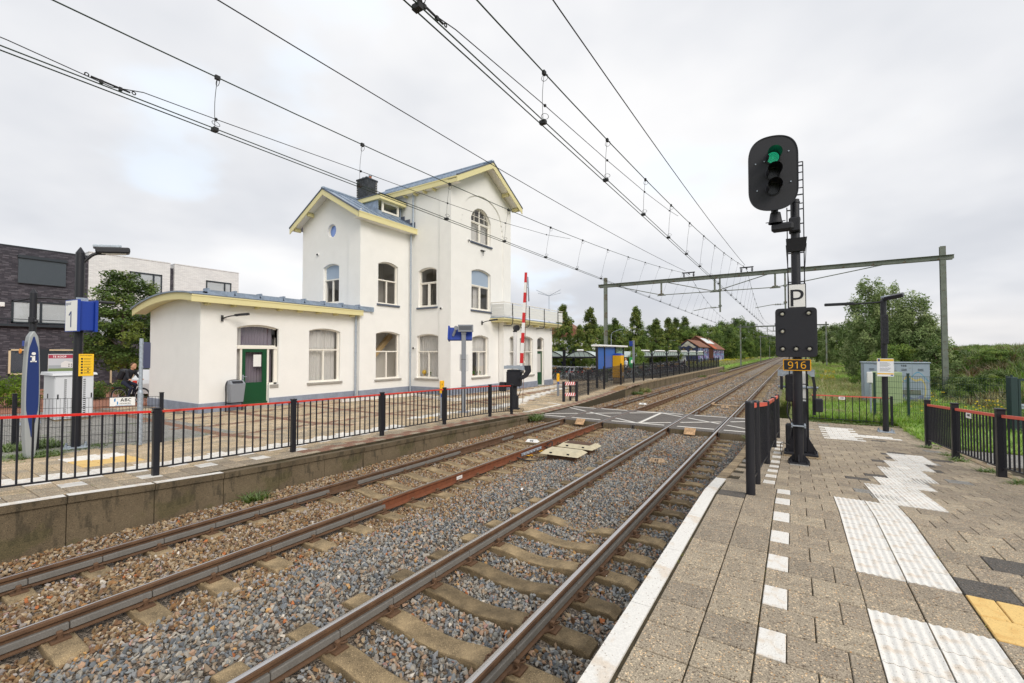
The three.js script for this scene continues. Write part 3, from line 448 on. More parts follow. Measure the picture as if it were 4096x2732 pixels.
// ================================================================ the white station house
{
  const O = [-18.85, 0.15, -15], S = thing('station_house', 'white rendered station house with cream eaves, arched windows and a low wing', 'building', O);
  const sp = (name, gs, m, parent = S) => { const g = soup(gs); g.translate(-O[0], -O[1], -O[2]); return mesh(name, g, m, parent); };
  // wall frames: u to the right seen from outside, v up, w outwards
  const fx = (X) => new THREE.Matrix4().makeBasis(V(0, 0, -1), V(0, 1, 0), V(1, 0, 0)).setPosition(X, 0, 0);
  const fz = (Z) => new THREE.Matrix4().makeBasis(V(1, 0, 0), V(0, 1, 0), V(0, 0, 1)).setPosition(0, 0, Z);
  const on = (f, gs) => (Array.isArray(gs) ? gs : [gs]).flat(Infinity).map((g) => g.applyMatrix4(f));
  const arch = (P, u0, u1, v0, vs, va) => { // segmental or round head
    const h = va - vs, c = (u1 - u0) / 2, R = (c * c + h * h) / (2 * h), m = (u0 + u1) / 2, cy = va - R, a0 = Math.asin(clamp(c / R, -1, 1));
    P.moveTo(u0, v0); P.lineTo(u1, v0); P.lineTo(u1, vs); const n = 12; for (let i = 1; i < n; i++) { const a = lerp(a0, -a0, i / n); P.lineTo(m + R * Math.sin(a), cy + R * Math.cos(a)); } P.lineTo(u0, vs); P.closePath(); return P; };
  const wall = (name, f, pts, holes, t = 0.32) => { const s = shapeOf(pts); s.holes = holes; return sp(name, on(f, new THREE.ExtrudeGeometry(s, { depth: t, bevelEnabled: false }).translate(0, 0, -t)), M.stucco); };
  const pathArch = (...a) => arch(new THREE.Path(), ...a), shpArch = (...a) => arch(new THREE.Shape(), ...a);
  const rectS = (P, u0, u1, v0, v1) => { P.moveTo(u0, v0); P.lineTo(u1, v0); P.lineTo(u1, v1); P.lineTo(u0, v1); P.closePath(); return P; };
  const curtainG = (u0, u1, v0, v1, w, waves = 14, amp = 0.02) => { const g = new THREE.PlaneGeometry(u1 - u0, v1 - v0, waves * 6, 1), p = g.attributes.position; for (let i = 0; i < p.count; i++) { const t = p.getX(i) / (u1 - u0); p.setZ(i, amp * Math.sin(t * waves * 6.283 + 1.7 * Math.sin(t * 9)) + amp * 0.6 * Math.sin(t * waves * 2.3)); } g.computeVertexNormals(); return g.translate((u0 + u1) / 2, (v0 + v1) / 2, w); };
  mat('sheer', { color: srgb('#e4e2de'), roughness: 0.95, transmission: 0.35 }); mat('frosted', { color: srgb('#9fb0c4'), roughness: 0.5, bumpMap: rep(T.fine, 0.05), bumpScale: 0.002 });
  mat('room', { color: srgb('#d2cec6'), roughness: 0.95 });
  function windowUnit(f, u0, u1, v0, vs, va, o = {}) {
    const d = -0.13, fr = 0.065, tr = o.transom ?? lerp(v0, va, 0.6), mid = (u0 + u1) / 2, iu0 = u0 + fr, iu1 = u1 - fr, bar_ = 0.045;
    const s = shpArch(u0, u1, v0, vs, va); s.holes = [];
    const top = tr + bar_ / 2, cut = (P) => s.holes.push(P);
    if (o.round) { /* upper lights with small panes */ }
    cut(arch(new THREE.Path(), iu0, iu1, top, vs - 0.03, va - fr));
    const sash = o.casement ? 0.055 : 0.018;
    if (o.single) cut(rectS(new THREE.Path(), iu0 + sash, iu1 - sash, v0 + fr, tr - bar_ / 2));
    else { cut(rectS(new THREE.Path(), iu0 + sash, mid - bar_ / 2 - sash, v0 + fr + sash, tr - bar_ / 2 - sash)); cut(rectS(new THREE.Path(), mid + bar_ / 2 + sash, iu1 - sash, v0 + fr + sash, tr - bar_ / 2 - sash)); }
    const w = sp('window', on(f, [new THREE.ExtrudeGeometry(s, { depth: 0.07, bevelEnabled: true, bevelSize: 0.006, bevelThickness: 0.006, bevelSegments: 1, bevelOffset: -0.006 }).translate(0, 0, d - 0.07), box(u0 + 0.02, u1 - 0.02, tr - 0.03, tr + 0.03, d - 0.01, d + 0.025), box(u0, u1, v0, v0 + 0.06, d, d + 0.04)]), M.frame);
    if (o.bars) sp('glazing_bar', on(f, o.bars.map(([a, b, c, e]) => box(a, b, c, e, d - 0.05, d - 0.02))), M.frame, w);
    sp('pane', on(f, new THREE.ShapeGeometry(shpArch(iu0 - 0.02, iu1 + 0.02, top - 0.02, vs - 0.02, va - fr + 0.02)).translate(0, 0, d - 0.045)), o.topmat ?? M.glass, w);
    for (const [a, b] of o.single ? [[iu0, iu1]] : [[iu0, mid - bar_ / 2], [mid + bar_ / 2, iu1]]) sp('pane', on(f, rectG(a, b, v0 + 0.04, tr - bar_ / 2, d - 0.04)), M.glass, w);
    if (o.sill) sp('sill', on(f, [cbox(u0 - 0.09, u1 + 0.09, v0 - 0.1, v0 - 0.003, -0.15, 0.09, 0.01)]), o.sill === 1 ? M.slate : M.greystone, w);
    if (o.curtain) sp('curtain', on(f, o.curtain.map(([a, b, c, e, k]) => curtainG(lerp(u0, u1, a), lerp(u0, u1, b), c, e, d - 0.22 + (k || 0), Math.max(3, Math.round((b - a) * 12))))), M.sheer, w);
    sp('room', on(f, [box(u0 - 0.4, u1 + 0.4, v0 - 0.5, va + 0.3, -1.62, -1.6), box(u0 - 0.4, u0 - 0.38, v0 - 0.5, va + 0.3, -1.6, -0.32), box(u1 + 0.38, u1 + 0.4, v0 - 0.5, va + 0.3, -1.6, -0.32), box(u0 - 0.4, u1 + 0.4, v0 - 0.52, v0 - 0.5, -1.6, -0.32), box(u0 - 0.4, u1 + 0.4, va + 0.3, va + 0.32, -1.6, -0.32)]), o.room ?? M.room, w);
    return w;
  }
  const rectG = (a, b, c, e, w) => new THREE.PlaneGeometry(b - a, e - c).translate((a + b) / 2, (c + e) / 2, w);
  mat('roomdark', { color: srgb('#aaa6a0'), roughness: 0.95 }); mat('drape', { color: srgb('#7d7480'), roughness: 0.95 });

  // ---- low wing
  const WX = -18.85, wf = fx(WX), ws = fz(-7.85);
  const dh = new THREE.Path(); { const seg = []; const u0 = 9.16, u1 = 10.87, vs = 3.5, va = 3.64, h = va - vs, c = (u1 - u0) / 2, R = (c * c + h * h) / (2 * h), m = (u0 + u1) / 2, a0 = Math.asin(c / R); dh.moveTo(u0, 1.13); dh.lineTo(9.42, 1.13); dh.lineTo(9.42, 0.34); dh.lineTo(10.47, 0.34); dh.lineTo(10.47, 1.13); dh.lineTo(u1, 1.13); dh.lineTo(u1, vs); for (let i = 1; i < 12; i++) { const a = lerp(a0, -a0, i / 12); dh.lineTo(m + R * Math.sin(a), va - R + R * Math.cos(a)); } dh.lineTo(u0, vs); dh.closePath(); }
  wall('front_wall', wf, [[7.854, 0.1], [15.0, 0.1], [15.0, 4.5], [7.854, 4.5]], [dh, pathArch(12.3, 13.97, 1.1, 3.5, 3.63)]);
  const arcF = (x) => 4.785 - 0.036 * (x + 20.4) * (x + 20.4), arcY = (x) => arcF(x) - 0.14;
  { const pts = [[-23.45, 0.1], [-18.854, 0.1]]; for (let i = 0; i <= 10; i++) { const x = lerp(-18.854, -23.45, i / 10); pts.push([x, arcY(x)]); } wall('side_wall', ws, pts, []); }
  sp('rear_wall', box(-23.45, -23.2, 0.1, 4.45, -8.18, -14.9), M.stucco);
  for (const g of [box(-18.848, -18.815, 0.12, 0.56, -7.845, -9.4), box(-18.848, -18.815, 0.12, 0.56, -10.48, -14.94), box(-23.5, -18.812, 0.12, 0.562, -7.843, -7.81)]) sp('plinth', g, M.plinth);
  windowUnit(wf, 12.3, 13.97, 1.1, 3.5, 3.63, { transom: 2.62, sill: 2, curtain: [[0, 0.5, 1.1, 3.5], [0.5, 0.98, 1.1, 3.6, -0.05]] });
  { // the green door with its fan and side lights
    const d = -0.13, s = shpArch(9.16, 10.87, 2.7, 3.5, 3.64); s.holes = [pathArch(9.23, 10.8, 2.79, 3.46, 3.57)];
    const fr = sp('door_frame', on(wf, [new THREE.ExtrudeGeometry(s, { depth: 0.08, bevelEnabled: false }).translate(0, 0, d - 0.08), box(9.16, 10.87, 2.64, 2.74, d - 0.03, d + 0.03), box(9.36, 9.43, 0.34, 2.66, d - 0.08, d), box(10.45, 10.53, 0.34, 2.66, d - 0.08, d), box(9.16, 9.21, 1.13, 2.66, d - 0.08, d), box(10.74, 10.8, 1.13, 2.66, d - 0.08, d), box(10.8, 10.87, 1.13, 3.5, d - 0.08, d), box(9.16, 9.4, 1.13, 1.2, d - 0.08, d), box(10.5, 10.87, 1.13, 1.2, d - 0.08, d)]), M.frame);
    sp('pane', on(wf, new THREE.ShapeGeometry(shpArch(9.22, 10.81, 2.78, 3.46, 3.58)).translate(0, 0, d - 0.05)), M.glass, fr);
    sp('pane', on(wf, rectG(9.2, 9.37, 1.18, 2.66, d - 0.05)), M.glass, fr); sp('pane', on(wf, rectG(10.52, 10.75, 1.18, 2.66, d - 0.05)), M.glass, fr);
    sp('curtain', on(wf, [curtainG(9.2, 10.8, 1.1, 3.6, d - 0.3, 12)]), M.drape, fr); sp('curtain', on(wf, [curtainG(9.18, 9.45, 1.1, 3.55, d - 0.2, 3)]), M.sheer, fr);
    sp('room', on(wf, [box(8.9, 11.1, 0.2, 3.9, -1.62, -1.6), box(8.9, 8.92, 0.2, 3.9, -1.6, -0.32), box(11.08, 11.1, 0.2, 3.9, -1.6, -0.32), box(8.9, 11.1, 0.2, 0.22, -1.6, -0.32), box(8.9, 11.1, 3.88, 3.9, -1.6, -0.32)]), M.roomdark, fr);
    const ds = new THREE.Shape(); rectS(ds, 9.44, 10.44, 0.37, 2.64); ds.holes = [rectS(new THREE.Path(), 9.57, 10.26, 1.25, 2.5)];
    const door = sp('door', on(wf, [new THREE.ExtrudeGeometry(ds, { depth: 0.04, bevelEnabled: true, bevelSize: 0.008, bevelThickness: 0.008, bevelSegments: 1, bevelOffset: -0.008 }).translate(0, 0, d - 0.05), box(9.42, 10.47, 0.34, 0.44, d - 0.02, d + 0.03)]), M.green);
    sp('pane', on(wf, rectG(9.56, 10.27, 1.24, 2.51, d - 0.03)), M.glass, door);
    sp('notice', on(wf, rectG(9.9, 10.22, 1.9, 2.4, d - 0.04)), M.white, door);
    sp('handle', on(wf, [cbox(9.455, 9.5, 1.38, 1.58, d, d + 0.012, 0.004), rod(V(9.48, 1.5, d), V(9.48, 1.5, d + 0.05), 0.01), rod(V(9.47, 1.5, d + 0.05), V(9.61, 1.5, d + 0.05), 0.011)]), M.galv, door);
    for (const [a, b] of [[9.14, 9.38], [10.5, 10.88]]) sp('sill', on(wf, cbox(a, b, 0.97, 1.127, -0.3, 0.03, 0.01)), M.greystone, fr);
    sp('doorstep', box(-19.0, -18.5, 0.1, 0.32, -9.38, -10.5), M.greystone);
  }
  { // roof of the wing
    const arcBand = (y0, y1, z0, z1, xa = -18.38, xb = -23.95, n = 14) => { const pts = [], f = arcF; for (let i = 0; i <= n; i++) { const x = lerp(xa, xb, i / n); pts.push([x, f(x) + y1]); } for (let i = n; i >= 0; i--) { const x = lerp(xa, xb, i / n); pts.push([x, f(x) + y0]); } return new THREE.ExtrudeGeometry(shapeOf(pts), { depth: z0 - z1, bevelEnabled: false }).translate(0, 0, z1); };
    const roof = sp('wing_roof', [arcBand(-0.005, 0.05, -7.3, -15.0)], M.zinc);
    for (let z = -7.9; z > -14.9; z -= 0.98) { sp('batten', arcBand(0.05, 0.11, z, z - 0.06), M.zinc, roof); sp('upstand', box(-18.75, -18.48, 4.6, 4.84, z - 0.08, z - 0.96), M.zinc, roof); sp('upstand', box(-18.8, -18.45, 4.6, 4.9, z, z - 0.07), M.zinc, roof); }
    sp('fascia', [box(-18.42, -18.385, 4.35, 4.615, -7.36, -14.97), box(-18.385, -18.365, 4.56, 4.615, -7.36, -14.97)], M.cream); sp('gable_fascia', arcBand(-0.27, -0.006, -7.36, -7.4, -18.43, -23.93), M.cream);
    sp('soffit', [box(-18.84, -18.43, 4.38, 4.4, -7.4, -14.95), arcBand(-0.2, -0.17, -7.42, -7.84, -18.43, -23.9)], M.cream);
    for (let z = -7.95; z > -15; z -= 0.93) sp('bracket', [cbox(-18.83, -18.5, 4.28, 4.378, z, z - 0.1, 0.015)], M.cream);
    for (const x of [-19.6, -20.9, -22.2, -23.3]) sp('bracket', [cbox(x - 0.06, x + 0.06, arcY(x) - 0.06, arcY(x) + 0.05, -7.83, -7.5, 0.015)], M.cream);
    sp('edge_trim', [box(-18.44, -18.36, 4.617, 4.64, -7.3, -15.02)], M.slate);
  }
  // ---- block with the gable over the wing
  const BX = -18.62, bf = fx(BX), bs = fz(-14.95);
  wall('block_front_wall', bf, [[14.95, 0.1], [18.44, 0.1], [18.44, 9.35], [14.95, 9.35]], [pathArch(16.1, 17.5, 5.1, 7.24, 7.41), pathArch(15.98, 17.65, 1.07, 3.5, 3.63)]);
  { const rc = new THREE.Path(); rc.absarc(-20.98, 9.05, 0.37, 0, 6.2832, true); wall('gable_wall', bs, [[-23.6, 0.1], [-18.625, 0.1], [-18.625, 9.68], [-21.1, 11.1], [-23.6, 9.68]], [pathArch(-21.7, -20.33, 5.15, 7.1, 7.27), rc]);
    sp('round_window', on(bs, [new THREE.TorusGeometry(0.345, 0.035, 8, 28).translate(-20.98, 9.05, -0.14)]), M.frame); mat('blueglass', { color: srgb('#7f9ad6'), roughness: 0.08, metalness: 0.25 }); sp('pane', on(bs, new THREE.CircleGeometry(0.35, 28).translate(-20.98, 9.05, -0.16)), M.blueglass, S.children[S.children.length - 1]); }
  sp('pilaster', box(-19.5, -18.56, 0.1, 9.85, -14.955, -14.89), M.stucco); sp('pilaster', box(-18.63, -18.561, 0.1, 9.4, -14.95, -15.55), M.stucco);
  sp('rear_block_wall', box(-23.6, -23.3, 0.1, 9.4, -15.3, -24.3), M.stucco);
  sp('plinth', box(-18.63, -18.53, 0.11, 0.57, -14.87, -15.58), M.plinth); sp('plinth', box(-18.63, -18.585, 0.11, 0.57, -15.58, -18.41), M.plinth);
  windowUnit(bf, 16.1, 17.5, 5.1, 7.24, 7.41, { sill: 1, transom: 6.4, room: M.roomdark }); windowUnit(bf, 15.98, 17.65, 1.07, 3.5, 3.63, { sill: 2, transom: 2.55, room: M.room });
  sp('stair_string', on(bf, [bar(V(15.6, 1.2, -1.1), V(18.0, 3.5, -1.1), 0.2, 0.26)]), M.woodlight);
  windowUnit(bs, -21.7, -20.33, 5.15, 7.1, 7.27, { transom: 6.42, sill: 0, topmat: M.frosted, room: M.roomdark });
  { const slope = (z0, z1, a, b, t, name, m, par) => sp(name, hexa([[a[0], a[1], z0], [b[0], b[1], z0], [b[0], b[1], z1], [a[0], a[1], z1]], [[a[0], a[1] + t, z0], [b[0], b[1] + t, z0], [b[0], b[1] + t, z1], [a[0], a[1] + t, z1]]), m, par);
    const E1 = [-18.12, 9.5], E2 = [-24.08, 9.5], R = [-21.1, 11.2];
    const r1 = slope(-14.42, -18.6, R, E1, 0.06, 'block_roof', M.zinc), r2 = slope(-14.42, -18.6, E2, R, 0.06, 'block_roof', M.zinc);
    for (let z = -15.0; z > -18.5; z -= 0.62) slope(z, z - 0.045, [R[0], R[1] + 0.06], [E1[0] + 0.03, E1[1] + 0.055], 0.05, 'seam', M.zinc, r1);
    sp('ridge_cap', cbox(-21.22, -20.98, 11.2, 11.34, -14.4, -18.6, 0.04), M.zinc);
    for (const [a, b] of [[E1, R], [E2, R]]) { slope(-14.43, -14.47, [a[0], a[1] - 0.3], [b[0], b[1] - 0.3], 0.298, 'bargeboard', M.cream); slope(-14.48, -14.945, [a[0], a[1] - 0.1], [b[0], b[1] - 0.1], 0.03, 'soffit', M.frame); slope(-14.4, -14.5, [a[0] * 1.0005, a[1] + 0.0], [b[0], b[1]], 0.075, 'edge_trim', M.slate); }
    sp('fascia', [box(-18.14, -18.1, 9.23, 9.54, -14.43, -18.58), box(-18.1, -18.08, 9.48, 9.54, -14.43, -18.58)], M.cream); sp('soffit', box(-18.61, -18.15, 9.25, 9.28, -14.48, -18.4), M.frame);
    for (const x of [-23.8, -22.6, -18.5]) sp('bracket', cbox(x - 0.06, x + 0.06, 9.5 + (2.98 - Math.abs(x + 21.1)) * 0.57 - 0.32, 9.5 + (2.98 - Math.abs(x + 21.1)) * 0.57 - 0.13, -14.94, -14.55, 0.02), M.cream);
    // dormer
    const dm = sp('dormer', [box(-21, -19.22, 10.1, 10.88, -16.55, -16.6), box(-21, -19.22, 10.1, 10.88, -18.2, -18.25), box(-19.25, -19.2, 9.95, 10.35, -16.6, -18.2)], M.zinc);
    const df = fx(-19.18), ds = new THREE.Shape(); rectS(ds, 16.8, 18.05, 10.3, 10.9); ds.holes = [rectS(new THREE.Path(), 16.93, 17.92, 10.4, 10.82)]; sp('dormer_window', on(df, new THREE.ExtrudeGeometry(ds, { depth: 0.06, bevelEnabled: false }).translate(0, 0, -0.04)), M.frame, dm); sp('dormer_pane', on(df, rectG(16.9, 17.95, 10.38, 10.84, -0.02)), M.glass, dm); sp('dormer_room', on(df, box(16.7, 18.2, 10.2, 10.9, -0.9, -0.85)), M.roomdark, dm);
    sp('dormer_roof', [box(-21.1, -18.9, 10.9, 11.14, -16.45, -18.36)], M.cream, dm); sp('dormer_cover', box(-21.1, -18.86, 11.145, 11.18, -16.41, -18.4), M.slate, dm);
    // chimney of dark bricks
    const ch = thing('chimney_stack', 'dark blue brick chimney with three clay pots on the zinc roof', 'chimney', [-21.15, 10.6, -17.4]);
    mat('darkbrick', { color: srgb('#3c424d'), map: rep(T.conc, 0.5), roughness: 0.9 }); M.darkbrick.color.multiplyScalar(5.5);
    part('core', box(-0.43, 0.43, -0.3, 1.95, -0.36, 0.36), M.roomdark, ch); const br = [];
    for (let k = 0; k < 30; k++) { const y = -0.2 + k * 0.072, o = (k % 2) * 0.105; for (let u = -0.44 + o; u < 0.42; u += 0.215) for (const s of [-1, 1]) br.push(cbox(Math.max(-0.45, u), Math.min(0.45, u + 0.205), y, y + 0.062, s * 0.36, s * 0.385, 0.004)); for (let u = -0.37 + o; u < 0.35; u += 0.215) for (const s of [-1, 1]) br.push(cbox(s * 0.43, s * 0.452, y, y + 0.062, Math.max(-0.385, u), Math.min(0.385, u + 0.205), 0.004)); }
    const bm = part('bricks', br, M.darkbrick, ch); bm.userData.kind = 'stuff'; part('cap', cbox(-0.49, 0.49, 1.95, 2.05, -0.42, 0.42, 0.02), M.darkbrick, ch);
    mat('clay', { color: srgb('#a5623f'), roughness: 0.9 }); for (const x of [-0.28, 0, 0.28]) { const p = part('pot', cyl(0.09, 0.075, 0.16, 12).translate(x, 2.05, 0), M.clay, ch); part('pot_cowl', [cyl(0.1, 0.1, 0.03, 10).translate(x, 2.24, 0), cyl(0.07, 0.07, 0.04, 10).translate(x, 2.21, 0)], M.galv, p); }
    for (let k = 0; k < 4; k++) sp('flashing', box(-18.66 - k * 0.42, -18.24 - k * 0.42, 9.55 + k * 0.24, 9.95 + k * 0.24, -18.4, -18.432), M.slate);
  }
  // ---- tall block
  const TX = -15.6, tf = fx(TX), tsf = fz(-18.45);
  const GP = [[18.45, 0.1], [24.36, 0.1], [24.36, 11.93], [21.4, 13.58], [18.45, 11.93]];
  wall('tall_front_wall', tf, GP, [pathArch(20.22, 22.2, 8.92, 10.3, 11.02), pathArch(20.28, 22.2, 4.97, 7.2, 7.4), pathArch(20.37, 21.98, 1.07, 3.36, 3.5)]);
  { const s = shapeOf([[18.45, 0.1], [24.36, 0.1], [24.36, 11.93], [21.4, 13.58], [18.45, 11.93]]); const h = new THREE.Path(); const L = 19.22, Rr = 23.5, c = (L + Rr) / 2; h.moveTo(L, 0.14); h.lineTo(Rr, 0.14); h.lineTo(Rr, 9.9); h.lineTo(Rr - 0.08, 9.9); h.lineTo(Rr - 0.08, 10.2); h.lineTo(Rr - 0.16, 10.2); h.lineTo(Rr - 0.16, 10.5); for (let i = 0; i <= 18; i++) { const a = lerp(0, Math.PI, i / 18); h.lineTo(c + 1.9 * Math.cos(a), 10.5 + 1.25 * Math.sin(a)); } h.lineTo(L + 0.16, 10.2); h.lineTo(L + 0.08, 10.2); h.lineTo(L + 0.08, 9.9); h.lineTo(L, 9.9); h.closePath(); s.holes = [h];
    sp('pilasters_and_blind_arch', on(tf, new THREE.ExtrudeGeometry(s, { depth: 0.062, bevelEnabled: false }).translate(0, 0, 0.001)), M.stucco); }
  wall('tall_side_wall', tsf, [[-23.6, 0.1], [-15.605, 0.1], [-15.605, 11.62], [-23.6, 11.62]], [pathArch(-17.98, -16.62, 5.03, 7.1, 7.26), pathArch(-18.1, -16.49, 1.06, 3.4, 3.53)]);
  sp('pilaster', box(-16.36, -15.54, 0.1, 11.6, -18.455, -18.39), M.stucco); wall('tall_rear_wall', fz(-24.05), [[-23.6, 0.1], [-15.6, 0.1], [-15.6, 11.62], [-23.6, 11.62]], []);
  sp('plinth', [box(-15.6, -15.5, 0.11, 0.58, -18.372, -22.99)], M.plinth); sp('plinth', [box(-16.4, -15.497, 0.11, 0.582, -18.44, -18.37), box(-18.58, -16.402, 0.11, 0.58, -18.45, -18.41)], M.plinth);
  windowUnit(tf, 20.22, 22.2, 8.92, 10.3, 11.02, { sill: 1, casement: 1, transom: 10.15, bars: [[21.17, 21.25, 10.1, 10.95], [20.7, 20.73, 10.2, 10.85], [21.7, 21.73, 10.2, 10.85], [20.3, 22.1, 10.5, 10.53]], curtain: [[0.02, 0.98, 8.95, 10.1]] });
  windowUnit(tf, 20.28, 22.2, 4.97, 7.2, 7.4, { sill: 1, casement: 1, transom: 6.42, curtain: [[0.3, 0.55, 5, 6.4]], topmat: M.frosted, room: M.roomdark });
  windowUnit(tf, 20.37, 21.98, 1.07, 3.36, 3.5, { sill: 2, transom: 2.55, curtain: [[0, 0.32, 1.1, 3.5], [0.5, 1, 1.1, 3.5], [0.3, 0.55, 2.5, 3.5]] });
  windowUnit(tsf, -17.98, -16.62, 5.03, 7.1, 7.26, { sill: 1, casement: 1, transom: 6.42, room: M.roomdark }); windowUnit(tsf, -18.1, -16.49, 1.06, 3.4, 3.53, { sill: 2, transom: 2.55, curtain: [[0, 1, 1.1, 3.5]] });
  { // potted plants and a globe on the sills inside
    mat('leafy', { color: srgb('#4c7a34'), roughness: 0.8 }); mat('globe', { color: srgb('#c9a63a'), roughness: 0.5 });
    const pot = (n, l, x, y, z, m, ball) => { const t = thing(n, l, ball ? 'globe' : 'plant', [x, y, z]); part(ball ? 'stand' : 'pot', cyl(0.045, 0.06, 0.11, 10), ball ? M.woodlight : m, t); if (ball) part('ball', new THREE.SphereGeometry(0.13, 14, 10).translate(0, 0.26, 0), M.globe, t); else { const g = []; for (let i = 0; i < 26; i++) g.push(new THREE.TetrahedronGeometry(rr(0.03, 0.06)).translate(rr(-0.09, 0.09), rr(0.12, 0.27), rr(-0.09, 0.09))); part('leaves', g, M.leafy, t); } };
    pot('desk_globe', 'yellow desk globe standing inside the low window at the inner corner', -17.75, 1.12, -18.72, M.globe, true); pot('sill_plant', 'potted plant beside the yellow globe on the window sill', -17.35, 1.12, -18.7, M.globe); pot('sill_plant', 'green potted plant behind lace in the low front window', -15.85, 1.13, -20.75, M.clay); pot('sill_plant', 'dark leaved potted plant further along the low front window', -15.85, 1.13, -21.35, M.clay); }
  { const RY = 13.72, RZ = -21.4, A = [-18.08, 11.86], B = [-24.74, 11.86];
    const sl = (x0, x1, a, b, dy, t, name, m, par) => sp(name, hexa([[x0, a[1] + dy, a[0]], [x0, b[1] + dy, b[0]], [x1, b[1] + dy, b[0]], [x1, a[1] + dy, a[0]]], [[x0, a[1] + dy + t, a[0]], [x0, b[1] + dy + t, b[0]], [x1, b[1] + dy + t, b[0]], [x1, a[1] + dy + t, a[0]]]), m, par);
    const rf = sl(-14.86, -24, A, [RZ, RY], 0, 0.06, 'tall_roof', M.zinc); sl(-14.86, -24, B, [RZ, RY], 0, 0.06, 'tall_roof', M.zinc);
    for (let x = -15.5; x > -24; x -= 0.62) sl(x, x - 0.045, A, [RZ, RY], 0.06, 0.05, 'seam', M.zinc, rf);
    sp('ridge_cap', cbox(-14.84, -24, RY + 0.02, RY + 0.15, RZ - 0.12, RZ + 0.12, 0.04), M.zinc);
    for (const e of [A, B]) { sl(-14.86, -14.9, e, [RZ, RY], -0.34, 0.335, 'bargeboard', M.cream); sl(-14.92, -15.53, e, [RZ, RY], -0.13, 0.03, 'soffit', M.frame); sl(-14.83, -14.93, e, [RZ, RY], -0.002, 0.075, 'edge_trim', M.slate); }
    sp('fascia', [box(-14.91, -23.9, 11.54, 11.85, -18.08, -18.12), box(-14.91, -23.9, 11.79, 11.85, -18.06, -18.08)], M.cream); sp('soffit', box(-14.95, -23.8, 11.56, 11.59, -18.13, -18.44), M.frame);
    for (const x of [-16.7, -17.4, -18.1, -18.9]) sp('bracket', cbox(x - 0.06, x + 0.06, 11.44, 11.555, -18.44, -18.16, 0.02), M.cream);
    for (const z of [-24.45, -23.3]) sp('bracket', cbox(-15.5, -15.0, 13.72 - (z + 21.4) * -0.557 - 0.36, 13.72 - (z + 21.4) * -0.557 - 0.15, z - 0.07, z + 0.07, 0.02), M.cream);
  }
  // ---- annex with the balcony
  const AX = -15.2, af = fx(AX);
  wall('annex_front_wall', af, [[23.051, 0.05], [29.55, 0.05], [29.55, 4.36], [23.051, 4.36]], [pathArch(23.7, 24.55, 1.0, 3.4, 3.54), pathArch(24.95, 26.7, 1.0, 3.4, 3.58), pathArch(27.3, 28.3, 0.2, 3.4, 3.57)], 0.3);
  sp('annex_side_wall', [box(-15.56, -15.203, 0.05, 4.358, -23.047, -23.3), box(-20, -15.21, 0.05, 4.36, -29.25, -29.54)], M.stucco); sp('plinth', [box(-15.197, -15.15, 0.05, 0.52, -23.0, -27.28)], M.plinth); sp('plinth', [box(-15.197, -15.12, 0.05, 0.52, -28.32, -29.6)], M.plinth);
  windowUnit(af, 23.7, 24.55, 1.0, 3.4, 3.54, { sill: 2, single: 1, transom: 2.55, curtain: [[0, 1, 1, 3.5]] }); windowUnit(af, 24.95, 26.7, 1.0, 3.4, 3.58, { sill: 2, transom: 2.55, curtain: [[0, 0.4, 1, 3.5], [0.6, 1, 1, 3.5]] });
  { const fr = windowUnit(af, 27.3, 28.3, 2.6, 3.4, 3.57, { single: 1, transom: 2.7 }); const ds = new THREE.Shape(); rectS(ds, 27.36, 28.24, 0.2, 2.58); ds.holes = [rectS(new THREE.Path(), 27.5, 28.1, 1.1, 2.42)]; const d = sp('door', on(af, new THREE.ExtrudeGeometry(ds, { depth: 0.05, bevelEnabled: false }).translate(0, 0, -0.2)), M.green); sp('pane', on(af, rectG(27.48, 28.12, 1.08, 2.44, -0.17)), M.sheer, d); sp('door_frame', on(af, [box(27.3, 27.36, 0.2, 2.6, -0.22, -0.12), box(28.24, 28.3, 0.2, 2.6, -0.22, -0.12)]), M.frame); sp('doorstep', box(-15.35, -15.0, 0.03, 0.19, -27.25, -28.35), M.greystone); }
  sp('cornice', [box(-14.72, -15.6, 4.36, 4.44, -22.25, -29.95), box(-14.66, -15.6, 4.44, 4.5, -22.2, -30), box(-14.6, -15.6, 4.5, 4.58, -22.14, -30.06)], M.cream); sp('balcony_floor', box(-14.6, -20, 4.582, 4.64, -22.14, -30.06), M.zinc);
  for (const z of [-23.3, -25, -26.7, -28.4]) sp('bracket', cbox(-15.18, -14.78, 4.24, 4.355, z, z - 0.12, 0.02), M.cream);
  { painted('boardwhite', srgb('#e4e5e2')); const bl = thing('balcony_railing', 'white boarded balcony railing with black bent tubes over the annex', 'railing', [-14.6, 4.64, -22.14]);
    const bp = (n, g, m) => part(n, (Array.isArray(g) ? g : [g]).map((q) => q.translate(14.6, -4.64, 22.14)), m, bl);
    for (const [a, b] of [[4.72, 4.98], [4.995, 5.2], [5.215, 5.42]]) { bp('board', box(-14.58, -14.555, a, b, -22.2, -30.0), M.boardwhite); bp('board', box(-15.52, -14.6, a, b, -22.2, -22.175), M.boardwhite); }
    bp('top_rail', [box(-14.62, -14.53, 5.5, 5.54, -22.15, -30.05), box(-15.55, -14.63, 5.5, 5.54, -22.15, -22.24)], M.frame);
    for (const z of [-23.0, -25.05, -27.1, -29.2]) bp('support', tube([V(-14.52, 5.5, z), V(-14.52, 5.0, z), V(-14.52, 4.35, z), V(-14.6, 4.18, z), V(-14.8, 4.15, z), V(-15.19, 4.15, z)], 0.025, 20, 6), M.black);
  }
  // gutters' pipes
  const pipe = (x, z, y0, y1) => sp('downpipe', [rod(V(x, y0, z), V(x, y1, z), 0.05, 10), ...[0.25, 0.55, 0.8].map((t) => cyl(0.06, 0.06, 0.05, 10).translate(x, lerp(y0, y1, t), z))], M.galv);
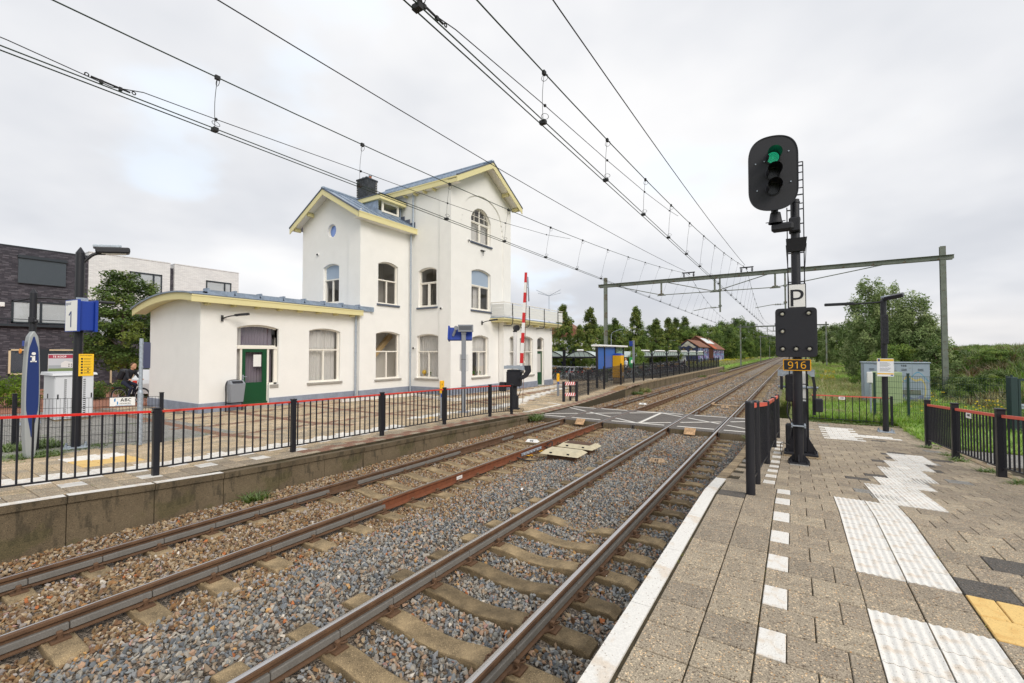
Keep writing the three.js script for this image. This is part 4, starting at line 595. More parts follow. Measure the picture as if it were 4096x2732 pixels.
  pipe(-18.72, -14.78, 0.2, 4.34); pipe(-18.42, -18.28, 0.2, 9.24); pipe(-18.3, -18.32, 9.5, 11.55);
  // lamps and cameras on the walls
  const wl = (l, x, y, z, turn, s = 1) => { const t = thing('wall_lamp', l, 'lamp', [x, y, z], turn, 'black wall lamps on the station'); part('base_plate', cbox(-0.11 * s, 0.11 * s, -0.12, 0.12, 0, 0.03, 0.005), M.black, t); part('arm', tube([V(0, 0, 0.03), V(0, 0.05, 0.14), V(0, 0.1, 0.32), V(0, 0.12, 0.5)], 0.024, 10, 7), M.black, t); part('lamp_head', [extr(shapeOf([[-0.07, 0], [0.07, 0], [0.1, 0.25], [0.08, 0.5], [-0.08, 0.5], [-0.1, 0.25]]), 0.06, 0.012).rotateX(Math.PI / 2 - 0.12).translate(0, 0.16, 0.45)], M.blacksoft, t); part('lens', box(-0.06, 0.06, -0.004, 0, 0.04, 0.3).rotateX(-0.12).translate(0, 0.095, 0.55), M.white, t); return t; };
  wl('black street lamp head on the low wing beside the green door', -18.84, 3.82, -8.6, Math.PI / 2 + 0.75); wl('black wall lamp arm on the tall front beside the balcony', -15.6, 4.25, -21.3, Math.PI / 2 + 0.35);
  const cam = (l, x, y, z, turn) => { const t = thing('dome_camera', l, 'camera', [x, y, z], turn, 'dome cameras on the walls'); part('mount', cyl(0.07, 0.075, 0.05, 14).rotateX(Math.PI / 2), M.white, t); part('dome', new THREE.SphereGeometry(0.06, 14, 8, 0, 6.3, 0, 1.6).rotateX(Math.PI / 2).translate(0, -0.01, 0.05), M.black, t); };
  cam('dome camera on the gable wall left of the arched window', -22.15, 7.9, -14.94, 0); cam('dome camera beside the sill of the top window', -15.59, 8.88, -19.95, Math.PI / 2); cam('dome camera beneath the slate sills at the tall corner', -16.2, 4.9, -18.38, 0); cam('dome camera by the downpipe near the ground floor', -18.3, 2.75, -18.44, 0);
  const fl = thing('wall_bracket', 'small black bracket projecting under the topmost window', 'bracket', [-15.59, 8.5, -21.3], Math.PI / 2); part('plate', box(-0.18, 0.18, 0.02, 0.06, 0, 0.12), M.black, fl); part('strut', rod(V(0, 0.03, 0.06), V(-0.12, -0.3, 0.16), 0.016), M.black, fl);
}
// ================================================================ railings, posts and furniture on the station side
function railing(name, label, posts, gy, o = {}) {               // posts: [x, z], upright bars between, red hand rail
  const h = o.h ?? 1.1, t = thing(name, label, 'railing', [posts[0][0], gy(...posts[0]), posts[0][1]], 0, o.group), P0 = t.position.clone(), w = o.post ?? 0.045;
  const pt = (n, g, m) => part(n, (Array.isArray(g) ? g : [g]).map((q) => q.translate(-P0.x, -P0.y, -P0.z)), m, t);
  posts.forEach(([x, z], i) => { const y = gy(x, z); if (!(o.skip || []).includes(i)) { pt('post', o.round ? [cyl(w, w, h + 0.25, 14).translate(x, y - 0.25, z), cyl(w * 1.03, w * 0.9, 0.02, 14).translate(x, y + h, z)] : [cbox(x - w, x + w, y - 0.25, y + h, z - w, z + w, 0.006), cbox(x - w * 1.15, x + w * 1.15, y + h, y + h + 0.03, z - w * 1.15, z + w * 1.15, 0.008)], M.black); }
    if (!i) return; const [px, pz] = posts[i - 1], py = gy(px, pz), d = Math.hypot(x - px, z - pz), ux = (x - px) / d, uz = (z - pz) / d, e = w + 0.035;
    const at = (s, dy) => V(px + ux * s, lerp(py, y, s / d) + dy, pz + uz * s);
    const rt = h - (o.drop ?? 0.035);
    pt('hand_rail', bar(at(e, rt), at(d - e, rt), 0.045, o.rh ?? 0.035), o.rail ? o.rail(i) : M.red); pt('bottom_rail', bar(at(e, o.low ?? 0.13), at(d - e, o.low ?? 0.13), 0.04, 0.022), M.black);
    pt('rail_bracket', [bar(at(0, rt - 0.01), at(e + 0.02, rt - 0.01), 0.02, 0.02), bar(at(d - e - 0.02, rt - 0.01), at(d, rt - 0.01), 0.02, 0.02), bar(at(0, 0.13), at(e + 0.02, 0.13), 0.02, 0.02), bar(at(d - e - 0.02, 0.13), at(d, 0.13), 0.02, 0.02)], M.black);
    const n = Math.max(1, Math.round((d - 2 * e) / (o.gap ?? 0.155))); for (let k = 0; k <= n; k++) { const s = lerp(e + 0.02, d - e - 0.02, k / n); pt('baluster', bar(at(s, o.low ?? 0.13), at(s, rt - 0.01), 0.022, 0.022), M.black); }
  });
  return t;
}
painted('red_bright', srgb('#e0261c'));
railing('platform_railing', 'long black railing with red hand rail along the station platform edge', [[-9.08, 0.4], [-9.08, -0.72], [-9.08, -3.15], [-9.08, -5.58], [-9.08, -8.01], [-9.08, -10.46], [-9.08, -12.88], [-9.08, -14.3]], (x, z) => leftY(x, z), { rail: (i) => (i < 3 ? M.red_bright : M.red) });

function meshFence(label, posts, gy, o = {}) {                     // welded wire panels between posts
  const h = o.h ?? 1.0, t = thing('mesh_fence', label, 'fence', [posts[0][0], gy(...posts[0]), posts[0][1]]), P0 = t.position.clone(), pm = o.pm ?? M.black;
  const pt = (n, g, m) => part(n, (Array.isArray(g) ? g : [g]).map((q) => q.translate(-P0.x, -P0.y, -P0.z)), m, t);
  posts.forEach(([x, z], i) => { const y = gy(x, z), w = o.w ?? 0.035; pt('post', [cbox(x - w, x + w, y - 0.2, y + h + 0.08, z - w, z + w, 0.005), cbox(x - w * 1.2, x + w * 1.2, y + h + 0.08, y + h + 0.1, z - w * 1.2, z + w * 1.2, 0.005)], pm);
    if (!i || (o.open || []).includes(i)) return; const [px, pz] = posts[i - 1], py = gy(px, pz), d = Math.hypot(x - px, z - pz), at = (s, dy) => V(lerp(px, x, s / d), lerp(py, y, s / d) + dy, lerp(pz, z, s / d)), r = o.r ?? 0.0035, g = [];
    const nv = Math.round(d / (o.vg ?? 0.06)); for (let k = 0; k <= nv; k++) g.push(rod(at(d * k / nv, 0.06), at(d * k / nv, h), r, 3));
    const nh = Math.max(2, Math.round((h - 0.06) / (o.hg ?? 0.2))); for (let k = 0; k <= nh; k++) { const v = lerp(0.06, h, k / nh); g.push(rod(at(0, v), at(d, v), r * 1.5, 3)); }
    pt('wire_panel', g, pm); });
  return t;
}
meshFence('black wire fence behind the blue information pillar, white sign hung on it', [[-17.6, -1.2], [-14.85, -2.5], [-14.1, -2.72], [-13.04, -4.62]], (x, z) => leftY(x, z), { h: 1.12 });
{ const s = thing('fence_sign', 'small white sign with blue marks hung on the black wire fence', 'sign', [-13.39, leftY(-13.3, -4.0) + 1.02, -3.98], Math.atan2(0.46, 0.9) + Math.PI / 2 - 0.95);
  s.rotation.y = Math.atan2(0.88, 0.45); part('plate', cbox(-0.23, 0.23, -0.1, 0.1, 0.01, 0.016, 0.002), M.white, s); part('lettering', [text('ABC', 0.075, 0.002).translate(0.06, 0.04, 0.016), text('HEKWERK', 0.034, 0.002, fontR).translate(0.05, -0.045, 0.016)], M.black, s); painted('cyan', srgb('#1e7fc0')); part('logo', [extr(shapeOf([[-0.15, 0.0], [-0.125, 0.012], [-0.125, 0.085], [-0.15, 0.07]]), 0.002).translate(0, 0, 0.016), extr(shapeOf([[-0.1, -0.07], [-0.08, -0.058], [-0.08, 0.0], [-0.1, 0.012]]), 0.002).translate(0, 0, 0.016)], M.cyan, s); part('small_print', box(-0.13, 0.17, -0.09, -0.082, 0.0162, 0.017), M.cyan, s); }

{ // blue information pillar
  painted('pillargrey', srgb('#a6abad'), { metalness: 0.2, roughness: 0.4 });
  const t = thing('information_pillar', 'tall blue and white surfboard shaped information pillar with a white i', 'pillar', [-13.1, 0.36, -2.42], 1.62);
  const hw = (y) => 0.058 + 0.05 * Math.pow(Math.sin(clamp((y - 0.0) / 2.55) * Math.PI * 0.97 + 0.02), 0.75), out = []; for (let i = 0; i <= 24; i++) { const y = 2.55 * i / 24; out.push([hw(y) * (y > 2.35 ? Math.sqrt(Math.max(0.02, 1 - Math.pow((y - 2.35) / 0.205, 2))) : 1), y]); }
  part('body', extr(shapeOf([...out, ...out.slice().reverse().map(([x, y]) => [-x, y])]), 0.2, 0.015).translate(0, 0, -0.1), M.pillargrey, t);
  const bl = out.filter(([, y]) => y > 0.42 && y < 2.5).map(([x, y]) => [Math.max(0.008, (x - 0.02) * Math.min(1, Math.max(0, (y - 0.38) / 0.6), Math.max(0, (2.5 - y) / 0.3))), y]);
  for (const s of [0, 1]) { const f = part('blue_panel', extr(shapeOf([...bl, ...bl.slice().reverse().map(([x, y]) => [-x, y])]), 0.006).translate(0, 0, 0.117), M.darkblue, t); f.rotation.y = s * Math.PI; part('letter', [cyl(0.03, 0.03, 0.006, 14).rotateX(Math.PI / 2).translate(0, 2.1, 0.126), box(-0.022, 0.022, 1.93, 2.055, 0.122, 0.129), box(-0.045, 0.0, 2.03, 2.055, 0.122, 0.129), box(-0.045, 0.045, 1.93, 1.955, 0.122, 0.129)], M.white, f); }
  painted('orange', srgb('#e8932a')); part('button', cyl(0.05, 0.05, 0.02, 14).rotateZ(Math.PI / 2).translate(-0.15, 2.15, 0), M.orange, t); part('label', box(-0.125, -0.12, 2.25, 2.36, -0.06, 0.06), M.blue, t); }

function lampPost(l, p, turn, hgt, o = {}) {
  const t = thing('lamp_post', l, 'lamp post', p, turn, 'black lamp posts'), r = o.r ?? 0.083;
  part('pole', [cyl(r, r, hgt, 8), cyl(r * 1.05, 0.01, 0.14, 8).translate(0, hgt, 0)], M.black, t); part('base_plate', [cbox(-0.2, 0.2, 0, 0.03, -0.2, 0.2, 0.006), ...[[-1, -1], [1, -1], [1, 1], [-1, 1]].map(([a, b]) => cyl(0.022, 0.022, 0.07, 8).translate(a * 0.16, 0.03, b * 0.16))], M.galv, t);
  if (o.head) { part('arm', tube([V(0.04, hgt - 0.22, 0), V(0.12, hgt - 0.1, 0), V(0.24, hgt + 0.02, 0), V(0.42, hgt + 0.06, 0)], 0.035, 12, 8), M.black, t); const hd = part('lamp_head', extr(rrect(0.62, 0.13, 0.05), 0.28, 0.02).translate(0, 0, -0.14).rotateZ(0.12).translate(0.55, hgt + 0.14, 0), M.black, t); part('lens', [box(-0.22, 0.22, -0.008, 0, -0.1, 0.1).rotateZ(0.12).translate(0.57, hgt + 0.07, 0)], M.white, hd); part('housing', extr(rrect(0.5, 0.06, 0.02), 0.26, 0.01).translate(-0.05, 0, -0.13).rotateZ(0.12).translate(0.5, hgt + 0.225, 0), M.galv, hd); }
  if (o.camera) part('camera', [cbox(-0.06, 0.06, o.camera, o.camera + 0.16, 0.08, 0.16, 0.01), new THREE.SphereGeometry(0.06, 12, 8).translate(0.1, o.camera + 0.03, 0.12)], M.black, t);
  return t;
}
{ const t = lampPost('tall black lamp post carrying the platform number box and yellow board', [-13.75, 0.33, -3.27], 0.15, 4.42, { head: 1, camera: 3.1 });
  t.rotation.y = 1.3;
  const s = thing('platform_sign', 'white and blue platform number box with a large 1', 'sign', [-13.72, 0.33 + 2.62, -3.3], 0.12);
  for (const z of [-0.19, 0.12]) { const q = part('panel', cbox(-0.3, 0.3, 0, 0.72, z, z + 0.05, 0.006), M.blue, s); const zz = z > 0 ? z + 0.051 : z - 0.001; part('face', box(-0.27, 0.27, 0.02, 0.7, zz - 0.002, zz + 0.002), M.white, q); part('numeral', [text('1', 0.36, 0.002, fontR).rotateY(z > 0 ? 0 : Math.PI).translate(-0.05, 0.28, z > 0 ? zz + 0.002 : zz - 0.002), text('spoor', 0.07, 0.002, fontR).rotateY(z > 0 ? 0 : Math.PI).translate(-0.13, 0.62, z > 0 ? zz + 0.002 : zz - 0.002)], M.darkblue, q); }
  part('core', cbox(-0.24, 0.24, 0.03, 0.69, -0.138, 0.118, 0.01), M.blue, s); part('clamp', box(-0.06, 0.06, 0.69, 0.78, -0.1, 0.1), M.galv, s); s.rotation.y = 0.12;
  const y = thing('notice_board', 'yellow notice board with black pictograms strapped to the lamp post', 'sign', [-13.62, 0.33 + 1.62, -3.38], 1.3);
  const yt = canvasTex(256, 512, (x, w, h) => { x.fillStyle = '#f4c41c'; x.fillRect(0, 0, w, h); x.fillStyle = '#1d1d1d'; x.font = 'bold 34px sans-serif'; x.fillText('Coronaregels', 14, 44); for (let i = 0; i < 6; i++) { x.fillRect(38, 90 + i * 66, 34, 42); x.fillRect(86, 96 + i * 66, 132, 5); x.fillRect(86, 110 + i * 66, 110, 5); x.fillRect(86, 124 + i * 66, 124, 4); } x.fillRect(150, 330, 22, 26); x.fillRect(150, 400, 22, 26); });
  mat('yellow_print', { map: yt, roughness: 0.5 }); part('board', cbox(-0.125, 0.125, 0, 0.5, 0.0, 0.008, 0.002), M.yellow, y); part('print', quadPlane(0.246, 0.494).translate(0, 0.25, 0.0105), M.yellow_print, y, true); }
{ const t = lampPost('slimmer black lamp post with thin cross arm behind the information pillar', [-19.6, 0.3, -3.63], 0.6, 4.0, { r: 0.085, camera: 3.1 }); t.rotation.y = 1.1; part('cross_arm', [tube([V(-0.42, 3.72, 0), V(0, 3.84, 0), V(0.6, 3.86, 0), V(1.1, 3.84, 0)], 0.028, 14, 7), tube([V(1.05, 3.84, 0), V(1.9, 3.8, 0)], 0.045, 4, 8)], M.black, t); }
{ const t = thing('sign_pole', 'galvanised pole with dark blue sign seen edge on', 'pole', [-12.82, 0.35, -4.13]); part('pole', [cyl(0.055, 0.055, 1.2, 12), cyl(0.055, 0.04, 0.06, 12).translate(0, 1.2, 0), cyl(0.038, 0.038, 1.24, 12).translate(0, 1.22, 0)], M.galv, t); part('sign_plate', cbox(0.05, 0.62, 1.75, 2.38, -0.015, 0.015, 0.01).rotateY(Math.PI - 0.58), M.darkblue, t); for (const y of [1.78, 2.33]) part('clamp', [cyl(0.045, 0.045, 0.035, 10).translate(0, y, 0), box(0, 0.12, y, y + 0.03, -0.02, 0.02).rotateY(Math.PI - 0.42)], M.galv, t); }
{ // white equipment cabinet
  const t = thing('equipment_cabinet', 'pale grey ventilated equipment cabinet behind the wire fence', 'cabinet', [-20.3, 0.25, -4.65]); painted('cabwhite', srgb('#d9dce0'));
  part('body', cbox(-0.75, 0.5, 0.1, 1.5, -0.46, 0.46, 0.01), M.cabwhite, t); part('plinth', box(-0.72, 0.46, -0.1, 0.1, -0.43, 0.43), M.concrete, t); part('roof', hexa([[-0.82, 1.5, -0.54], [0.58, 1.5, -0.54], [0.58, 1.5, 0.54], [-0.82, 1.5, 0.54]], [[-0.8, 1.6, -0.52], [0.55, 1.57, -0.52], [0.55, 1.57, 0.52], [-0.8, 1.6, 0.52]]), M.cabwhite, t);
  for (const [a, b] of [[-0.45, -0.005], [0.005, 0.45]]) { const d = part('door', cbox(0.5, 0.515, 0.14, 1.46, a, b, 0.004), M.cabwhite, t); const v = []; for (let k = 0; k < 18; k++) v.push(box(0.514, 0.517, 0.25 + k * 0.064, 0.28 + k * 0.064, a + 0.19, a + 0.25)); part('vents', v, M.black, d); part('handle', box(0.515, 0.53, 0.75, 0.9, b < 0 ? -0.42 : 0.38, b < 0 ? -0.39 : 0.41), M.black, d); }
  const d2 = part('door', cbox(-0.7, 0.45, 0.14, 1.46, 0.46, 0.472, 0.004), M.cabwhite, t); part('handle', box(-0.2, -0.17, 0.75, 0.9, 0.472, 0.49), M.black, d2); }
{ // litter bin
  const t = thing('litter_bin', 'grey litter bin on a black hoop stand beside the green door', 'bin', [-18.4, 0.2, -8.93], Math.PI / 2);
  part('bin', [hexa([[-0.22, 0.36, -0.15], [0.22, 0.36, -0.15], [0.22, 0.36, 0.12], [-0.22, 0.36, 0.12]], [[-0.27, 1.06, -0.2], [0.27, 1.06, -0.2], [0.27, 1.06, 0.18], [-0.27, 1.06, 0.18]]), hexa([[-0.27, 1.062, -0.2], [0.27, 1.062, -0.2], [0.27, 1.062, 0.18], [-0.27, 1.062, 0.18]], [[-0.25, 1.2, -0.18], [0.25, 1.2, -0.18], [0.25, 1.2, 0.05], [-0.25, 1.2, 0.05]])], M.grey, t); part('opening', hexa([[-0.19, 1.09, 0.16], [0.19, 1.09, 0.16], [0.19, 1.09, 0.17], [-0.19, 1.09, 0.17]], [[-0.19, 1.18, 0.072], [0.19, 1.18, 0.072], [0.19, 1.18, 0.09], [-0.19, 1.18, 0.09]]), M.black, t);
  part('stand', [tube([V(-0.3, -0.05, -0.12), V(-0.3, 0.6, -0.12), V(-0.3, 1.08, -0.12), V(-0.22, 1.18, -0.14), V(0.22, 1.18, -0.2), V(0.3, 1.08, -0.12), V(0.3, 0.6, -0.12), V(0.3, -0.05, -0.12)], 0.024, 30, 7), rod(V(-0.3, 0.32, -0.12), V(0.3, 0.32, -0.12), 0.02)], M.black, t); }
function reader(l, p, turn) { const t = thing('card_reader', l, 'card reader', p, turn, 'yellow card readers'); part('post', [cbox(-0.055, 0.055, 0, 0.85, -0.05, 0.05, 0.012), box(-0.09, 0.09, 0, 0.012, -0.09, 0.09)], M.grey, t); part('head', cbox(-0.075, 0.075, 0.82, 1.26, -0.045, 0.055, 0.02), M.yellow, t); part('sticker', box(-0.045, 0.045, 0.7, 0.8, 0.0505, 0.053), M.blue, t); part('slot', box(-0.01, 0.01, 1.1, 1.16, 0.0555, 0.057), M.black, t); }
reader('yellow card reader post by the platform railing before the white house', [-10.16, 0.27, -11.57], 0.9); reader('yellow card reader post behind the striped barrier beyond the crossing', [-10.9, 0.08, -21.9], 0.9);
{ // information display
  const t = thing('departure_display', 'tilted blue departure display on a grey post before the white house', 'display', [-10.62, 0.22, -13.33], 0.55);
  part('post', [cbox(-0.08, 0.08, 0, 3.02, -0.07, 0.07, 0.012), cbox(-0.2, 0.2, 0, 0.02, -0.2, 0.2, 0.004)], M.grey, t); part('collar', [1.0, 2.0].map((y) => box(-0.083, 0.083, y, y + 0.012, -0.073, 0.073)), M.black, t);
  const hb = part('housing', [cbox(-0.2, 0.36, 3.05, 3.32, -0.02, 0.16, 0.008), box(-0.09, 0.09, 2.98, 3.06, -0.05, 0.1)], M.grey, t); const v = []; for (let k = 0; k < 13; k++) v.push(box(-0.15 + k * 0.037, -0.13 + k * 0.037, 3.11, 3.27, 0.158, 0.162)); part('vents', v, M.black, hb);
  part('screen', [cbox(-0.62, 0.3, -0.24, 0.26, -0.2, -0.06, 0.012).rotateX(-0.28).translate(0, 3.0, -0.05), cbox(-0.62, -0.56, -0.26, 0.3, -0.32, -0.02, 0.01).rotateX(-0.28).translate(0, 3.02, -0.02)], M.blue, t); part('side_arm', [cyl(0.08, 0.08, 0.06, 16).rotateZ(Math.PI / 2).rotateY(Math.PI / 2).translate(-0.28, 3.2, 0.06), bar(V(-0.28, 3.2, 0.05), V(-0.42, 2.9, -0.06), 0.05, 0.09)], M.grey, t); part('white_board', cbox(-0.17, 0.17, 1.55, 2.2, -0.11, -0.08, 0.006), M.white, t); }

// level crossing barrier machines
function barrier(l, p, turn, o) {
  const t = thing('crossing_barrier', l, 'barrier', p, turn, 'raised crossing barriers');
  part('foot', cbox(-0.36, 0.36, -0.2, 0.06, -0.36, 0.36, 0.02), M.concrete, t); part('pedestal', [cbox(-0.16, 0.16, 0.06, 0.62, -0.14, 0.14, 0.02), cbox(-0.1, 0.1, 0.62, 1.0, -0.1, 0.1, 0.01), cbox(-0.22, 0.22, 0.06, 0.09, -0.22, 0.22, 0.004)], M.blacksoft, t);
  const mb = part('machine', [cbox(-0.3, 0.3, 1.0, 1.62, -0.24, 0.24, 0.03), cbox(-0.28, 0.28, 1.62, 1.68, -0.22, 0.22, 0.02)], M.black, t); part('latch', [box(-0.05, 0.05, 1.4, 1.5, 0.241, 0.247)], M.blacksoft, mb);
  part('bracket', [extr(shapeOf([[-0.38, 0], [-0.38, 0.13], [0.5, 0.13], [0.56, 0.0], [0.4, -0.06], [0.1, 0.02]]), 0.03).translate(0, 1.72, -0.32), extr(shapeOf([[-0.38, 0], [-0.38, 0.13], [0.5, 0.13], [0.56, 0.0], [0.4, -0.06], [0.1, 0.02]]), 0.03).translate(0, 1.72, 0.29)], M.galv, t);
  for (const z of [-0.34, 0.3]) part('counterweight_arm', [extr(shapeOf([[0.46, 1.85], [0.64, 1.85], [0.66, 1.6], [0.5, 1.36], [0.36, 1.28], [0.22, 1.3], [0.24, 1.4], [0.42, 1.5], [0.5, 1.62]]), 0.06, 0.012).translate(0, 0, z - 0.02)], M.blacksoft, t); part('axle', rod(V(0.3, 1.38, -0.4), V(0.3, 1.38, 0.4), 0.045, 12), M.black, t); part('cable', tube([V(0.2, 1.2, 0.2), V(0.28, 0.8, 0.24), V(0.16, 0.5, 0.2), V(0.2, 0.1, 0.24)], 0.014, 16, 5), M.cable, t);
  part('light_box', [cbox(-0.62, -0.34, 0.78, 1.16, -0.12, 0.1, 0.02), box(-0.4, -0.1, 0.95, 1.0, -0.03, 0.03)], M.blacksoft, t);
  if (o.mast) { part('mast', [cyl(0.075, 0.075, o.mast - 1.6, 14).translate(-0.02, 1.65, -0.3)], M.white, t); const b = part('bell', [cyl(0.09, 0.09, 0.06, 14).translate(-0.02, o.mast + 0.05, -0.3), cyl(0.13, 0.13, 0.16, 18).rotateX(Math.PI / 2).rotateY(0.5).translate(0, o.mast + 0.22, -0.38)], M.black, t); }
  if (o.boom) { const gs = [[], []]; const L = o.boom, seg = 9; const lean = 0.05, at = (s) => V(0.3 + lean * s, 1.95 + s, 0.0); for (let k = 0; k < seg; k++) gs[k % 2].push(bar(at(L * k / seg), at(L * (k + 1) / seg), 0.055, lerp(0.14, 0.1, k / seg))); mat('boom_red', { color: srgb('#d0282c'), roughness: 0.45 }); part('boom', [bar(at(-0.2), at(L), 0.05, 0.096)], M.white, t); part('red_band', gs[0].map((g) => g.scale(1.001, 1, 1)), M.boom_red, t); part('white_band', gs[1], M.white, t); part('cable', [rod(at(0.1).add(V(0.12, 0, 0)), at(L * 0.9).add(V(0.06, 0, 0)), 0.012, 5), rod(V(0.36, 0.35, 0.1), V(0.42, 1.95, 0.05), 0.012, 5), ...Array.from({ length: 12 }, (_, k) => rod(at(L * k / 13 + 0.2), at(L * k / 13 + 0.2).add(V(0.1, 0.04, 0)), 0.008, 4))], M.tile_red, t); part('skirt', [rod(at(L * 0.95).add(V(0.08, 0, 0)), at(L * 0.68).add(V(0.17, 0, 0)), 0.02, 6), rod(at(L * 0.95).add(V(0.1, 0, 0.04)), at(L * 0.68).add(V(0.2, 0, 0.04)), 0.02, 6)], M.galv, t); }
  return t;
}
barrier('raised red and white barrier with white bell post beside the white house', [-9.78, 0.1, -15.62], 0.4, { mast: 3.2, boom: 3.75 });

{ // striped planks, then the dark mesh fence along the far end of the platform
  const t = thing('plank_barrier', 'red and white striped plank barrier where the far fence begins', 'barrier', [-9.62, 0.06, -19.95]);
  for (const [x, z] of [[0, 0], [0.5, -0.42]]) part('post', cbox(x - 0.06, x + 0.06, -0.2, 1.0, z - 0.06, z + 0.06, 0.01), M.blacksoft, t);
  const st = canvasTex(256, 64, (x, w, h) => { x.fillStyle = '#f2f0ee'; x.fillRect(0, 0, w, h); x.fillStyle = '#cf2f2c'; for (let i = -1; i < 6; i++) { x.beginPath(); x.moveTo(i * 51, h); x.lineTo(i * 51 + 24, h); x.lineTo(i * 51 + 48, 0); x.lineTo(i * 51 + 24, 0); x.fill(); } }); mat('stripes', { map: st, roughness: 0.5 });
  for (const y of [0.28, 0.82]) { const g = new THREE.BoxGeometry(0.56, 0.16, 0.03); part('plank', g.rotateY(Math.atan2(0.42, 0.5)).translate(0.25, y + 0.08, -0.21), M.stripes, t, true); }
  const posts = [[-9.5, -20.45]]; for (const [x, z] of [[-9.62, -23.05], [-9.7, -25.7], [-9.5, -28.2]]) posts.push([x, z]); for (let k = 1; k <= 18; k++) posts.push([-9.42, -28.2 - k * 2.44]);
  mat('scrim', { color: srgb('#2a2b30'), roughness: 0.8, transparent: true, opacity: 0.34 });
  const f = meshFence('long dark mesh fence along the far end of the station platform', posts, (x, z) => pw([[-19.5, 0.03], [-22, 0.14], [-26.3, 0.3], [-28.5, 0.42], [-80, 0.43]], z), { h: 1.28, w: 0.045, vg: 0.1, r: 0.004, hg: 0.2 });
  for (let i = 1; i < posts.length; i++) { const [ax, az] = posts[i - 1], [bx, bz] = posts[i], gy = (z) => pw([[-19.5, 0.03], [-22, 0.14], [-26.3, 0.3], [-28.5, 0.42], [-80, 0.43]], z); const p = f.position; part('screen_sheet', hexa([[ax - 0.012, gy(az) + 0.1, az], [ax - 0.008, gy(az) + 0.1, az], [bx - 0.008, gy(bz) + 0.1, bz], [bx - 0.012, gy(bz) + 0.1, bz]], [[ax - 0.012, gy(az) + 1.26, az], [ax - 0.008, gy(az) + 1.26, az], [bx - 0.008, gy(bz) + 1.26, bz], [bx - 0.012, gy(bz) + 1.26, bz]]).translate(-p.x, -p.y, -p.z), M.scrim, f); }
}
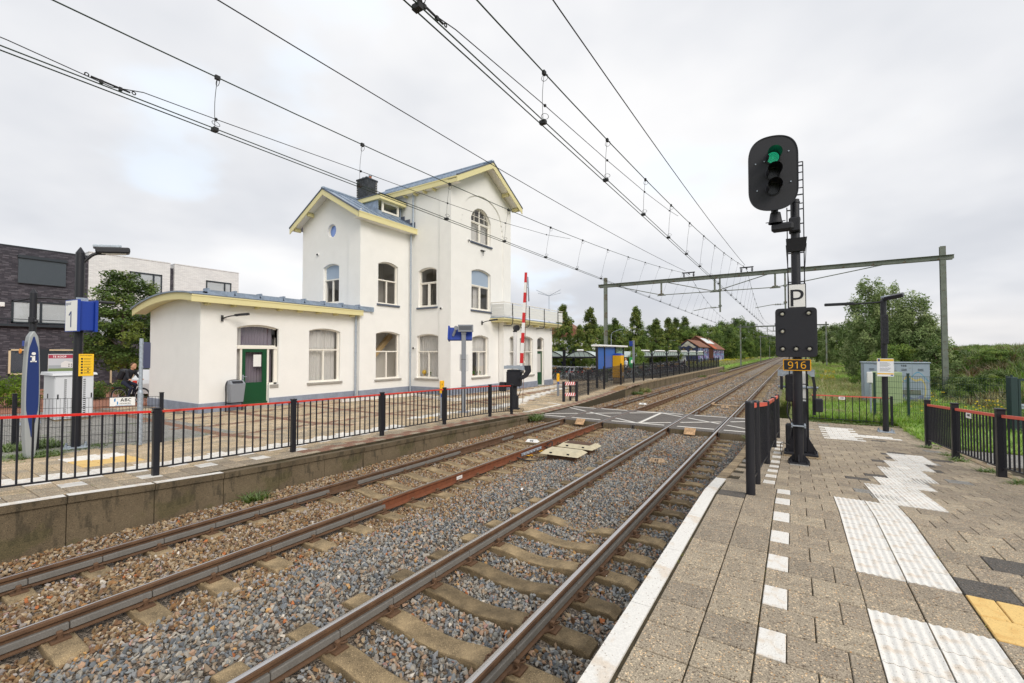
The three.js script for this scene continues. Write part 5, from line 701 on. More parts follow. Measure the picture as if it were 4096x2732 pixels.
// ================================================================ the camera's side of the line: signal, barrier, railings, cabinets
{ // colour light signal
  const t = thing('railway_signal', 'black railway signal on a post, its top lamp lit green', 'signal', [0.05, 0.4, -9.85]);
  const sp = (n, g, m, par = t) => part(n, (Array.isArray(g) ? g : [g]).flat(Infinity).map((q) => q.translate(-0.05, -0.4, 9.85)), m, par);
  const X = 0.05, Z = -9.85;
  sp('post', [cyl(0.078, 0.074, 4.95, 20).translate(X, 0.4, Z), cyl(0.084, 0.084, 0.03, 20).translate(X, 5.28, Z), cyl(0.084, 0.084, 0.03, 20).translate(X, 4.98, Z)], M.black); sp('foot_block', cbox(X - 0.2, X + 0.2, 0.1, 0.44, Z - 0.2, Z + 0.2, 0.02), M.concrete);
  sp('base_flange', [cbox(X - 0.17, X + 0.17, 0.44, 0.465, Z - 0.17, Z + 0.17, 0.005), ...[0, 1, 2, 3].map((k) => extr(shapeOf([[0.07, 0], [0.165, 0], [0.165, 0.03], [0.08, 0.14], [0.07, 0.14]]), 0.016).translate(0, 0.465, -0.008).rotateY(k * Math.PI / 2).translate(X, 0, Z)), ...[[-1, -1], [1, -1], [1, 1], [-1, 1]].map(([a, b]) => cyl(0.016, 0.016, 0.05, 6).translate(X + a * 0.13, 0.46, Z + b * 0.13))], M.blacksoft);
  sp('clamp_ring', [cbox(X - 0.11, X + 0.11, 1.12, 1.145, Z - 0.1, Z - 0.08, 0.004), cbox(X - 0.11, X + 0.11, 1.12, 1.145, Z + 0.08, Z + 0.12, 0.004), cbox(X - 0.115, X - 0.09, 1.1, 1.16, Z - 0.1, Z + 0.12, 0.004), cbox(X + 0.09, X + 0.115, 1.1, 1.16, Z - 0.1, Z + 0.12, 0.004)], M.galv);
  // head: background plate, hoods, lenses
  const HX = -0.285, HY = 5.78, HZ = -9.42, place = (g) => g.rotateX(0.02).rotateY(0.16).translate(HX, HY, HZ);
  const head = sp('background_plate', place(extr(rrect(0.8, 1.37, 0.4), 0.03, 0.01, 14).translate(0, 0, -0.02)), M.blacksoft);
  const rim = new THREE.Shape(rrect(0.8, 1.37, 0.4).getPoints(14)); rim.holes = [new THREE.Path(rrect(0.772, 1.342, 0.386).getPoints(14).reverse())]; sp('plate_rim', place(new THREE.ExtrudeGeometry(rim, { depth: 0.018, bevelEnabled: false }).translate(0, 0, 0.012)), M.black, head);
  mat('lens_green', { color: srgb('#0c7a4c'), emissive: lin(0.02, 0.5, 0.26), emissiveIntensity: 1.0, roughness: 0.3 }); mat('lens_dark', { color: srgb('#17181a'), roughness: 0.25 });
  [0.28, -0.01, -0.29].forEach((y, k) => {
    const hood = place(new THREE.CylinderGeometry(0.115, 0.115, 0.3, 26, 1, true, -Math.PI * 0.72, Math.PI * 1.44).rotateX(Math.PI / 2).rotateZ(Math.PI).translate(0, y, 0.17));
    const h = sp('hood', [hood], M.black, head); sp('lens_ring', place(new THREE.TorusGeometry(0.12, 0.014, 8, 26).translate(0, y, 0.022)), M.black, head);
    const dots = []; for (let r = 0; r < 6; r++) for (let a = 0; a < Math.max(1, r * 6); a++) dots.push(place(new THREE.CylinderGeometry(0.0055, 0.0055, 0.008, 6).rotateX(Math.PI / 2).translate(r * 0.0185 * Math.cos(a / Math.max(1, r * 6) * 6.283), y + r * 0.0185 * Math.sin(a / Math.max(1, r * 6) * 6.283), 0.03)));
    sp('lamp_disc', place(new THREE.CircleGeometry(0.105, 24).translate(0, y, 0.024)), k ? M.lens_dark : M.black, head); sp('led_lights', dots, k ? M.lens_dark : M.lens_green, head);
  });
  for (const [a, b] of [[-0.28, 0.2], [0.25, 0.36], [0.28, -0.2], [-0.26, -0.3], [0.1, -0.16], [-0.14, 0.23]]) sp('bolt', place(cyl(0.012, 0.012, 0.014, 8).rotateX(Math.PI / 2).translate(a, b, 0.02)), M.galv, head);
  const pl = new THREE.PointLight(0x2fffa0, 0.004); pl.position.set(HX - 0.05 + 0.07, HY + 0.28 - 0.4, HZ + 9.85 + 0.12 - 0.0); pl.position.x = HX - 0.05 + 0.02; pl.castShadow = true; pl.name = 'signal_light'; t.add(pl);
  sp('arm', [cbox(-0.33, 0.03, 4.74, 4.9, Z + 0.1, Z + 0.26, 0.04), cbox(-0.05, 0.13, 4.72, 4.98, Z - 0.09, Z + 0.2, 0.02), cyl(0.088, 0.088, 0.04, 18).translate(X, 4.95, Z), cyl(0.088, 0.088, 0.04, 18).translate(X, 4.72, Z)], M.blacksoft); sp('swivel_drum', [cyl(0.115, 0.085, 0.2, 18).translate(-0.26, 4.9, Z + 0.2), cyl(0.12, 0.12, 0.025, 18).translate(-0.26, 4.9, Z + 0.2), rod(V(-0.42, 4.93, Z + 0.22), V(-0.1, 4.93, Z + 0.22), 0.008, 6)], M.blacksoft); sp('neck', cyl(0.06, 0.06, 0.4, 14).translate(-0.27, 5.08, Z + 0.28), M.black);
  sp('step_plate', [hexa([[-0.09, 4.36, Z + 0.02], [0.2, 4.36, Z + 0.02], [0.2, 4.36, Z + 0.12], [-0.09, 4.36, Z + 0.12]], [[-0.1, 4.59, Z + 0.02], [0.23, 4.59, Z + 0.02], [0.23, 4.59, Z + 0.2], [-0.1, 4.59, Z + 0.2]])], M.blacksoft);
  const rungs = []; for (let k = 0; k < 17; k++) rungs.push(bar(V(-0.08, 1.6 + k * 0.28, Z - 0.28), V(0.19, 1.6 + k * 0.28, Z - 0.28), 0.02, 0.02)); const ld = sp('ladder', [rod(V(-0.08, 1.4, Z - 0.28), V(-0.08, 5.3, Z - 0.28), 0.011, 6), rod(V(0.19, 1.4, Z - 0.28), V(0.19, 6.15, Z - 0.28), 0.011, 6), ...[5.35, 5.65, 5.95, 6.15].map((y) => bar(V(0.12, y, Z - 0.28), V(0.19, y, Z - 0.28), 0.02, 0.015)), ...[2.9, 4.0, 5.2].map((y) => bar(V(X, y, Z), V(X, y, Z - 0.28), 0.03, 0.03))], M.black); sp('rung', rungs, M.black, ld);
  sp('wire', [rod(V(-0.1, 4.5, Z + 0.05), V(-0.06, 3.7, Z + 0.03), 0.006, 5), rod(V(0.22, 4.5, Z + 0.05), V(0.17, 3.7, Z + 0.03), 0.006, 5)], M.cable);
  // plates
  const P = thing('signal_letter_plate', 'white plate with a black letter P below the signal head', 'sign', [0.062, 3.53, -9.73]); part('backing', cbox(-0.14, 0.14, -0.23, 0.22, -0.02, 0.0, 0.004), M.black, P); part('plate', cbox(-0.125, 0.125, -0.21, 0.205, 0.002, 0.008, 0.002), M.white, P); part('letter', text('P', 0.31, 0.003, fontR).scale(1.1, 1, 1).translate(0.0, -0.04, 0.009), M.black, P);
  const N = thing('number_plate', 'black plate with yellow border and the number 916', 'sign', [0.042, 2.252, -9.74]); painted('plate_yellow', srgb('#f0ad18')); part('border', extr(rrect(0.437, 0.212, 0.018), 0.006, 0.002).translate(0, 0, -0.004), M.plate_yellow, N); part('plate', extr(rrect(0.405, 0.18, 0.01), 0.004).translate(0, 0, 0.003), M.black, N); part('digits', text('916', 0.128, 0.003, fontR).scale(1.02, 1, 1).translate(0, 0, 0.008), M.plate_yellow, N);
  const D = thing('speed_indicator', 'black riveted indicator panel with six clear lamps on the signal post', 'indicator', [0.035, 2.85, -9.72]); part('panel', extr(rrect(0.65, 0.905, 0.075), 0.05, 0.01).translate(0, 0, -0.03), M.blacksoft, D);
  mat('clear_lamp', { color: srgb('#d8d4c4'), roughness: 0.12, metalness: 0.4 }); for (const [a, b] of [[-0.21, 0.35], [0.2, 0.35], [-0.21, 0.025], [-0.21, -0.3], [0, -0.3], [0.205, -0.3]]) { const h = part('lamp_socket', [new THREE.TorusGeometry(0.04, 0.012, 8, 18).translate(a, b, 0.03), new THREE.CylinderGeometry(0.05, 0.045, 0.05, 18, 1, true, Math.PI * 0.5, Math.PI).rotateX(Math.PI / 2).translate(a, b, 0.045)], M.black, D); part('lamp_glass', new THREE.SphereGeometry(0.034, 14, 8).scale(1, 1, 0.4).translate(a, b, 0.028), M.clear_lamp, h); }
  const g = []; for (let k = -2; k <= 2; k++) g.push(box(k * 0.105 - 0.002, k * 0.105 + 0.002, -0.38, 0.38, 0.0205, 0.0235)); for (let k = -3; k <= 3; k++) g.push(box(-0.26, 0.26, k * 0.11 - 0.002, k * 0.11 + 0.002, 0.021, 0.0232)); part('seams', g, M.black, D); const rv = []; for (let i = -2; i <= 2; i++) for (let j = -3; j <= 3; j++) for (const s of [-0.02, 0.02]) rv.push(cyl(0.006, 0.004, 0.006, 6).rotateX(Math.PI / 2).translate(i * 0.105 + s, j * 0.11 + 0.012, 0.021)); part('rivets', rv, M.black, D);
}
{ // barrier machine behind the signal, its boom upright
  const t = thing('crossing_barrier', 'barrier machine with grey brackets and white boom directly behind the signal', 'barrier', [0.1, 0.38, -10.85], 0, 'raised crossing barriers');
  const q = (n, g, m) => part(n, (Array.isArray(g) ? g : [g]).flat().map((k) => k.translate(-0.1, -0.38, 10.85)), m, t), Z = -10.85;
  q('foot', cbox(-0.22, 0.42, 0.1, 0.43, Z - 0.34, Z + 0.3, 0.02), M.concrete); q('base_plate', [cbox(-0.2, 0.38, 0.43, 0.47, Z - 0.26, Z + 0.26, 0.006), ...[-0.14, 0.32].flatMap((x) => [-0.2, 0.2].map((z) => cyl(0.02, 0.02, 0.06, 6).translate(x, 0.47, Z + z)))], M.blacksoft);
  q('gusset', [extr(shapeOf([[0.2, 0.47], [0.36, 0.47], [0.36, 0.52], [0.21, 0.8]]), 0.02).translate(0, 0, Z + 0.1), extr(shapeOf([[-0.02, 0.47], [-0.18, 0.47], [-0.18, 0.52], [-0.03, 0.8]]), 0.02).translate(0, 0, Z + 0.1)], M.black); q('pedestal', [cbox(-0.05, 0.2, 0.47, 1.5, Z - 0.12, Z + 0.12, 0.02), cbox(-0.17, -0.04, 0.5, 1.02, Z - 0.1, Z + 0.1, 0.03)], M.blacksoft);
  q('machine', [cbox(-0.16, 0.06, 1.48, 2.05, Z - 0.2, Z + 0.18, 0.03)], M.black); q('bracket', [extr(shapeOf([[-0.29, 2.13], [-0.03, 2.13], [-0.03, 2.07], [-0.2, 2.0], [-0.29, 2.0]]), 0.02).translate(0, 0, Z + 0.14), extr(shapeOf([[0.22, 2.14], [0.34, 2.14], [0.34, 2.0], [0.28, 2.0], [0.22, 2.06]]), 0.02).translate(0, 0, Z + 0.14)], M.galv);
  q('hanging_arm', [cbox(-0.25, -0.2, 1.72, 2.02, Z + 0.1, Z + 0.15, 0.01)], M.blacksoft); q('hanging_arm', [bar(V(0.31, 2.02, Z + 0.12), V(0.35, 1.72, Z + 0.12), 0.06, 0.05), bar(V(0.335, 1.76, Z + 0.12), V(0.325, 1.24, Z + 0.12), 0.07, 0.05)], M.blacksoft); q('axle', [rod(V(-0.29, 1.78, Z + 0.1), V(0.4, 1.78, Z + 0.1), 0.022, 8)], M.galv); q('light_box', [cbox(0.33, 0.47, 1.31, 1.57, Z + 0.05, Z + 0.22, 0.02), box(0.39, 0.44, 1.45, 1.53, Z + 0.22, Z + 0.225)], M.blacksoft);
  q('boom', box(0.13, 0.19, 1.28, 2.1, Z + 0.02, Z + 0.07), M.white); q('boom_foot', [box(0.125, 0.195, 0.47, 1.28, Z + 0.015, Z + 0.075), box(0.2, 0.235, 0.5, 2.3, Z - 0.02, Z + 0.04)], M.black); q('cable', tube([V(-0.12, 1.5, Z + 0.16), V(-0.13, 1.25, Z + 0.2), V(-0.06, 1.05, Z + 0.2), V(-0.1, 0.8, Z + 0.2)], 0.016, 14, 5), M.cable); q('loose_cable', tube([V(-0.1, 0.62, Z + 0.24), V(-0.24, 0.66, Z + 0.3), V(-0.25, 0.5, Z + 0.32), V(-0.24, 0.42, Z + 0.34)], 0.008, 14, 4), M.cable);
}

painted('red_faded', srgb('#d9604f'));
railing('track_railing', 'black railing with faded red hand rail between the signal and the track', [[-0.47, -6.2], [-0.46, -7.0], [-0.44, -9.35], [-0.41, -11.75], [-0.39, -13.7]], (x, z) => rightY(z), { round: 1, post: 0.052, h: 1.12, gap: 0.13, rail: () => M.red_faded, low: 0.16, rh: 0.06, drop: 0.04 });
railing('path_railing', 'black railing with faded red hand rail curving along the side path', [[2.78, -14.9], [2.8, -12.75], [2.93, -10.8], [3.2, -8.8], [3.6, -6.8]], (x, z) => rightY(z), { post: 0.055, h: 1.12, gap: 0.135, rail: () => M.red_faded, low: 0.16, rh: 0.05, drop: 0.1 });
railing('back_railing', 'low black railing with red hand rail before the tall grass behind the signal', [[0.45, -19.3], [2.72, -19.3]], () => 0.02, { post: 0.035, h: 0.98, gap: 0.2, rail: () => M.red_faded, skip: [0] });
for (const [l, x, y, z, a] of [['tiny white maker plate on the red rail behind the signal', 1.38, 0.9, -19.25, 0], ['tiny white maker plate on the curving path railing', 2.84, rightY(-11.9) + 0.94, -11.95, -1.4]]) { const s = thing('maker_plate', l, 'sign', [x, y, z], a, 'maker plates on the railings'); part('plate', cbox(-0.09, 0.09, -0.05, 0.05, 0.02, 0.026, 0.002), M.white, s); part('lettering', text('ABC', 0.04, 0.002).translate(0.01, 0.01, 0.027), M.black, s); }

{ // lamp post with loudspeaker column, light bar and notice
  const t = lampPost('black lamp post with long light bar, speaker column and white notice', [2.36, 0.03, -17.8], 0, 4.05, { r: 0.078 });
  part('light_bar', [rod(V(-0.05, 4.02, 0), V(-0.75, 4.0, 0.02), 0.025, 8), cbox(-1.5, -0.72, 3.97, 4.06, -0.05, 0.06, 0.02)], M.black, t); const hd = part('lamp_head', [extr(rrect(0.46, 0.12, 0.04), 0.26, 0.02).translate(0.24, 0, -0.13).rotateX(0.25).rotateZ(0.16).rotateY(-0.3).translate(0.02, 4.13, 0)], M.black, t); part('housing', extr(rrect(0.16, 0.08, 0.02), 0.2, 0.01).translate(0.04, 0.04, -0.1).rotateZ(0.12).rotateY(0.3).translate(0.02, 4.13, 0), M.galv, hd); part('speaker_column', cbox(-0.06, 0.09, 2.72, 3.62, 0.08, 0.2, 0.015), M.blacksoft, t); const gr = []; for (let k = 0; k < 5; k++) gr.push(new THREE.TorusGeometry(0.045, 0.006, 6, 16).translate(0.015, 2.85 + k * 0.16, 0.2)); part('speaker_cone', gr, M.black, t);
  const nt = canvasTex(256, 288, (x, w, h) => { x.fillStyle = '#eceef2'; x.fillRect(0, 0, w, h); x.fillStyle = '#f2c02e'; x.fillRect(0, 6, w, 34); x.fillRect(0, h - 52, w, 20); x.fillStyle = '#20408c'; x.fillRect(12, 8, 34, 34); x.fillStyle = '#5a6272'; for (let i = 0; i < 12; i++) { const y = 58 + i * 13; if (i !== 6 && i !== 7) x.fillRect(40, y, 120 + ((i * 37) % 60), 4); } x.strokeStyle = '#4a52a0'; x.lineWidth = 3; for (let i = 0; i < 7; i++) { x.beginPath(); x.moveTo(44 + i * 24, 160); x.lineTo(60 + i * 24, 140); x.stroke(); } x.fillStyle = '#1d4fa0'; x.fillRect(w - 48, h - 28, 38, 16); });
  mat('notice_print', { map: nt, roughness: 0.4 }); const s = thing('platform_notice', 'white notice with yellow bands fixed to the lamp post with the light bar', 'sign', [2.36, 0.03 + 1.72, -17.67]); part('board', cbox(-0.2, 0.2, 0, 0.55, 0, 0.012, 0.003), M.white, s); part('print', quadPlane(0.39, 0.54).translate(0, 0.275, 0.0145), M.notice_print, s, true); }
{ // line-side cabinets
  T.graff = tex(512, (u, v) => { let c = mixc(c255(146, 160, 178), c255(170, 182, 196), tfbm(u, v, 5, 4, 301)); c = mixc(c, c255(120, 108, 96), 0.5 * step(0.66, 0.8, tfbm(u, v, 11, 4, 302))); const d1 = Math.abs(Math.hypot((u - 0.72) * 1.2, (v - 0.42)) - 0.27 - 0.04 * Math.sin(u * 30)), d2 = Math.abs(v - 0.72 - 0.1 * Math.sin(u * 17)); if (u > 0.5 && d1 < 0.022) c = mixc(c, c255(214, 190, 106), 0.75); if (u > 0.6 && d2 < 0.012 && v > 0.6) c = mixc(c, c255(78, 150, 190), 0.8); if (u > 0.58 && v < 0.3 && tfbm(u, v, 9, 3, 305) > 0.5) c = mixc(c, c255(96, 104, 156), 0.6); return c; });
  mat('cabinet_metal', { map: T.graff, roughness: 0.55 }); const t = thing('relay_cabinet', 'wide blue grey relay cabinet with graffiti behind the green wire fence', 'cabinet', [4.15, -0.25, -28.6], 0.02);
  const fr = new THREE.PlaneGeometry(2.42, 2.2).translate(0, 1.1, 0.362); painted('cabblue', srgb('#9aa6b6')); part('body', cbox(-1.24, 1.24, 0, 2.22, -0.45, 0.35, 0.015), M.cabblue, t); part('roof', cbox(-1.28, 1.28, 2.22, 2.28, -0.5, 0.4, 0.02), M.cabblue, t);
  for (const [a, b, u0, u1] of [[-1.21, -0.61, 0, 0.25], [-0.6, 0.0, 0.25, 0.5], [0.01, 0.61, 0.5, 0.75], [0.62, 1.21, 0.75, 1]]) { const p = new THREE.PlaneGeometry(b - a, 2.1).translate((a + b) / 2, 1.12, 0.3645), uv = p.attributes.uv; for (let i = 0; i < uv.count; i++) uv.setX(i, lerp(u0, u1, uv.getX(i))); part('door', [p], M.cabinet_metal, t, true); part('louvre', [0, 1, 2].map((k) => box((a + b) / 2 - 0.1, (a + b) / 2 + 0.1, 1.86 + k * 0.04, 1.875 + k * 0.04, 0.3645, 0.372)), M.black, t); }
  part('lettering', text('15B', 0.09, 0.003).translate(0.3, 2.1, 0.367), M.black, t); part('lifting_eye', [-1.0, -0.8, 0.8, 1.0].map((x) => new THREE.TorusGeometry(0.05, 0.014, 6, 12).translate(x, 2.32, 0)), M.rust, t); part('lock_bar', [box(0.12, 0.9, 0.75, 0.95, 0.366, 0.4)], M.steelgrey, t);
  const g = thing('green_cabinet', 'plain pale green steel cabinet standing before the grey relay cabinet', 'cabinet', [3.65, -0.2, -27.2]); painted('palegreen', srgb('#a3b58c')); part('body', cbox(-0.53, 0.53, 0.05, 1.78, -0.35, 0.35, 0.015), M.palegreen, g); part('plinth', box(-0.5, 0.5, -0.1, 0.05, -0.32, 0.32), M.concrete, g); part('door', cbox(-0.5, 0.5, 0.1, 1.72, 0.351, 0.362, 0.004), M.palegreen, g); part('hinge', [0.4, 1.4].map((y) => cyl(0.014, 0.014, 0.09, 8).translate(-0.51, y, 0.366)), M.galv, g);
  const b = thing('meter_box', 'small white box on a thin galvanised pole before the green cabinet', 'box', [2.37, -0.08, -21]); part('pole', [cyl(0.045, 0.045, 0.3, 10), cyl(0.03, 0.03, 1.5, 10).translate(0, 0.3, 0)], M.galv, b); part('box', cbox(-0.1, 0.06, 1.45, 1.85, -0.06, 0.08, 0.01), M.white, b); }
painted('fencegreen', srgb('#1d3a33')); painted('plategreen', srgb('#243a3c'));
meshFence('green wire fence panels between the cabinets and the side path', [[2.42, -20.45], [3.3, -20.25], [5.5, -19.6]], () => -0.05, { h: 1.72, pm: M.fencegreen, vg: 0.06, hg: 0.2, r: 0.0042 });
{ const t = thing('field_gate', 'dark green wire gate with heavy post at the edge of the meadow', 'gate', [5.5, 0, -19.3], 0.35); part('gate_post', [cbox(-0.09, 0.09, -0.2, 1.75, -0.09, 0.09, 0.01), cyl(0.03, 0.03, 0.06, 8).translate(0, 1.75, 0)], M.plategreen, t); part('frame', [box(0.14, 0.2, 0.05, 1.7, -0.03, 0.03), box(0.14, 3, 1.64, 1.7, -0.028, 0.028), box(0.14, 3, 0.05, 0.11, -0.028, 0.028)], M.plategreen, t); const w = []; for (let x = 0.26; x < 3; x += 0.06) w.push(rod(V(x, 0.1, 0), V(x, 1.65, 0), 0.003, 3)); for (let y = 0.25; y < 1.6; y += 0.2) w.push(rod(V(0.2, y, 0), V(3, y, 0), 0.004, 3)); part('wire_panel', w, M.plategreen, t); part('lock', [cbox(0.2, 0.3, 0.8, 0.95, -0.03, 0.03, 0.005), rod(V(0.22, 0.9, 0.03), V(0.32, 0.9, 0.08), 0.012)], M.galv, t); }
{ const t = thing('trough_cover', 'row of low concrete trough covers in the grass behind the railing', 'trough', [1.2, -0.02, -22]); for (let k = 0; k < 5; k++) part('cover', cbox(-1.3 + k * 0.62, -0.7 + k * 0.62, 0, 0.22, -0.2, 0.2, 0.02).rotateY(rr(-0.05, 0.05)), M.concrete, t); }

// ================================================================ overhead line
{
  const gantry = (z, xl, xr, top, beam, label, det) => {
    const t = thing('catenary_gantry', label, 'gantry', [xl, 0, z], 0, 'gantries over the tracks'); const gp = (n, g, m = M.steelgrey) => part(n, (Array.isArray(g) ? g : [g]).flat().map((q) => q.translate(-xl, 0, -z)), m, t);
    for (const x of [xl, xr]) gp('mast', [box(x - 0.11, x + 0.11, -0.6, top, z - 0.105, z - 0.09), box(x - 0.11, x + 0.11, -0.6, top, z + 0.09, z + 0.105), box(x - 0.01, x + 0.01, -0.6, top, z - 0.089, z + 0.089)]);
    gp('beam', [box(xl - 0.5, xr + 0.4, beam - 0.1, beam - 0.088, z - 0.26, z - 0.12), box(xl - 0.5, xr + 0.4, beam + 0.09, beam + 0.1, z - 0.26, z - 0.12), box(xl - 0.5, xr + 0.4, beam - 0.087, beam + 0.089, z - 0.14, z - 0.125), box(xl - 0.5, xr + 0.4, beam - 0.1, beam + 0.1, z + 0.11, z + 0.124), box(xl - 0.5, xr + 0.4, beam + 0.09, beam + 0.102, z + 0.125, z + 0.22)]);
    const bx = [lerp(xl, xr, 0.22), lerp(xl, xr, 0.405), lerp(xl, xr, 0.59)]; const ly = beam - 0.93;
    for (const x of bx) gp('truss_post', [bar(V(x, beam - 0.1, z), V(x, ly, z), 0.1, 0.1), hexa([[x - 0.3, ly - 0.06, z - 0.02], [x + 0.3, ly - 0.06, z - 0.02], [x + 0.3, ly - 0.06, z + 0.02], [x - 0.3, ly - 0.06, z + 0.02]], [[x - 0.12, ly + 0.1, z - 0.02], [x + 0.12, ly + 0.1, z - 0.02], [x + 0.12, ly + 0.1, z + 0.02], [x - 0.12, ly + 0.1, z + 0.02]])]);
    const tr = [[xl + 0.8, beam - 0.1, bx[0], ly], [bx[0], ly, bx[1], ly], [bx[1], ly, bx[2], ly], [bx[2], ly, xr - 2.4, beam - 0.12], [bx[0] + 0.4, beam - 0.12, bx[1], ly], [bx[1], ly, bx[2] - 0.4, beam - 0.12]]; for (const [a, b, c, d] of tr) gp('tie_rod', rod(V(a, b, z), V(c, d, z), 0.028, 6));
    for (const [mx, dx] of det.supports) {
      gp('drop_post', [bar(V(dx, beam - 0.1, z), V(dx, 5.05, z), 0.09, 0.09), ...[6.4, 5.4].map((y) => box(dx - 0.09, dx + 0.09, y, y + 0.1, z - 0.09, z + 0.09))]);
      gp('insulator', [...[-0.3, 0.3].map((s) => cyl(0.03, 0.03, 0.36, 8).translate(mx + s, beam + 0.1, z)), ...[-0.3, 0.3].flatMap((s) => [0.2, 0.28].map((y) => cyl(0.07, 0.07, 0.03, 10).translate(mx + s, beam + y, z))), rod(V(mx - 0.38, beam + 0.42, z), V(mx + 0.38, beam + 0.42, z), 0.04, 8), rod(V(mx, beam + 0.36, z - 0.3), V(mx, beam + 0.36, z + 0.3), 0.035, 8)], M.blacksoft);
      gp('steady_arm', [...polyTube([V(dx, 5.36, z), V(dx - 0.7, 5.34, z + 0.1), V(dx - 1.55, 5.2, z + 0.2)], 0.022, 6), ...[0.25, 0.33, 0.41, 0.49].map((s) => new THREE.SphereGeometry(0.06, 8, 6).scale(0.45, 1, 1).translate(dx - s, 5.355, z + 0.03))]);
    }
  };
  gantry(-30.8, -11.48, 6.46, 7.9, 7.32, 'nearest grey steel gantry spanning both tracks beyond the crossing', { supports: [[-5.77, -3.91], [-2.4, -0.39]] });
  const far = [['second grey gantry, its left mast by the yellow flowers', -92], ['third gantry along the line, half hidden by the signal panel', -150], ['fourth gantry, small in the distance', -208], ['most distant gantry where the rails meet', -268]];
  far.forEach(([l, z], i) => gantry(z, -8.3, i ? 3.6 : 4.65, 7.75, 7.25, l, { supports: [[-5.9, -4.0], [-2.5, -0.4]] }));
  // wires, each a thing of its own
  const wire = (name, label, pts, r, m) => { const t = mesh(numbered(name), soup(pts.map((p) => polyTube(p, r, 5))), m, scene); tag(t, label, 'wire', 'overhead wires'); return t; };
  const Zs = [30.2, -30.8, -92, -150, -208, -268];
  const mess = (tr, z) => { let i = 1; while (i < Zs.length - 1 && z < Zs[i]) i++; const a = Zs[i - 1], b = Zs[i], m = (a + b) / 2, u = clamp((z - m) / (b - m), -1, 1); return V(tr === 0 ? -6.6 + 0.83 * u * u : -2.85 + 0.45 * u * u, (tr === 0 ? 6.22 : 6.27) + 1.44 * u * u, z); };
  const along = (f, z0, z1, d) => { const p = []; for (let z = z0; z >= z1; z -= d) p.push(f(z)); return p; };
  [['station side track', LT, 5.52], ['track by the signal', RT, 5.62]].forEach(([n, cx, cy], tr) => {
    const cw = (s) => (z) => V(cx + s * 0.025 + (tr ? 0.02 : 0.03) * Math.sin(z * 0.05), cy + s * 0.012, z);
    wire('contact_wire', 'near one of the paired contact wires over the ' + n, [along(cw(1), 12, -268, 14)], 0.0075, M.copper); wire('contact_wire', 'far one of the paired contact wires over the ' + n, [along(cw(-1), 12, -268, 14)], 0.0075, M.copper);
    wire('messenger_wire', 'sagging messenger wire over the ' + n, [along((z) => mess(tr, z), 12, -268, 2)], 0.009, M.copper);
    wire('feeder_wire', 'high feeder wire over the ' + n + ', no hangers on it', [along((z) => { const u = clamp((z + 0.3) / 30.5, -1, 1); return V((tr ? -2.85 : -6.6) + (tr ? 0.45 : 0.83) * u * u, (tr ? 7.5 : 7.3) + (tr ? 0.26 : 0.44) * u * u, z); }, 12, -30.8, 2)], 0.01, M.cable);
    const aux = tr === 0 ? [[4, 5.75], [-1.0, 5.61], [-1.8, 5.545], [-2.1, 5.63], [-2.9, 5.66], [-5.3, 5.78], [-7.7, 5.88], [-10.1, 6.02], [-12.5, 6.24], [-14.3, 6.5]] : [[4, 5.72], [-2.2, 5.72], [-3.05, 5.66], [-3.4, 5.72], [-5.3, 5.85], [-7.7, 5.98], [-10.1, 6.14], [-12.5, 6.36], [-13.6, 6.5]];
    wire('auxiliary_wire', 'thin auxiliary wire rising to the messenger over the ' + n, [aux.map(([z, y]) => V(cx + 0.03, y, z))], 0.0055, M.cable);
    let hc = 0; const ORD = ['first', 'second', 'third', 'fourth', 'fifth', 'sixth', 'seventh', 'eighth', 'ninth', 'tenth', 'eleventh', 'twelfth', 'thirteenth', 'fourteenth', 'fifteenth', 'sixteenth'];
    const auxY = (z) => (z < aux[aux.length - 1][0] ? null : pw(aux, z));
    for (let z = 4.3 - 0; z > -58; z -= 2.4) { const q = mess(tr, z), gs = [tube([q, V(lerp(q.x, cx, 0.45) - 0.012, lerp(q.y, cy, 0.45), z + 0.012), V(cx, cy + 0.02, z)], 0.004, 8, 4), new THREE.TorusGeometry(0.05, 0.004, 4, 10).translate(q.x + 0.01, q.y - 0.07, z), box(cx - 0.045, cx + 0.045, cy - 0.02, cy + 0.03, z - 0.03, z + 0.03), box(q.x - 0.02, q.x + 0.02, q.y - 0.03, q.y + 0.025, z - 0.03, z + 0.03), new THREE.TorusGeometry(0.05, 0.004, 4, 10).rotateX(1.2).translate(cx + 0.03, cy + 0.08, z)]; const a = auxY(z); if (a) gs.push(new THREE.SphereGeometry(0.022, 8, 6).translate(cx + 0.03, a, z)); if (z < 0.5) { const o = mesh(numbered('wire_dropper'), soup(gs), M.cable, scene); tag(o, 'wire hanger over the ' + n + ', ' + (ORD[hc] ? ORD[hc] + ' counted from the camera' : 'among the distant ones'), 'wire hanger', 'hangers over the ' + n); hc++; } }
    const cl = thing('wire_clamp', 'short black tension clamp on the wires over the ' + n, 'clamp', [cx + 0.02, cy + 0.05, tr ? -3.05 : -1.8]); cl.scale.setScalar(0.5); part('body', [rod(V(0, 0.02, 0.35), V(0, 0.0, -0.35), 0.022, 8), box(-0.03, 0.03, -0.05, 0.03, -0.2, -0.14), box(-0.03, 0.03, -0.05, 0.03, 0.14, 0.2)], M.cable, cl); part('eye', [new THREE.TorusGeometry(0.035, 0.012, 6, 12).rotateY(Math.PI / 2).translate(0, 0.03, 0.42), new THREE.TorusGeometry(0.035, 0.012, 6, 12).rotateY(Math.PI / 2).translate(0, 0.02, -0.42)], M.cable, cl);
  });
}
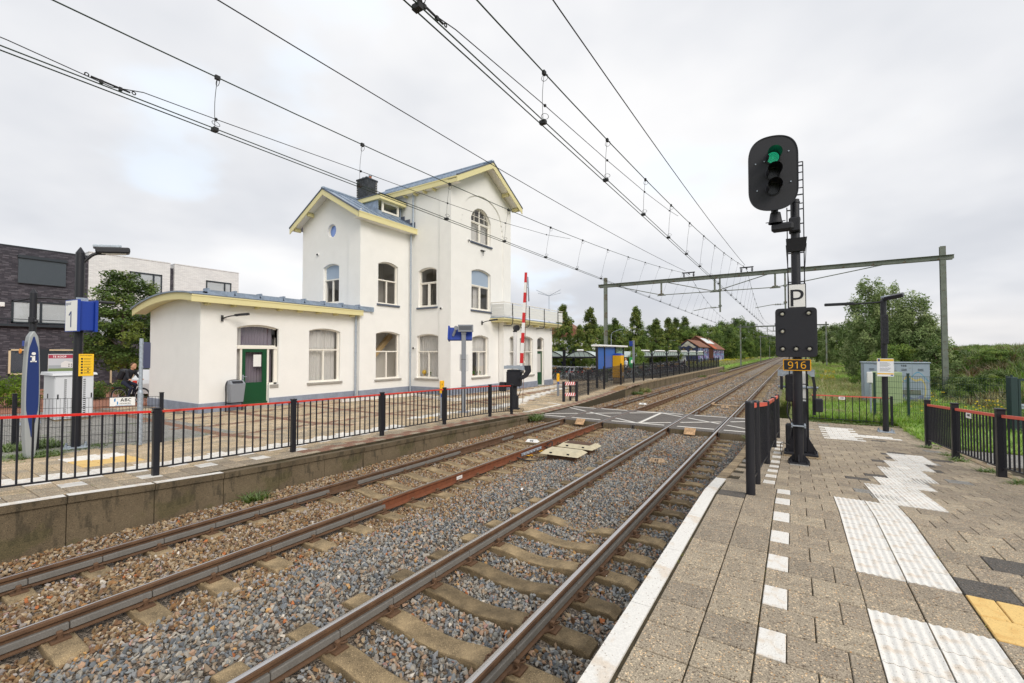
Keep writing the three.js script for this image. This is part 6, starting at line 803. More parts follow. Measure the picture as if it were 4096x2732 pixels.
// ================================================================ beyond: houses, street, trees, bicycles
function leafCloud(clumps, n, size, cols, o = {}) {               // many small leaves spread over clumps [x, y, z, r]
  const pos = [], col = [], nor = [], wsum = []; let s = 0; for (const c of clumps) { s += c[3] * c[3]; wsum.push(s); }
  const tintOf = clumps.map(() => { const c = cols[Math.floor(rnd() * cols.length)], g = rr(0.85, 1.15); return [c.r * g, c.g * g, c.b * g]; });
  for (let i = 0; i < n; i++) {
    const t = rnd() * s; let k = 0; while (wsum[k] < t) k++;
    const c = clumps[k], d = V(rr(-1, 1), rr(-1, 1), rr(-1, 1)); if (d.lengthSq() > 1) { i--; continue; } d.normalize().multiplyScalar(c[3] * Math.pow(rnd(), 0.45)); d.y *= o.flat ?? 0.8;
    const p = V(c[0], c[1], c[2]).add(d), nn = (o.axis ? V(p.x, (p.y - lerp(o.axis[0], o.axis[1], 0.4)) * 0.8, p.z).normalize() : d.clone().normalize()).multiplyScalar(0.8).add(V(rr(-1, 1), rr(-0.4, 1), rr(-1, 1))).normalize(), a = V(rr(-1, 1), rr(-1, 1), rr(-1, 1)).cross(nn).normalize(), b = nn.clone().cross(a), w = size * rr(0.6, 1.25), l = w * (o.long ?? 1.25);
    if (o.droop) { a.set(rr(-1, 1), 0, rr(-1, 1)).normalize(); b.set(rr(-0.35, 0.35), -1, rr(-0.35, 0.35)).normalize(); nn.crossVectors(a, b).normalize(); }
    const q = [p.clone().addScaledVector(b, -l * 0.5), p.clone().addScaledVector(a, w * 0.42), p.clone().addScaledVector(b, l * 0.5), p.clone().addScaledVector(a, -w * 0.42)];
    const f = rr(0.8, 1.2), tc = tintOf[k]; for (const j of [0, 1, 2, 0, 2, 3]) { pos.push(q[j].x, q[j].y, q[j].z); nor.push(nn.x, nn.y, nn.z); col.push(tc[0] * f, tc[1] * f, tc[2] * f); }
  }
  const g = new THREE.BufferGeometry(); g.setAttribute('position', new THREE.Float32BufferAttribute(pos, 3)); g.setAttribute('normal', new THREE.Float32BufferAttribute(nor, 3)); g.setAttribute('color', new THREE.Float32BufferAttribute(col, 3)); g.setAttribute('uv', new THREE.Float32BufferAttribute(new Float32Array(pos.length / 3 * 2), 2)); return g;
}
mat('leaf', { color: lin(1, 1, 1), vertexColors: true, roughness: 0.8, transmission: 0.42, thickness: 0, specularIntensity: 0.4 });
mat('bark', { color: srgb('#6d6252'), roughness: 0.95, bumpMap: rep(T.med, 0.4), bumpScale: 0.02 });
const G1 = ['#61793a', '#6c8440', '#566f34', '#7c8c40', '#4c6530'].map(srgb), G2 = ['#7d9846', '#8ba24c', '#6d8a40'].map(srgb), G3 = ['#889c64', '#97a86f', '#788f58', '#a3b07c'].map(srgb), G4 = ['#6f8a2a', '#84a030', '#5d7a24'].map(srgb);
function limbs(H, crown0, rad, n, r0) { const g = [rod(V(0, -0.3, 0), V(rr(-0.05, 0.05), crown0, rr(-0.05, 0.05)), r0, 9, r0 * 0.75), rod(V(0, crown0, 0), V(rr(-0.15, 0.15), H * 0.9, rr(-0.15, 0.15)), r0 * 0.75, 7, r0 * 0.12)]; for (let i = 0; i < n; i++) { const a = i * 2.4 + rr(0, 1), y = lerp(crown0, H * 0.8, i / n), l = rad * rr(0.55, 0.85) * (1 - 0.5 * i / n); g.push(rod(V(0, y, 0), V(Math.cos(a) * l, y + l * rr(0.35, 0.8), Math.sin(a) * l), r0 * 0.3, 5, r0 * 0.06)); } return soup(g); }
function treeProto(H, rad, base, profile, nc, nl, size, cols, o = {}) {
  const cl = [], lob = Array.from({ length: 9 }, () => [rr(0, 6.283), rr(0.1, 0.95), rr(0.72, 1.15)]);  // a few boughs reach further than the others
  for (let i = 0; i < nc; i++) { const t = Math.pow(rnd(), o.low ?? 1), y = lerp(base, H, t), a = rr(0, 6.283); let g = 0.9; for (const [la, lt, lg] of lob) { const d = Math.abs(((a - la + 9.42) % 6.283) - 3.14159); if (d < 0.6 && Math.abs(t - lt) < 0.16) g = lg; } const R = rad * profile(t) * g, q = R * Math.pow(rr(0.04, 1), 0.42); cl.push([Math.cos(a) * q, y + rr(-0.05, 0.05) * H, Math.sin(a) * q, rad * (o.clump ?? 0.17) * rr(0.6, 1.35)]); }
  return { crown: leafCloud(cl, nl, size, cols, { ...o, axis: [base, H] }), trunk: limbs(H, base, rad, 10, o.trunk ?? rad * 0.07) };
}
const GL = ['#74893f', '#808f44', '#677d3b', '#8d9648', '#5d7338'].map(srgb);
const cone = (t) => (0.07 + 1.0 * Math.pow(1 - t, 0.75)) * Math.min(1, 0.6 + t * 2.6), ball = (t) => Math.pow(Math.sin(Math.PI * clamp(0.12 + 0.84 * t)), 0.6);
const protos = {
  linden: [0, 1, 2].map(() => treeProto(7, 1.75, 1.0, cone, 260, 13000, 0.135, GL, { low: 1.08, clump: 0.17 })),
  maple: [treeProto(6.4, 1.75, 1.6, (t) => ball(t) * (1 - 0.12 * t), 300, 24000, 0.09, G1)], broad: [0, 1].map((k) => treeProto(11, 4.6, 1.6, ball, 240, 13000, 0.27, k ? [...G1, ...G2] : G1)),
  willow: [0, 1].map(() => treeProto(8, 2.0, 0.8, (t) => 0.55 + 0.5 * Math.sin(Math.PI * (0.1 + 0.8 * t)) - 0.3 * t, 230, 14000, 0.11, G3, { long: 2.4, flat: 1.5, trunk: 0.12, clump: 0.19 })),
  bush: [treeProto(2.6, 1.7, 0.25, ball, 150, 8000, 0.1, [...G1, ...G3], { low: 0.8, trunk: 0.05 }), treeProto(2.6, 1.7, 0.25, ball, 150, 8000, 0.1, G2, { low: 0.8, trunk: 0.05 })],
};
function tree(kind, name, label, x, y, z, h, w, group, cat = 'tree') { const list = protos[kind], p = list[Math.floor(rnd() * list.length)], t = thing(name, label, cat, [x, y, z], rr(0, 6.28), group); const H0 = { linden: 7, maple: 6.4, broad: 11, willow: 8, bush: 2.6 }[kind], W0 = { linden: 1.75, maple: 1.75, broad: 4.6, willow: 2, bush: 1.7 }[kind]; t.scale.set(w / W0, h / H0, w / W0); mesh('trunk', p.trunk, M.bark, t); mesh('crown', p.crown, M.leaf, t); return t; }

{ // dark brick flats with white boxes above
  T.brick = tex(512, (u, v) => { const r = Math.floor(v * 32), uu = (u * 8 + (r % 2) * 0.5 + hash(r, 3, 1) * 0.3) % 8, i = Math.floor(uu), j = (v * 32) % 1 < 0.14 || uu % 1 < 0.04; const h = hash(i, r, 401); return j ? c255(52, 50, 54) : mixc(c255(62, 60, 68), c255(104, 100, 108), h * h); });
  T.wbrick = tex(512, (u, v) => { const r = Math.floor(v * 32), uu = (u * 8 + (r % 2) * 0.5) % 8, i = Math.floor(uu), j = (v * 32) % 1 < 0.13 || uu % 1 < 0.035; return j ? c255(196, 196, 196) : mixc(c255(222, 222, 222), c255(238, 238, 237), hash(i, r, 402)); });
  mat('brick_dark', { map: rep(T.brick, 2.1), roughness: 0.9 }); mat('brick_white', { map: rep(T.wbrick, 2.1), roughness: 0.85 }); painted('anthracite', srgb('#2f363d')); painted('sand', srgb('#e0cdaa')); painted('shutter', srgb('#4d565e'));
  const F = -38, t = thing('apartment_block', 'dark brick apartment block with a grey roller shutter and shop window', 'building', [F, 0.2, -4]); const bp = (n, g, m, par = t) => part(n, (Array.isArray(g) ? g : [g]).map((q) => q.translate(-F, -0.2, 4)), m, par);
  bp('wall', [box(F - 10, F, -0.3, 8.62, 6, -9.42)], M.brick_dark); bp('lower_wall', box(F - 9.9, F - 0.003, -0.3, 5.3, -9.43, -22), M.brick_dark); bp('parapet', box(F - 10, F + 0.02, 8.62, 8.68, 6, -9.42), M.anthracite);
  const win = (z0, z1, y0, y1, m, mull, cur, par) => { const w = bp('window', [box(F + 0.0, F + 0.05, y0, y0 + 0.08, z0, z1), box(F + 0.0, F + 0.05, y1 - 0.08, y1, z0, z1), box(F + 0.001, F + 0.05, y0, y1, z0, z0 - 0.09), box(F + 0.001, F + 0.05, y0, y1, z1 + 0.09, z1), ...mull.map((q) => box(F + 0.002, F + 0.052, y0, y1, q + 0.05, q - 0.05))], m, par ?? t); bp('pane', box(F + 0.014, F + 0.02, y0 + 0.05, y1 - 0.05, z0 - 0.05, z1 + 0.05), M.glass, w); const fold = []; for (let z = z0 - 0.08, k = 0; z > z1 + 0.1; z -= 0.07, k++) fold.push(box(F + 0.003, F + (k % 2 ? 0.007 : 0.012), y0 + 0.06, y1 - 0.06, z, Math.max(z1 + 0.08, z - 0.069))); bp('curtain', cur === M.drapes ? fold : [box(F + 0.003, F + 0.01, y0 + 0.06, y1 - 0.06, z0 - 0.08, z1 + 0.08)], cur, w); return w; };
  mat('drapes', { color: srgb('#c2c8cc'), roughness: 0.9 }); mat('shopdark', { color: srgb('#3c4450'), roughness: 0.6 });
  win(-6.16, -8.68, 4.2, 5.5, M.anthracite, [-7.35], M.drapes); const sh = bp('roller_shutter', [box(F, F + 0.12, 6.54, 8.1, -6.38, -8.37)], M.shutter); const sl = []; for (let k = 0; k < 22; k++) sl.push(box(F + 0.12, F + 0.132, 6.58 + k * 0.066, 6.63 + k * 0.066, -6.42, -8.33)); bp('slats', sl, M.shutter, sh); bp('shutter_box', box(F, F + 0.22, 8.0, 8.16, -6.34, -8.41), M.anthracite, sh);
  win(-6.1, -9.75, 1.2, 2.68, M.sand, [], M.shopdark); bp('shop_mullion', [box(F + 0.003, F + 0.053, 1.2, 2.68, -7.3, -7.75)], M.anthracite); bp('ledge', box(F, F + 0.25, 4.0, 4.12, 6, -9.4), M.anthracite); bp('balcony_rail', [rod(V(F + 0.22, 4.42, 6), V(F + 0.22, 4.42, -9.4), 0.02, 6), ...[-6, -7.2, -8.4, -9.3].map((z) => rod(V(F + 0.22, 4.1, z), V(F + 0.22, 4.42, z), 0.015, 5))], M.anthracite); bp('wall_light', cbox(F, F + 0.1, 5.1, 5.35, -5.7, -5.9, 0.02), M.white); win(-10.6, -13, 0.4, 1.9, M.sand, [-11.8], M.shopdark); win(-9.9, -12.2, 3.5, 4.9, M.anthracite, [], M.drapes);
  const ad = thing('sale_board', 'red and white for sale board in the shop window of the brick block', 'sign', [F + 0.06, 1.3, -8.65], Math.PI / 2); const st = canvasTex(512, 256, (x, w, h) => { x.fillStyle = '#cfd6de'; x.fillRect(0, 0, w, h); x.fillStyle = '#aeb8bf'; x.fillRect(0, h * 0.62, w, h * 0.38); x.fillStyle = '#eceeef'; x.beginPath(); x.moveTo(150, 190); x.lineTo(150, 130); x.lineTo(200, 95); x.lineTo(330, 130); x.lineTo(330, 200); x.fill(); x.fillStyle = '#5f6870'; for (let i = 0; i < 3; i++) for (let j = 0; j < 2; j++) x.fillRect(240 + i * 30, 140 + j * 28, 14, 16); x.fillStyle = '#7d9466'; x.fillRect(0, 205, w, 51); x.fillStyle = '#b3455c'; x.beginPath(); x.moveTo(0, 8); x.lineTo(300, 8); x.lineTo(330, 34); x.lineTo(300, 60); x.lineTo(0, 60); x.fill(); x.fillStyle = '#fff'; x.font = 'bold 40px sans-serif'; x.fillText('TE KOOP', 50, 49); x.fillStyle = '#d7a9b4'; x.fillText('TE HUUR', 345, 49); }); mat('sale_print', { map: st, roughness: 0.6 }); part('board', cbox(-0.95, 0.95, 0, 1.1, 0, 0.02, 0.004), M.white, ad); part('print', quadPlane(1.88, 1.08).translate(0, 0.55, 0.0225), M.sale_print, ad, true);
  [[-9.42, -13.79, 8.9, -11.47, -13.3, 6.62, 8.0, 'white brick house box behind the round tree'], [-14.06, -18.47, 8.9, -16.1, -17.9, 6.7, 8.02, 'white brick house box rising over the low wing roof']].forEach(([a, b, top, w0, w1, v0, v1, l]) => { const q = thing('white_house', l, 'building', [F, 5.2, (a + b) / 2], 0, 'white houses behind the station'); const qp = (n, g, m, par = q) => part(n, g.map((s) => s.translate(-F, -5.2, -(a + b) / 2)), m, par); qp('wall', [box(F - 9, F + 0.12, 5.305, top, a, b)], M.brick_white); qp('coping', [box(F - 9, F + 0.15, top, top + 0.05, a + 0.02, b - 0.02)], M.brick_white); const w = qp('window', [box(F + 0.122, F + 0.17, v0, v0 + 0.08, w0, w1), box(F + 0.122, F + 0.17, v1 - 0.1, v1, w0, w1), box(F + 0.123, F + 0.17, v0, v1, w0, w0 - 0.08), box(F + 0.123, F + 0.17, v0, v1, w1 + 0.08, w1), box(F + 0.124, F + 0.172, v0, v1, lerp(w0, w1, 0.7), lerp(w0, w1, 0.7) - 0.1)], M.anthracite); qp('pane', [box(F + 0.14, F + 0.145, v0 + 0.05, v1 - 0.05, w0 - 0.05, w1 + 0.05)], M.glass, w); qp('curtain', [box(F + 0.125, F + 0.132, v0 + 0.06, v1 - 0.06, w0 - 0.06, w1 + 0.06)], M.drapes, w); });
  const ds = thing('brick_pier', 'narrow dark brick strip between the two white houses', 'wall', [F - 2, 5.2, -13.92]); part('pier', box(-2, 1.95, 0.1, 3.4, -0.13, 0.13), M.brick_dark, ds);
}
{ // street beside the station
  mat('red_paving', { map: rep(T.tile, 0.7), color: tint('#966a5c', 0.235), roughness: 0.95 });
  structMesh('street', ramp(-23.4, -19.2, 8, -7.6, -0.3, (x, z) => pw(yardY, z), 0.004), M.asphalt); structMesh('footway', ramp(-37.9, -23.5, 8, -30, -0.3, (x, z) => pw(yardY, z), 0.03), M.red_paving);
  tree('maple', 'maple_tree', 'round crowned tree standing beside the low white wing', -31.6, 0.2, -9.35, 6.5, 2.25); 
  const cat = thing('catalpa_shrub', 'pale green large leaved shrub behind the round tree trunk', 'shrub', [-33, 0.2, -11.2]); mesh('crown', leafCloud([[0, 1.9, 0.3, 0.9], [0.6, 1.6, -0.8, 0.9], [-0.4, 1.7, 1.1, 0.8], [0.2, 2.3, -0.2, 0.8], [0.3, 1.8, -1.6, 0.8]], 900, 0.26, G4), M.leaf, cat); mesh('trunk', limbs(2.4, 0.9, 0.8, 4, 0.06), M.bark, cat);
  const hedge = (l, x, y, z, lx, h, lz, cols, sz) => { const t = thing('hedge', l, 'hedge', [x, y, z], 0, 'hedges by the street'), cl = []; for (let i = 0; i < 70; i++) cl.push([rr(-lx, lx), rr(0.15, h * 0.85), rr(-lz, lz), h * 0.25]); mesh('foliage', leafCloud(cl, 7000, sz, cols), M.leaf, t); const st = []; for (let i = 0; i < 8; i++) { const a = rr(-lx, lx), b = rr(-lz, lz); st.push(rod(V(a, -0.1, b), V(a + rr(-0.1, 0.1), h * 0.7, b), 0.02, 5)); } part('stems', st, M.bark, t); };
  hedge('yellow green clipped hedge behind the information pillar', -25.9, 0.25, -3.3, 0.6, 1.5, 1.6, G4, 0.07); hedge('low dark green shrubs at the foot of the round tree', -27.2, 0.2, -7.6, 0.7, 1.0, 1.6, G1, 0.07);
}
function car(l, p, turn, m, o = {}) {
  const t = thing('parked_car', l, 'car', p, turn, 'parked cars'), L = o.L ?? 4.1, H = o.H ?? 1.45, van = o.van, hw = 0.84;
  const body = van ? [[-L / 2, 0.3], [L / 2, 0.3], [L / 2, 0.95], [L / 2 - 0.5, 1.1], [L / 2 - 1.1, H], [-L / 2, H]] : [[-L / 2, 0.32], [L / 2, 0.32], [L / 2, 0.7], [L / 2 - 0.25, 0.85], [L / 2 - 1.05, 0.95], [L / 2 - 1.7, H], [-L / 2 + 0.75, H], [-L / 2 + 0.1, 0.98], [-L / 2, 0.8]];
  const bd = part('body', extr(shapeOf(body), hw * 2, 0.06).translate(0, 0, -hw), m, t); mat('carglass', { color: srgb('#1c2228'), roughness: 0.05 });
  const wn = van ? [[L / 2 - 1.25, H - 0.12], [L / 2 - 0.75, 1.12], [L / 2 - 1.9, 1.1], [L / 2 - 1.9, H - 0.12]] : [[L / 2 - 1.15, 0.98], [L / 2 - 1.75, H - 0.1], [-L / 2 + 0.85, H - 0.1], [-L / 2 + 0.3, 1.0]];
  for (const z of [-hw - 0.003, hw + 0.001]) part('side_window', extr(shapeOf(wn), 0.004).translate(0, 0, z), M.carglass, t); part('windscreen', bar(V(L / 2 - (van ? 0.55 : 1.12), 1.02, 0), V(L / 2 - (van ? 1.08 : 1.68), H - 0.06, 0), 1.4, 0.02), M.carglass, t);
  for (const x of [-L / 2 + 0.75, L / 2 - 0.8]) for (const z of [-hw + 0.08, hw - 0.08]) { const w = part('wheel', new THREE.TorusGeometry(0.24, 0.085, 8, 18).translate(x, 0.32, z), M.blacksoft, t); part('rim', cyl(0.2, 0.2, 0.14, 14).rotateX(Math.PI / 2).translate(x, 0.32, z - 0.07), M.galv, w); }
  for (const z of [-0.62, 0.62]) { part('headlight', cbox(L / 2 - 0.03, L / 2 + 0.02, 0.62, 0.78, z - 0.14, z + 0.14, 0.02), M.galv, t); part('tail_light', cbox(-L / 2 - 0.02, -L / 2 + 0.03, 0.7, 0.95, z - 0.1, z + 0.1, 0.02), M.red, t); } part('mirror', [cbox(L / 2 - 1.35, L / 2 - 1.2, 0.98, 1.1, hw, hw + 0.16, 0.02), cbox(L / 2 - 1.35, L / 2 - 1.2, 0.98, 1.1, -hw - 0.16, -hw, 0.02)], m, t); return t;
}
painted('car_white', srgb('#d4d6d8'), { clearcoat: 1, roughness: 0.3 }); painted('car_blue', srgb('#34507e'), { clearcoat: 1, roughness: 0.3 }); painted('car_silver', srgb('#a9adb2'), { clearcoat: 1, roughness: 0.3 });
car('white hatchback half hidden behind the cyclist and the low wing', [-27.4, 0.2, -10.3], Math.PI * 0.72, M.car_white); car('blue car beyond the bicycle racks beside the annex', [-29, 0.13, -57], 0.4, M.car_blue); car('silver van parked behind the last bicycle shelters', [-18.2, 0.15, -66], 1.9, M.car_silver, { van: 1, L: 5, H: 2.1 }); car('white van behind the dark fence near the painted barns', [-15.5, 0.15, -75], 1.75, M.car_white, { van: 1, L: 5.2, H: 2 }); car('white car at the far end of the yard by the barns', [-17.5, 0.1, -124], 1.6, M.car_white);

// ---- bicycles
mat('chrome', { color: srgb('#c6cacd'), roughness: 0.3, metalness: 0.5 });
function bicycleParts(t, m) {
  for (const x of [-0.53, 0.53]) { const w = part('wheel', new THREE.TorusGeometry(0.335, 0.02, 6, 24).translate(x, 0.355, 0), M.blacksoft, t); const sp = []; for (let k = 0; k < 10; k++) { const a = k * 0.6283; sp.push(rod(V(x, 0.355, 0), V(x + 0.32 * Math.cos(a), 0.355 + 0.32 * Math.sin(a), 0), 0.0025, 3)); } part('spokes', [...sp, new THREE.TorusGeometry(0.312, 0.008, 4, 22).translate(x, 0.355, 0), cyl(0.03, 0.03, 0.08, 8).rotateX(Math.PI / 2).translate(x, 0.355, -0.04)], M.chrome, w); part('mudguard', new THREE.TorusGeometry(0.37, 0.016, 4, 14, Math.PI * 0.9).rotateZ(x < 0 ? 0.5 : 0.2).translate(x, 0.355, 0), m, t); }
  part('frame', [[-0.53, 0.355, -0.06, 0.3], [-0.06, 0.3, -0.22, 0.84], [-0.06, 0.3, 0.36, 0.76], [-0.19, 0.72, 0.34, 0.84], [-0.53, 0.355, -0.19, 0.72], [0.53, 0.355, 0.33, 0.95]].map(([a, b, c, d]) => rod(V(a, b, 0), V(c, d, 0), 0.018, 6)), m, t); part('saddle', [extr(shapeOf([[-0.14, -0.09], [-0.02, -0.05], [0.14, -0.02], [0.14, 0.02], [-0.02, 0.05], [-0.14, 0.09]]), 0.05, 0.012).rotateX(-Math.PI / 2).translate(-0.24, 0.88, 0)], M.blacksoft, t); part('handlebar', [rod(V(0.33, 0.94, 0), V(0.31, 1.05, 0), 0.014, 6), tube([V(0.14, 1.06, -0.29), V(0.26, 1.09, -0.22), V(0.33, 1.06, 0), V(0.26, 1.09, 0.22), V(0.14, 1.06, 0.29)], 0.013, 14, 5)], M.chrome, t); part('grip', [rod(V(0.14, 1.06, -0.29), V(0.06, 1.05, -0.31), 0.018, 6), rod(V(0.14, 1.06, 0.29), V(0.06, 1.05, 0.31), 0.018, 6)], M.blacksoft, t); part('carrier', [box(-0.8, -0.4, 0.74, 0.76, -0.07, 0.07), rod(V(-0.53, 0.355, 0.07), V(-0.62, 0.74, 0.07), 0.007, 4), rod(V(-0.53, 0.355, -0.07), V(-0.62, 0.74, -0.07), 0.007, 4)], M.blacksoft, t); part('crank', [cyl(0.09, 0.09, 0.012, 14).rotateX(Math.PI / 2).translate(-0.06, 0.3, 0.03), box(-0.08, -0.04, 0.13, 0.3, 0.05, 0.065), box(-0.11, -0.01, 0.12, 0.14, 0.05, 0.14)], M.galv, t); part('lamp', cbox(0.4, 0.46, 0.82, 0.88, -0.03, 0.03, 0.01), M.galv, t); part('reflector', box(-0.82, -0.8, 0.7, 0.75, -0.04, 0.04), M.red, t);
}
{
  const kinds = [['black', M.black], ['dark grey', M.blacksoft], ['silver', M.chrome], ['dark blue', M.darkblue], ['green', M.green], ['red brown', M.rust]];
  painted('crate', srgb('#8a6f4a'));
  const pro = kinds.map(([c, m], i) => { const t = thing('bicycle', c + ' city bicycle standing in the crowded racks beside the annex', 'bicycle', [-15, 0.13, -36 - i * 0.02], 0, 'bicycles in the racks beside the annex'); bicycleParts(t, m); if (i === 1 || i === 5) { part('basket', [box(0.36, 0.38, 0.86, 1.08, -0.18, 0.18), box(0.66, 0.68, 0.86, 1.08, -0.18, 0.18), box(0.38, 0.66, 0.86, 1.08, -0.18, -0.16), box(0.38, 0.66, 0.86, 1.08, 0.16, 0.18), box(0.38, 0.66, 0.85, 0.87, -0.18, 0.18)], i === 5 ? M.crate : M.black, t); } return t; });
  let n = 0; const put = (x, z, a) => { const i = Math.floor(Math.pow(rnd(), 1.4) * kinds.length), far = z < -41; const lb = kinds[i][0] + ' city bicycle ' + (z < -58 ? 'at the far end of the racks behind the dark fence' : x < -13.5 && far ? 'in the rear row of racks behind the dark fence' : far ? 'in the front row of racks behind the dark fence' : x > -13 ? 'leaning nearest the dark fence past the blue shelter' : z < -37 ? 'in the rear row of crowded racks beside the annex' : 'in the front row of crowded racks beside the annex'), gr = far ? 'bicycles in the racks behind the fence' : 'bicycles in the racks beside the annex'; if (n < kinds.length) { const t = pro[n]; t.position.set(x, 0.13, z); t.rotation.y = a; n++; return; } n++; const d = dup(pro[i], [x, 0.13 + rr(0, 0.05), z], a, lb, 1, gr); d.rotation.z = rr(-0.05, 0.05); d.rotation.x = rr(-0.06, 0.06); };
  for (let k = 0; k < 17; k++) { put(-20.6 + k * 0.42 + rr(-0.05, 0.05), -35.2 + rr(-0.2, 0.2), Math.PI / 2 + rr(-0.25, 0.25)); put(-21.2 + k * 0.42 + rr(-0.05, 0.05), -36.9 + rr(-0.2, 0.2), -Math.PI / 2 + rr(-0.25, 0.25)); if (k % 2) put(-22 + k * 0.42, -38.9 + rr(-0.2, 0.2), -Math.PI / 2 + rr(-0.25, 0.25)); }
  for (let k = 0; k < 44; k++) { put(-12.4 + rr(-0.25, 0.2), -34.3 - k * 0.62 + rr(-0.08, 0.08), rr(-0.3, 0.3) + (k % 3 ? 0 : Math.PI)); if (k % 2) put(-14.4 + rr(-0.2, 0.2), -42 - k * 0.62, rr(-0.3, 0.3)); }
  // vaulted glass shelters
  mat('roofglass', { color: srgb('#dbebe8'), roughness: 0.3, transmission: 0.4, thickness: 0 });
  const shelter = (l, x, z, turn, L) => { const t = thing('bicycle_shelter', l, 'shelter', [x, 0.13, z], turn, 'vaulted bicycle shelters'); const prof = (s) => { const e = Math.min(s, L - s); return 1.9 + 0.6 * Math.sin(Math.min(1, e / 1.5) * Math.PI / 2); }; const pts = []; for (let i = 0; i <= 24; i++) { const s = L * i / 24; pts.push(V(s, prof(s), 0)); }
    const g = new THREE.BufferGeometry(), p = [], id = []; pts.forEach((q) => p.push(q.x, q.y, 0, q.x, q.y, -2.1)); for (let i = 0; i < 24; i++) id.push(i * 2, i * 2 + 2, i * 2 + 1, i * 2 + 2, i * 2 + 3, i * 2 + 1); g.setAttribute('position', new THREE.Float32BufferAttribute(p, 3)); g.setIndex(id); g.computeVertexNormals(); g.setAttribute('uv', new THREE.Float32BufferAttribute(new Float32Array(p.length / 3 * 2), 2)); part('glass_roof', g, M.roofglass, t); part('glass_front', new THREE.ShapeGeometry(shapeOf([[0.1, 1.95], [L - 0.1, 1.95], ...pts.slice(1, -1).reverse().map((q) => [q.x, q.y - 0.03])])), M.roofglass, t);
    for (const zz of [0, -2.1]) { part('arch_beam', polyTube(pts.map((q) => q.clone().setZ(zz)), 0.05, 6), M.black, t); part('cross_beam', box(0, L, 1.84, 1.98, zz - 0.05, zz + 0.05), M.black, t); for (const s of [0, L]) part('post', box(s - 0.08, s + 0.08, -0.1, 2.62, zz - 0.06, zz + 0.06), M.black, t); } part('ridge_tube', rod(V(1.3, 2.57, 0.02), V(L - 1.3, 2.57, 0.02), 0.095, 8), M.white, t); part('rib', [0.2, 0.35, 0.5, 0.65, 0.8].map((f) => rod(V(L * f, 1.95, 0.01), V(L * (f - 0.06), prof(L * (f - 0.06)) - 0.02, 0.01), 0.016, 4)), M.black, t); };
  shelter('glass bicycle shelter emerging from behind the annex', -24.2, -38.4, 0, 5.7); shelter('glass bicycle shelter left of the blue panelled waiting shelter', -18.4, -38.4, 0, 3.2);
  ['directly behind the blue panelled shelter', 'right of the grey sign post', 'third along the dark fence', 'fourth along the dark fence', 'fifth along the dark fence, before the barns', 'last of the row along the dark fence'].forEach((w, i) => shelter('glass bicycle shelter ' + w, -13.9, -45.3 - i * 7.0, Math.PI / 2, 6.9));
  // a cyclist in the street
  const t = thing('moving_bicycle', 'black bicycle ridden past the low wing', 'bicycle', [-24.5, 0.22, -7.55], 0.52); bicycleParts(t, M.black);
}
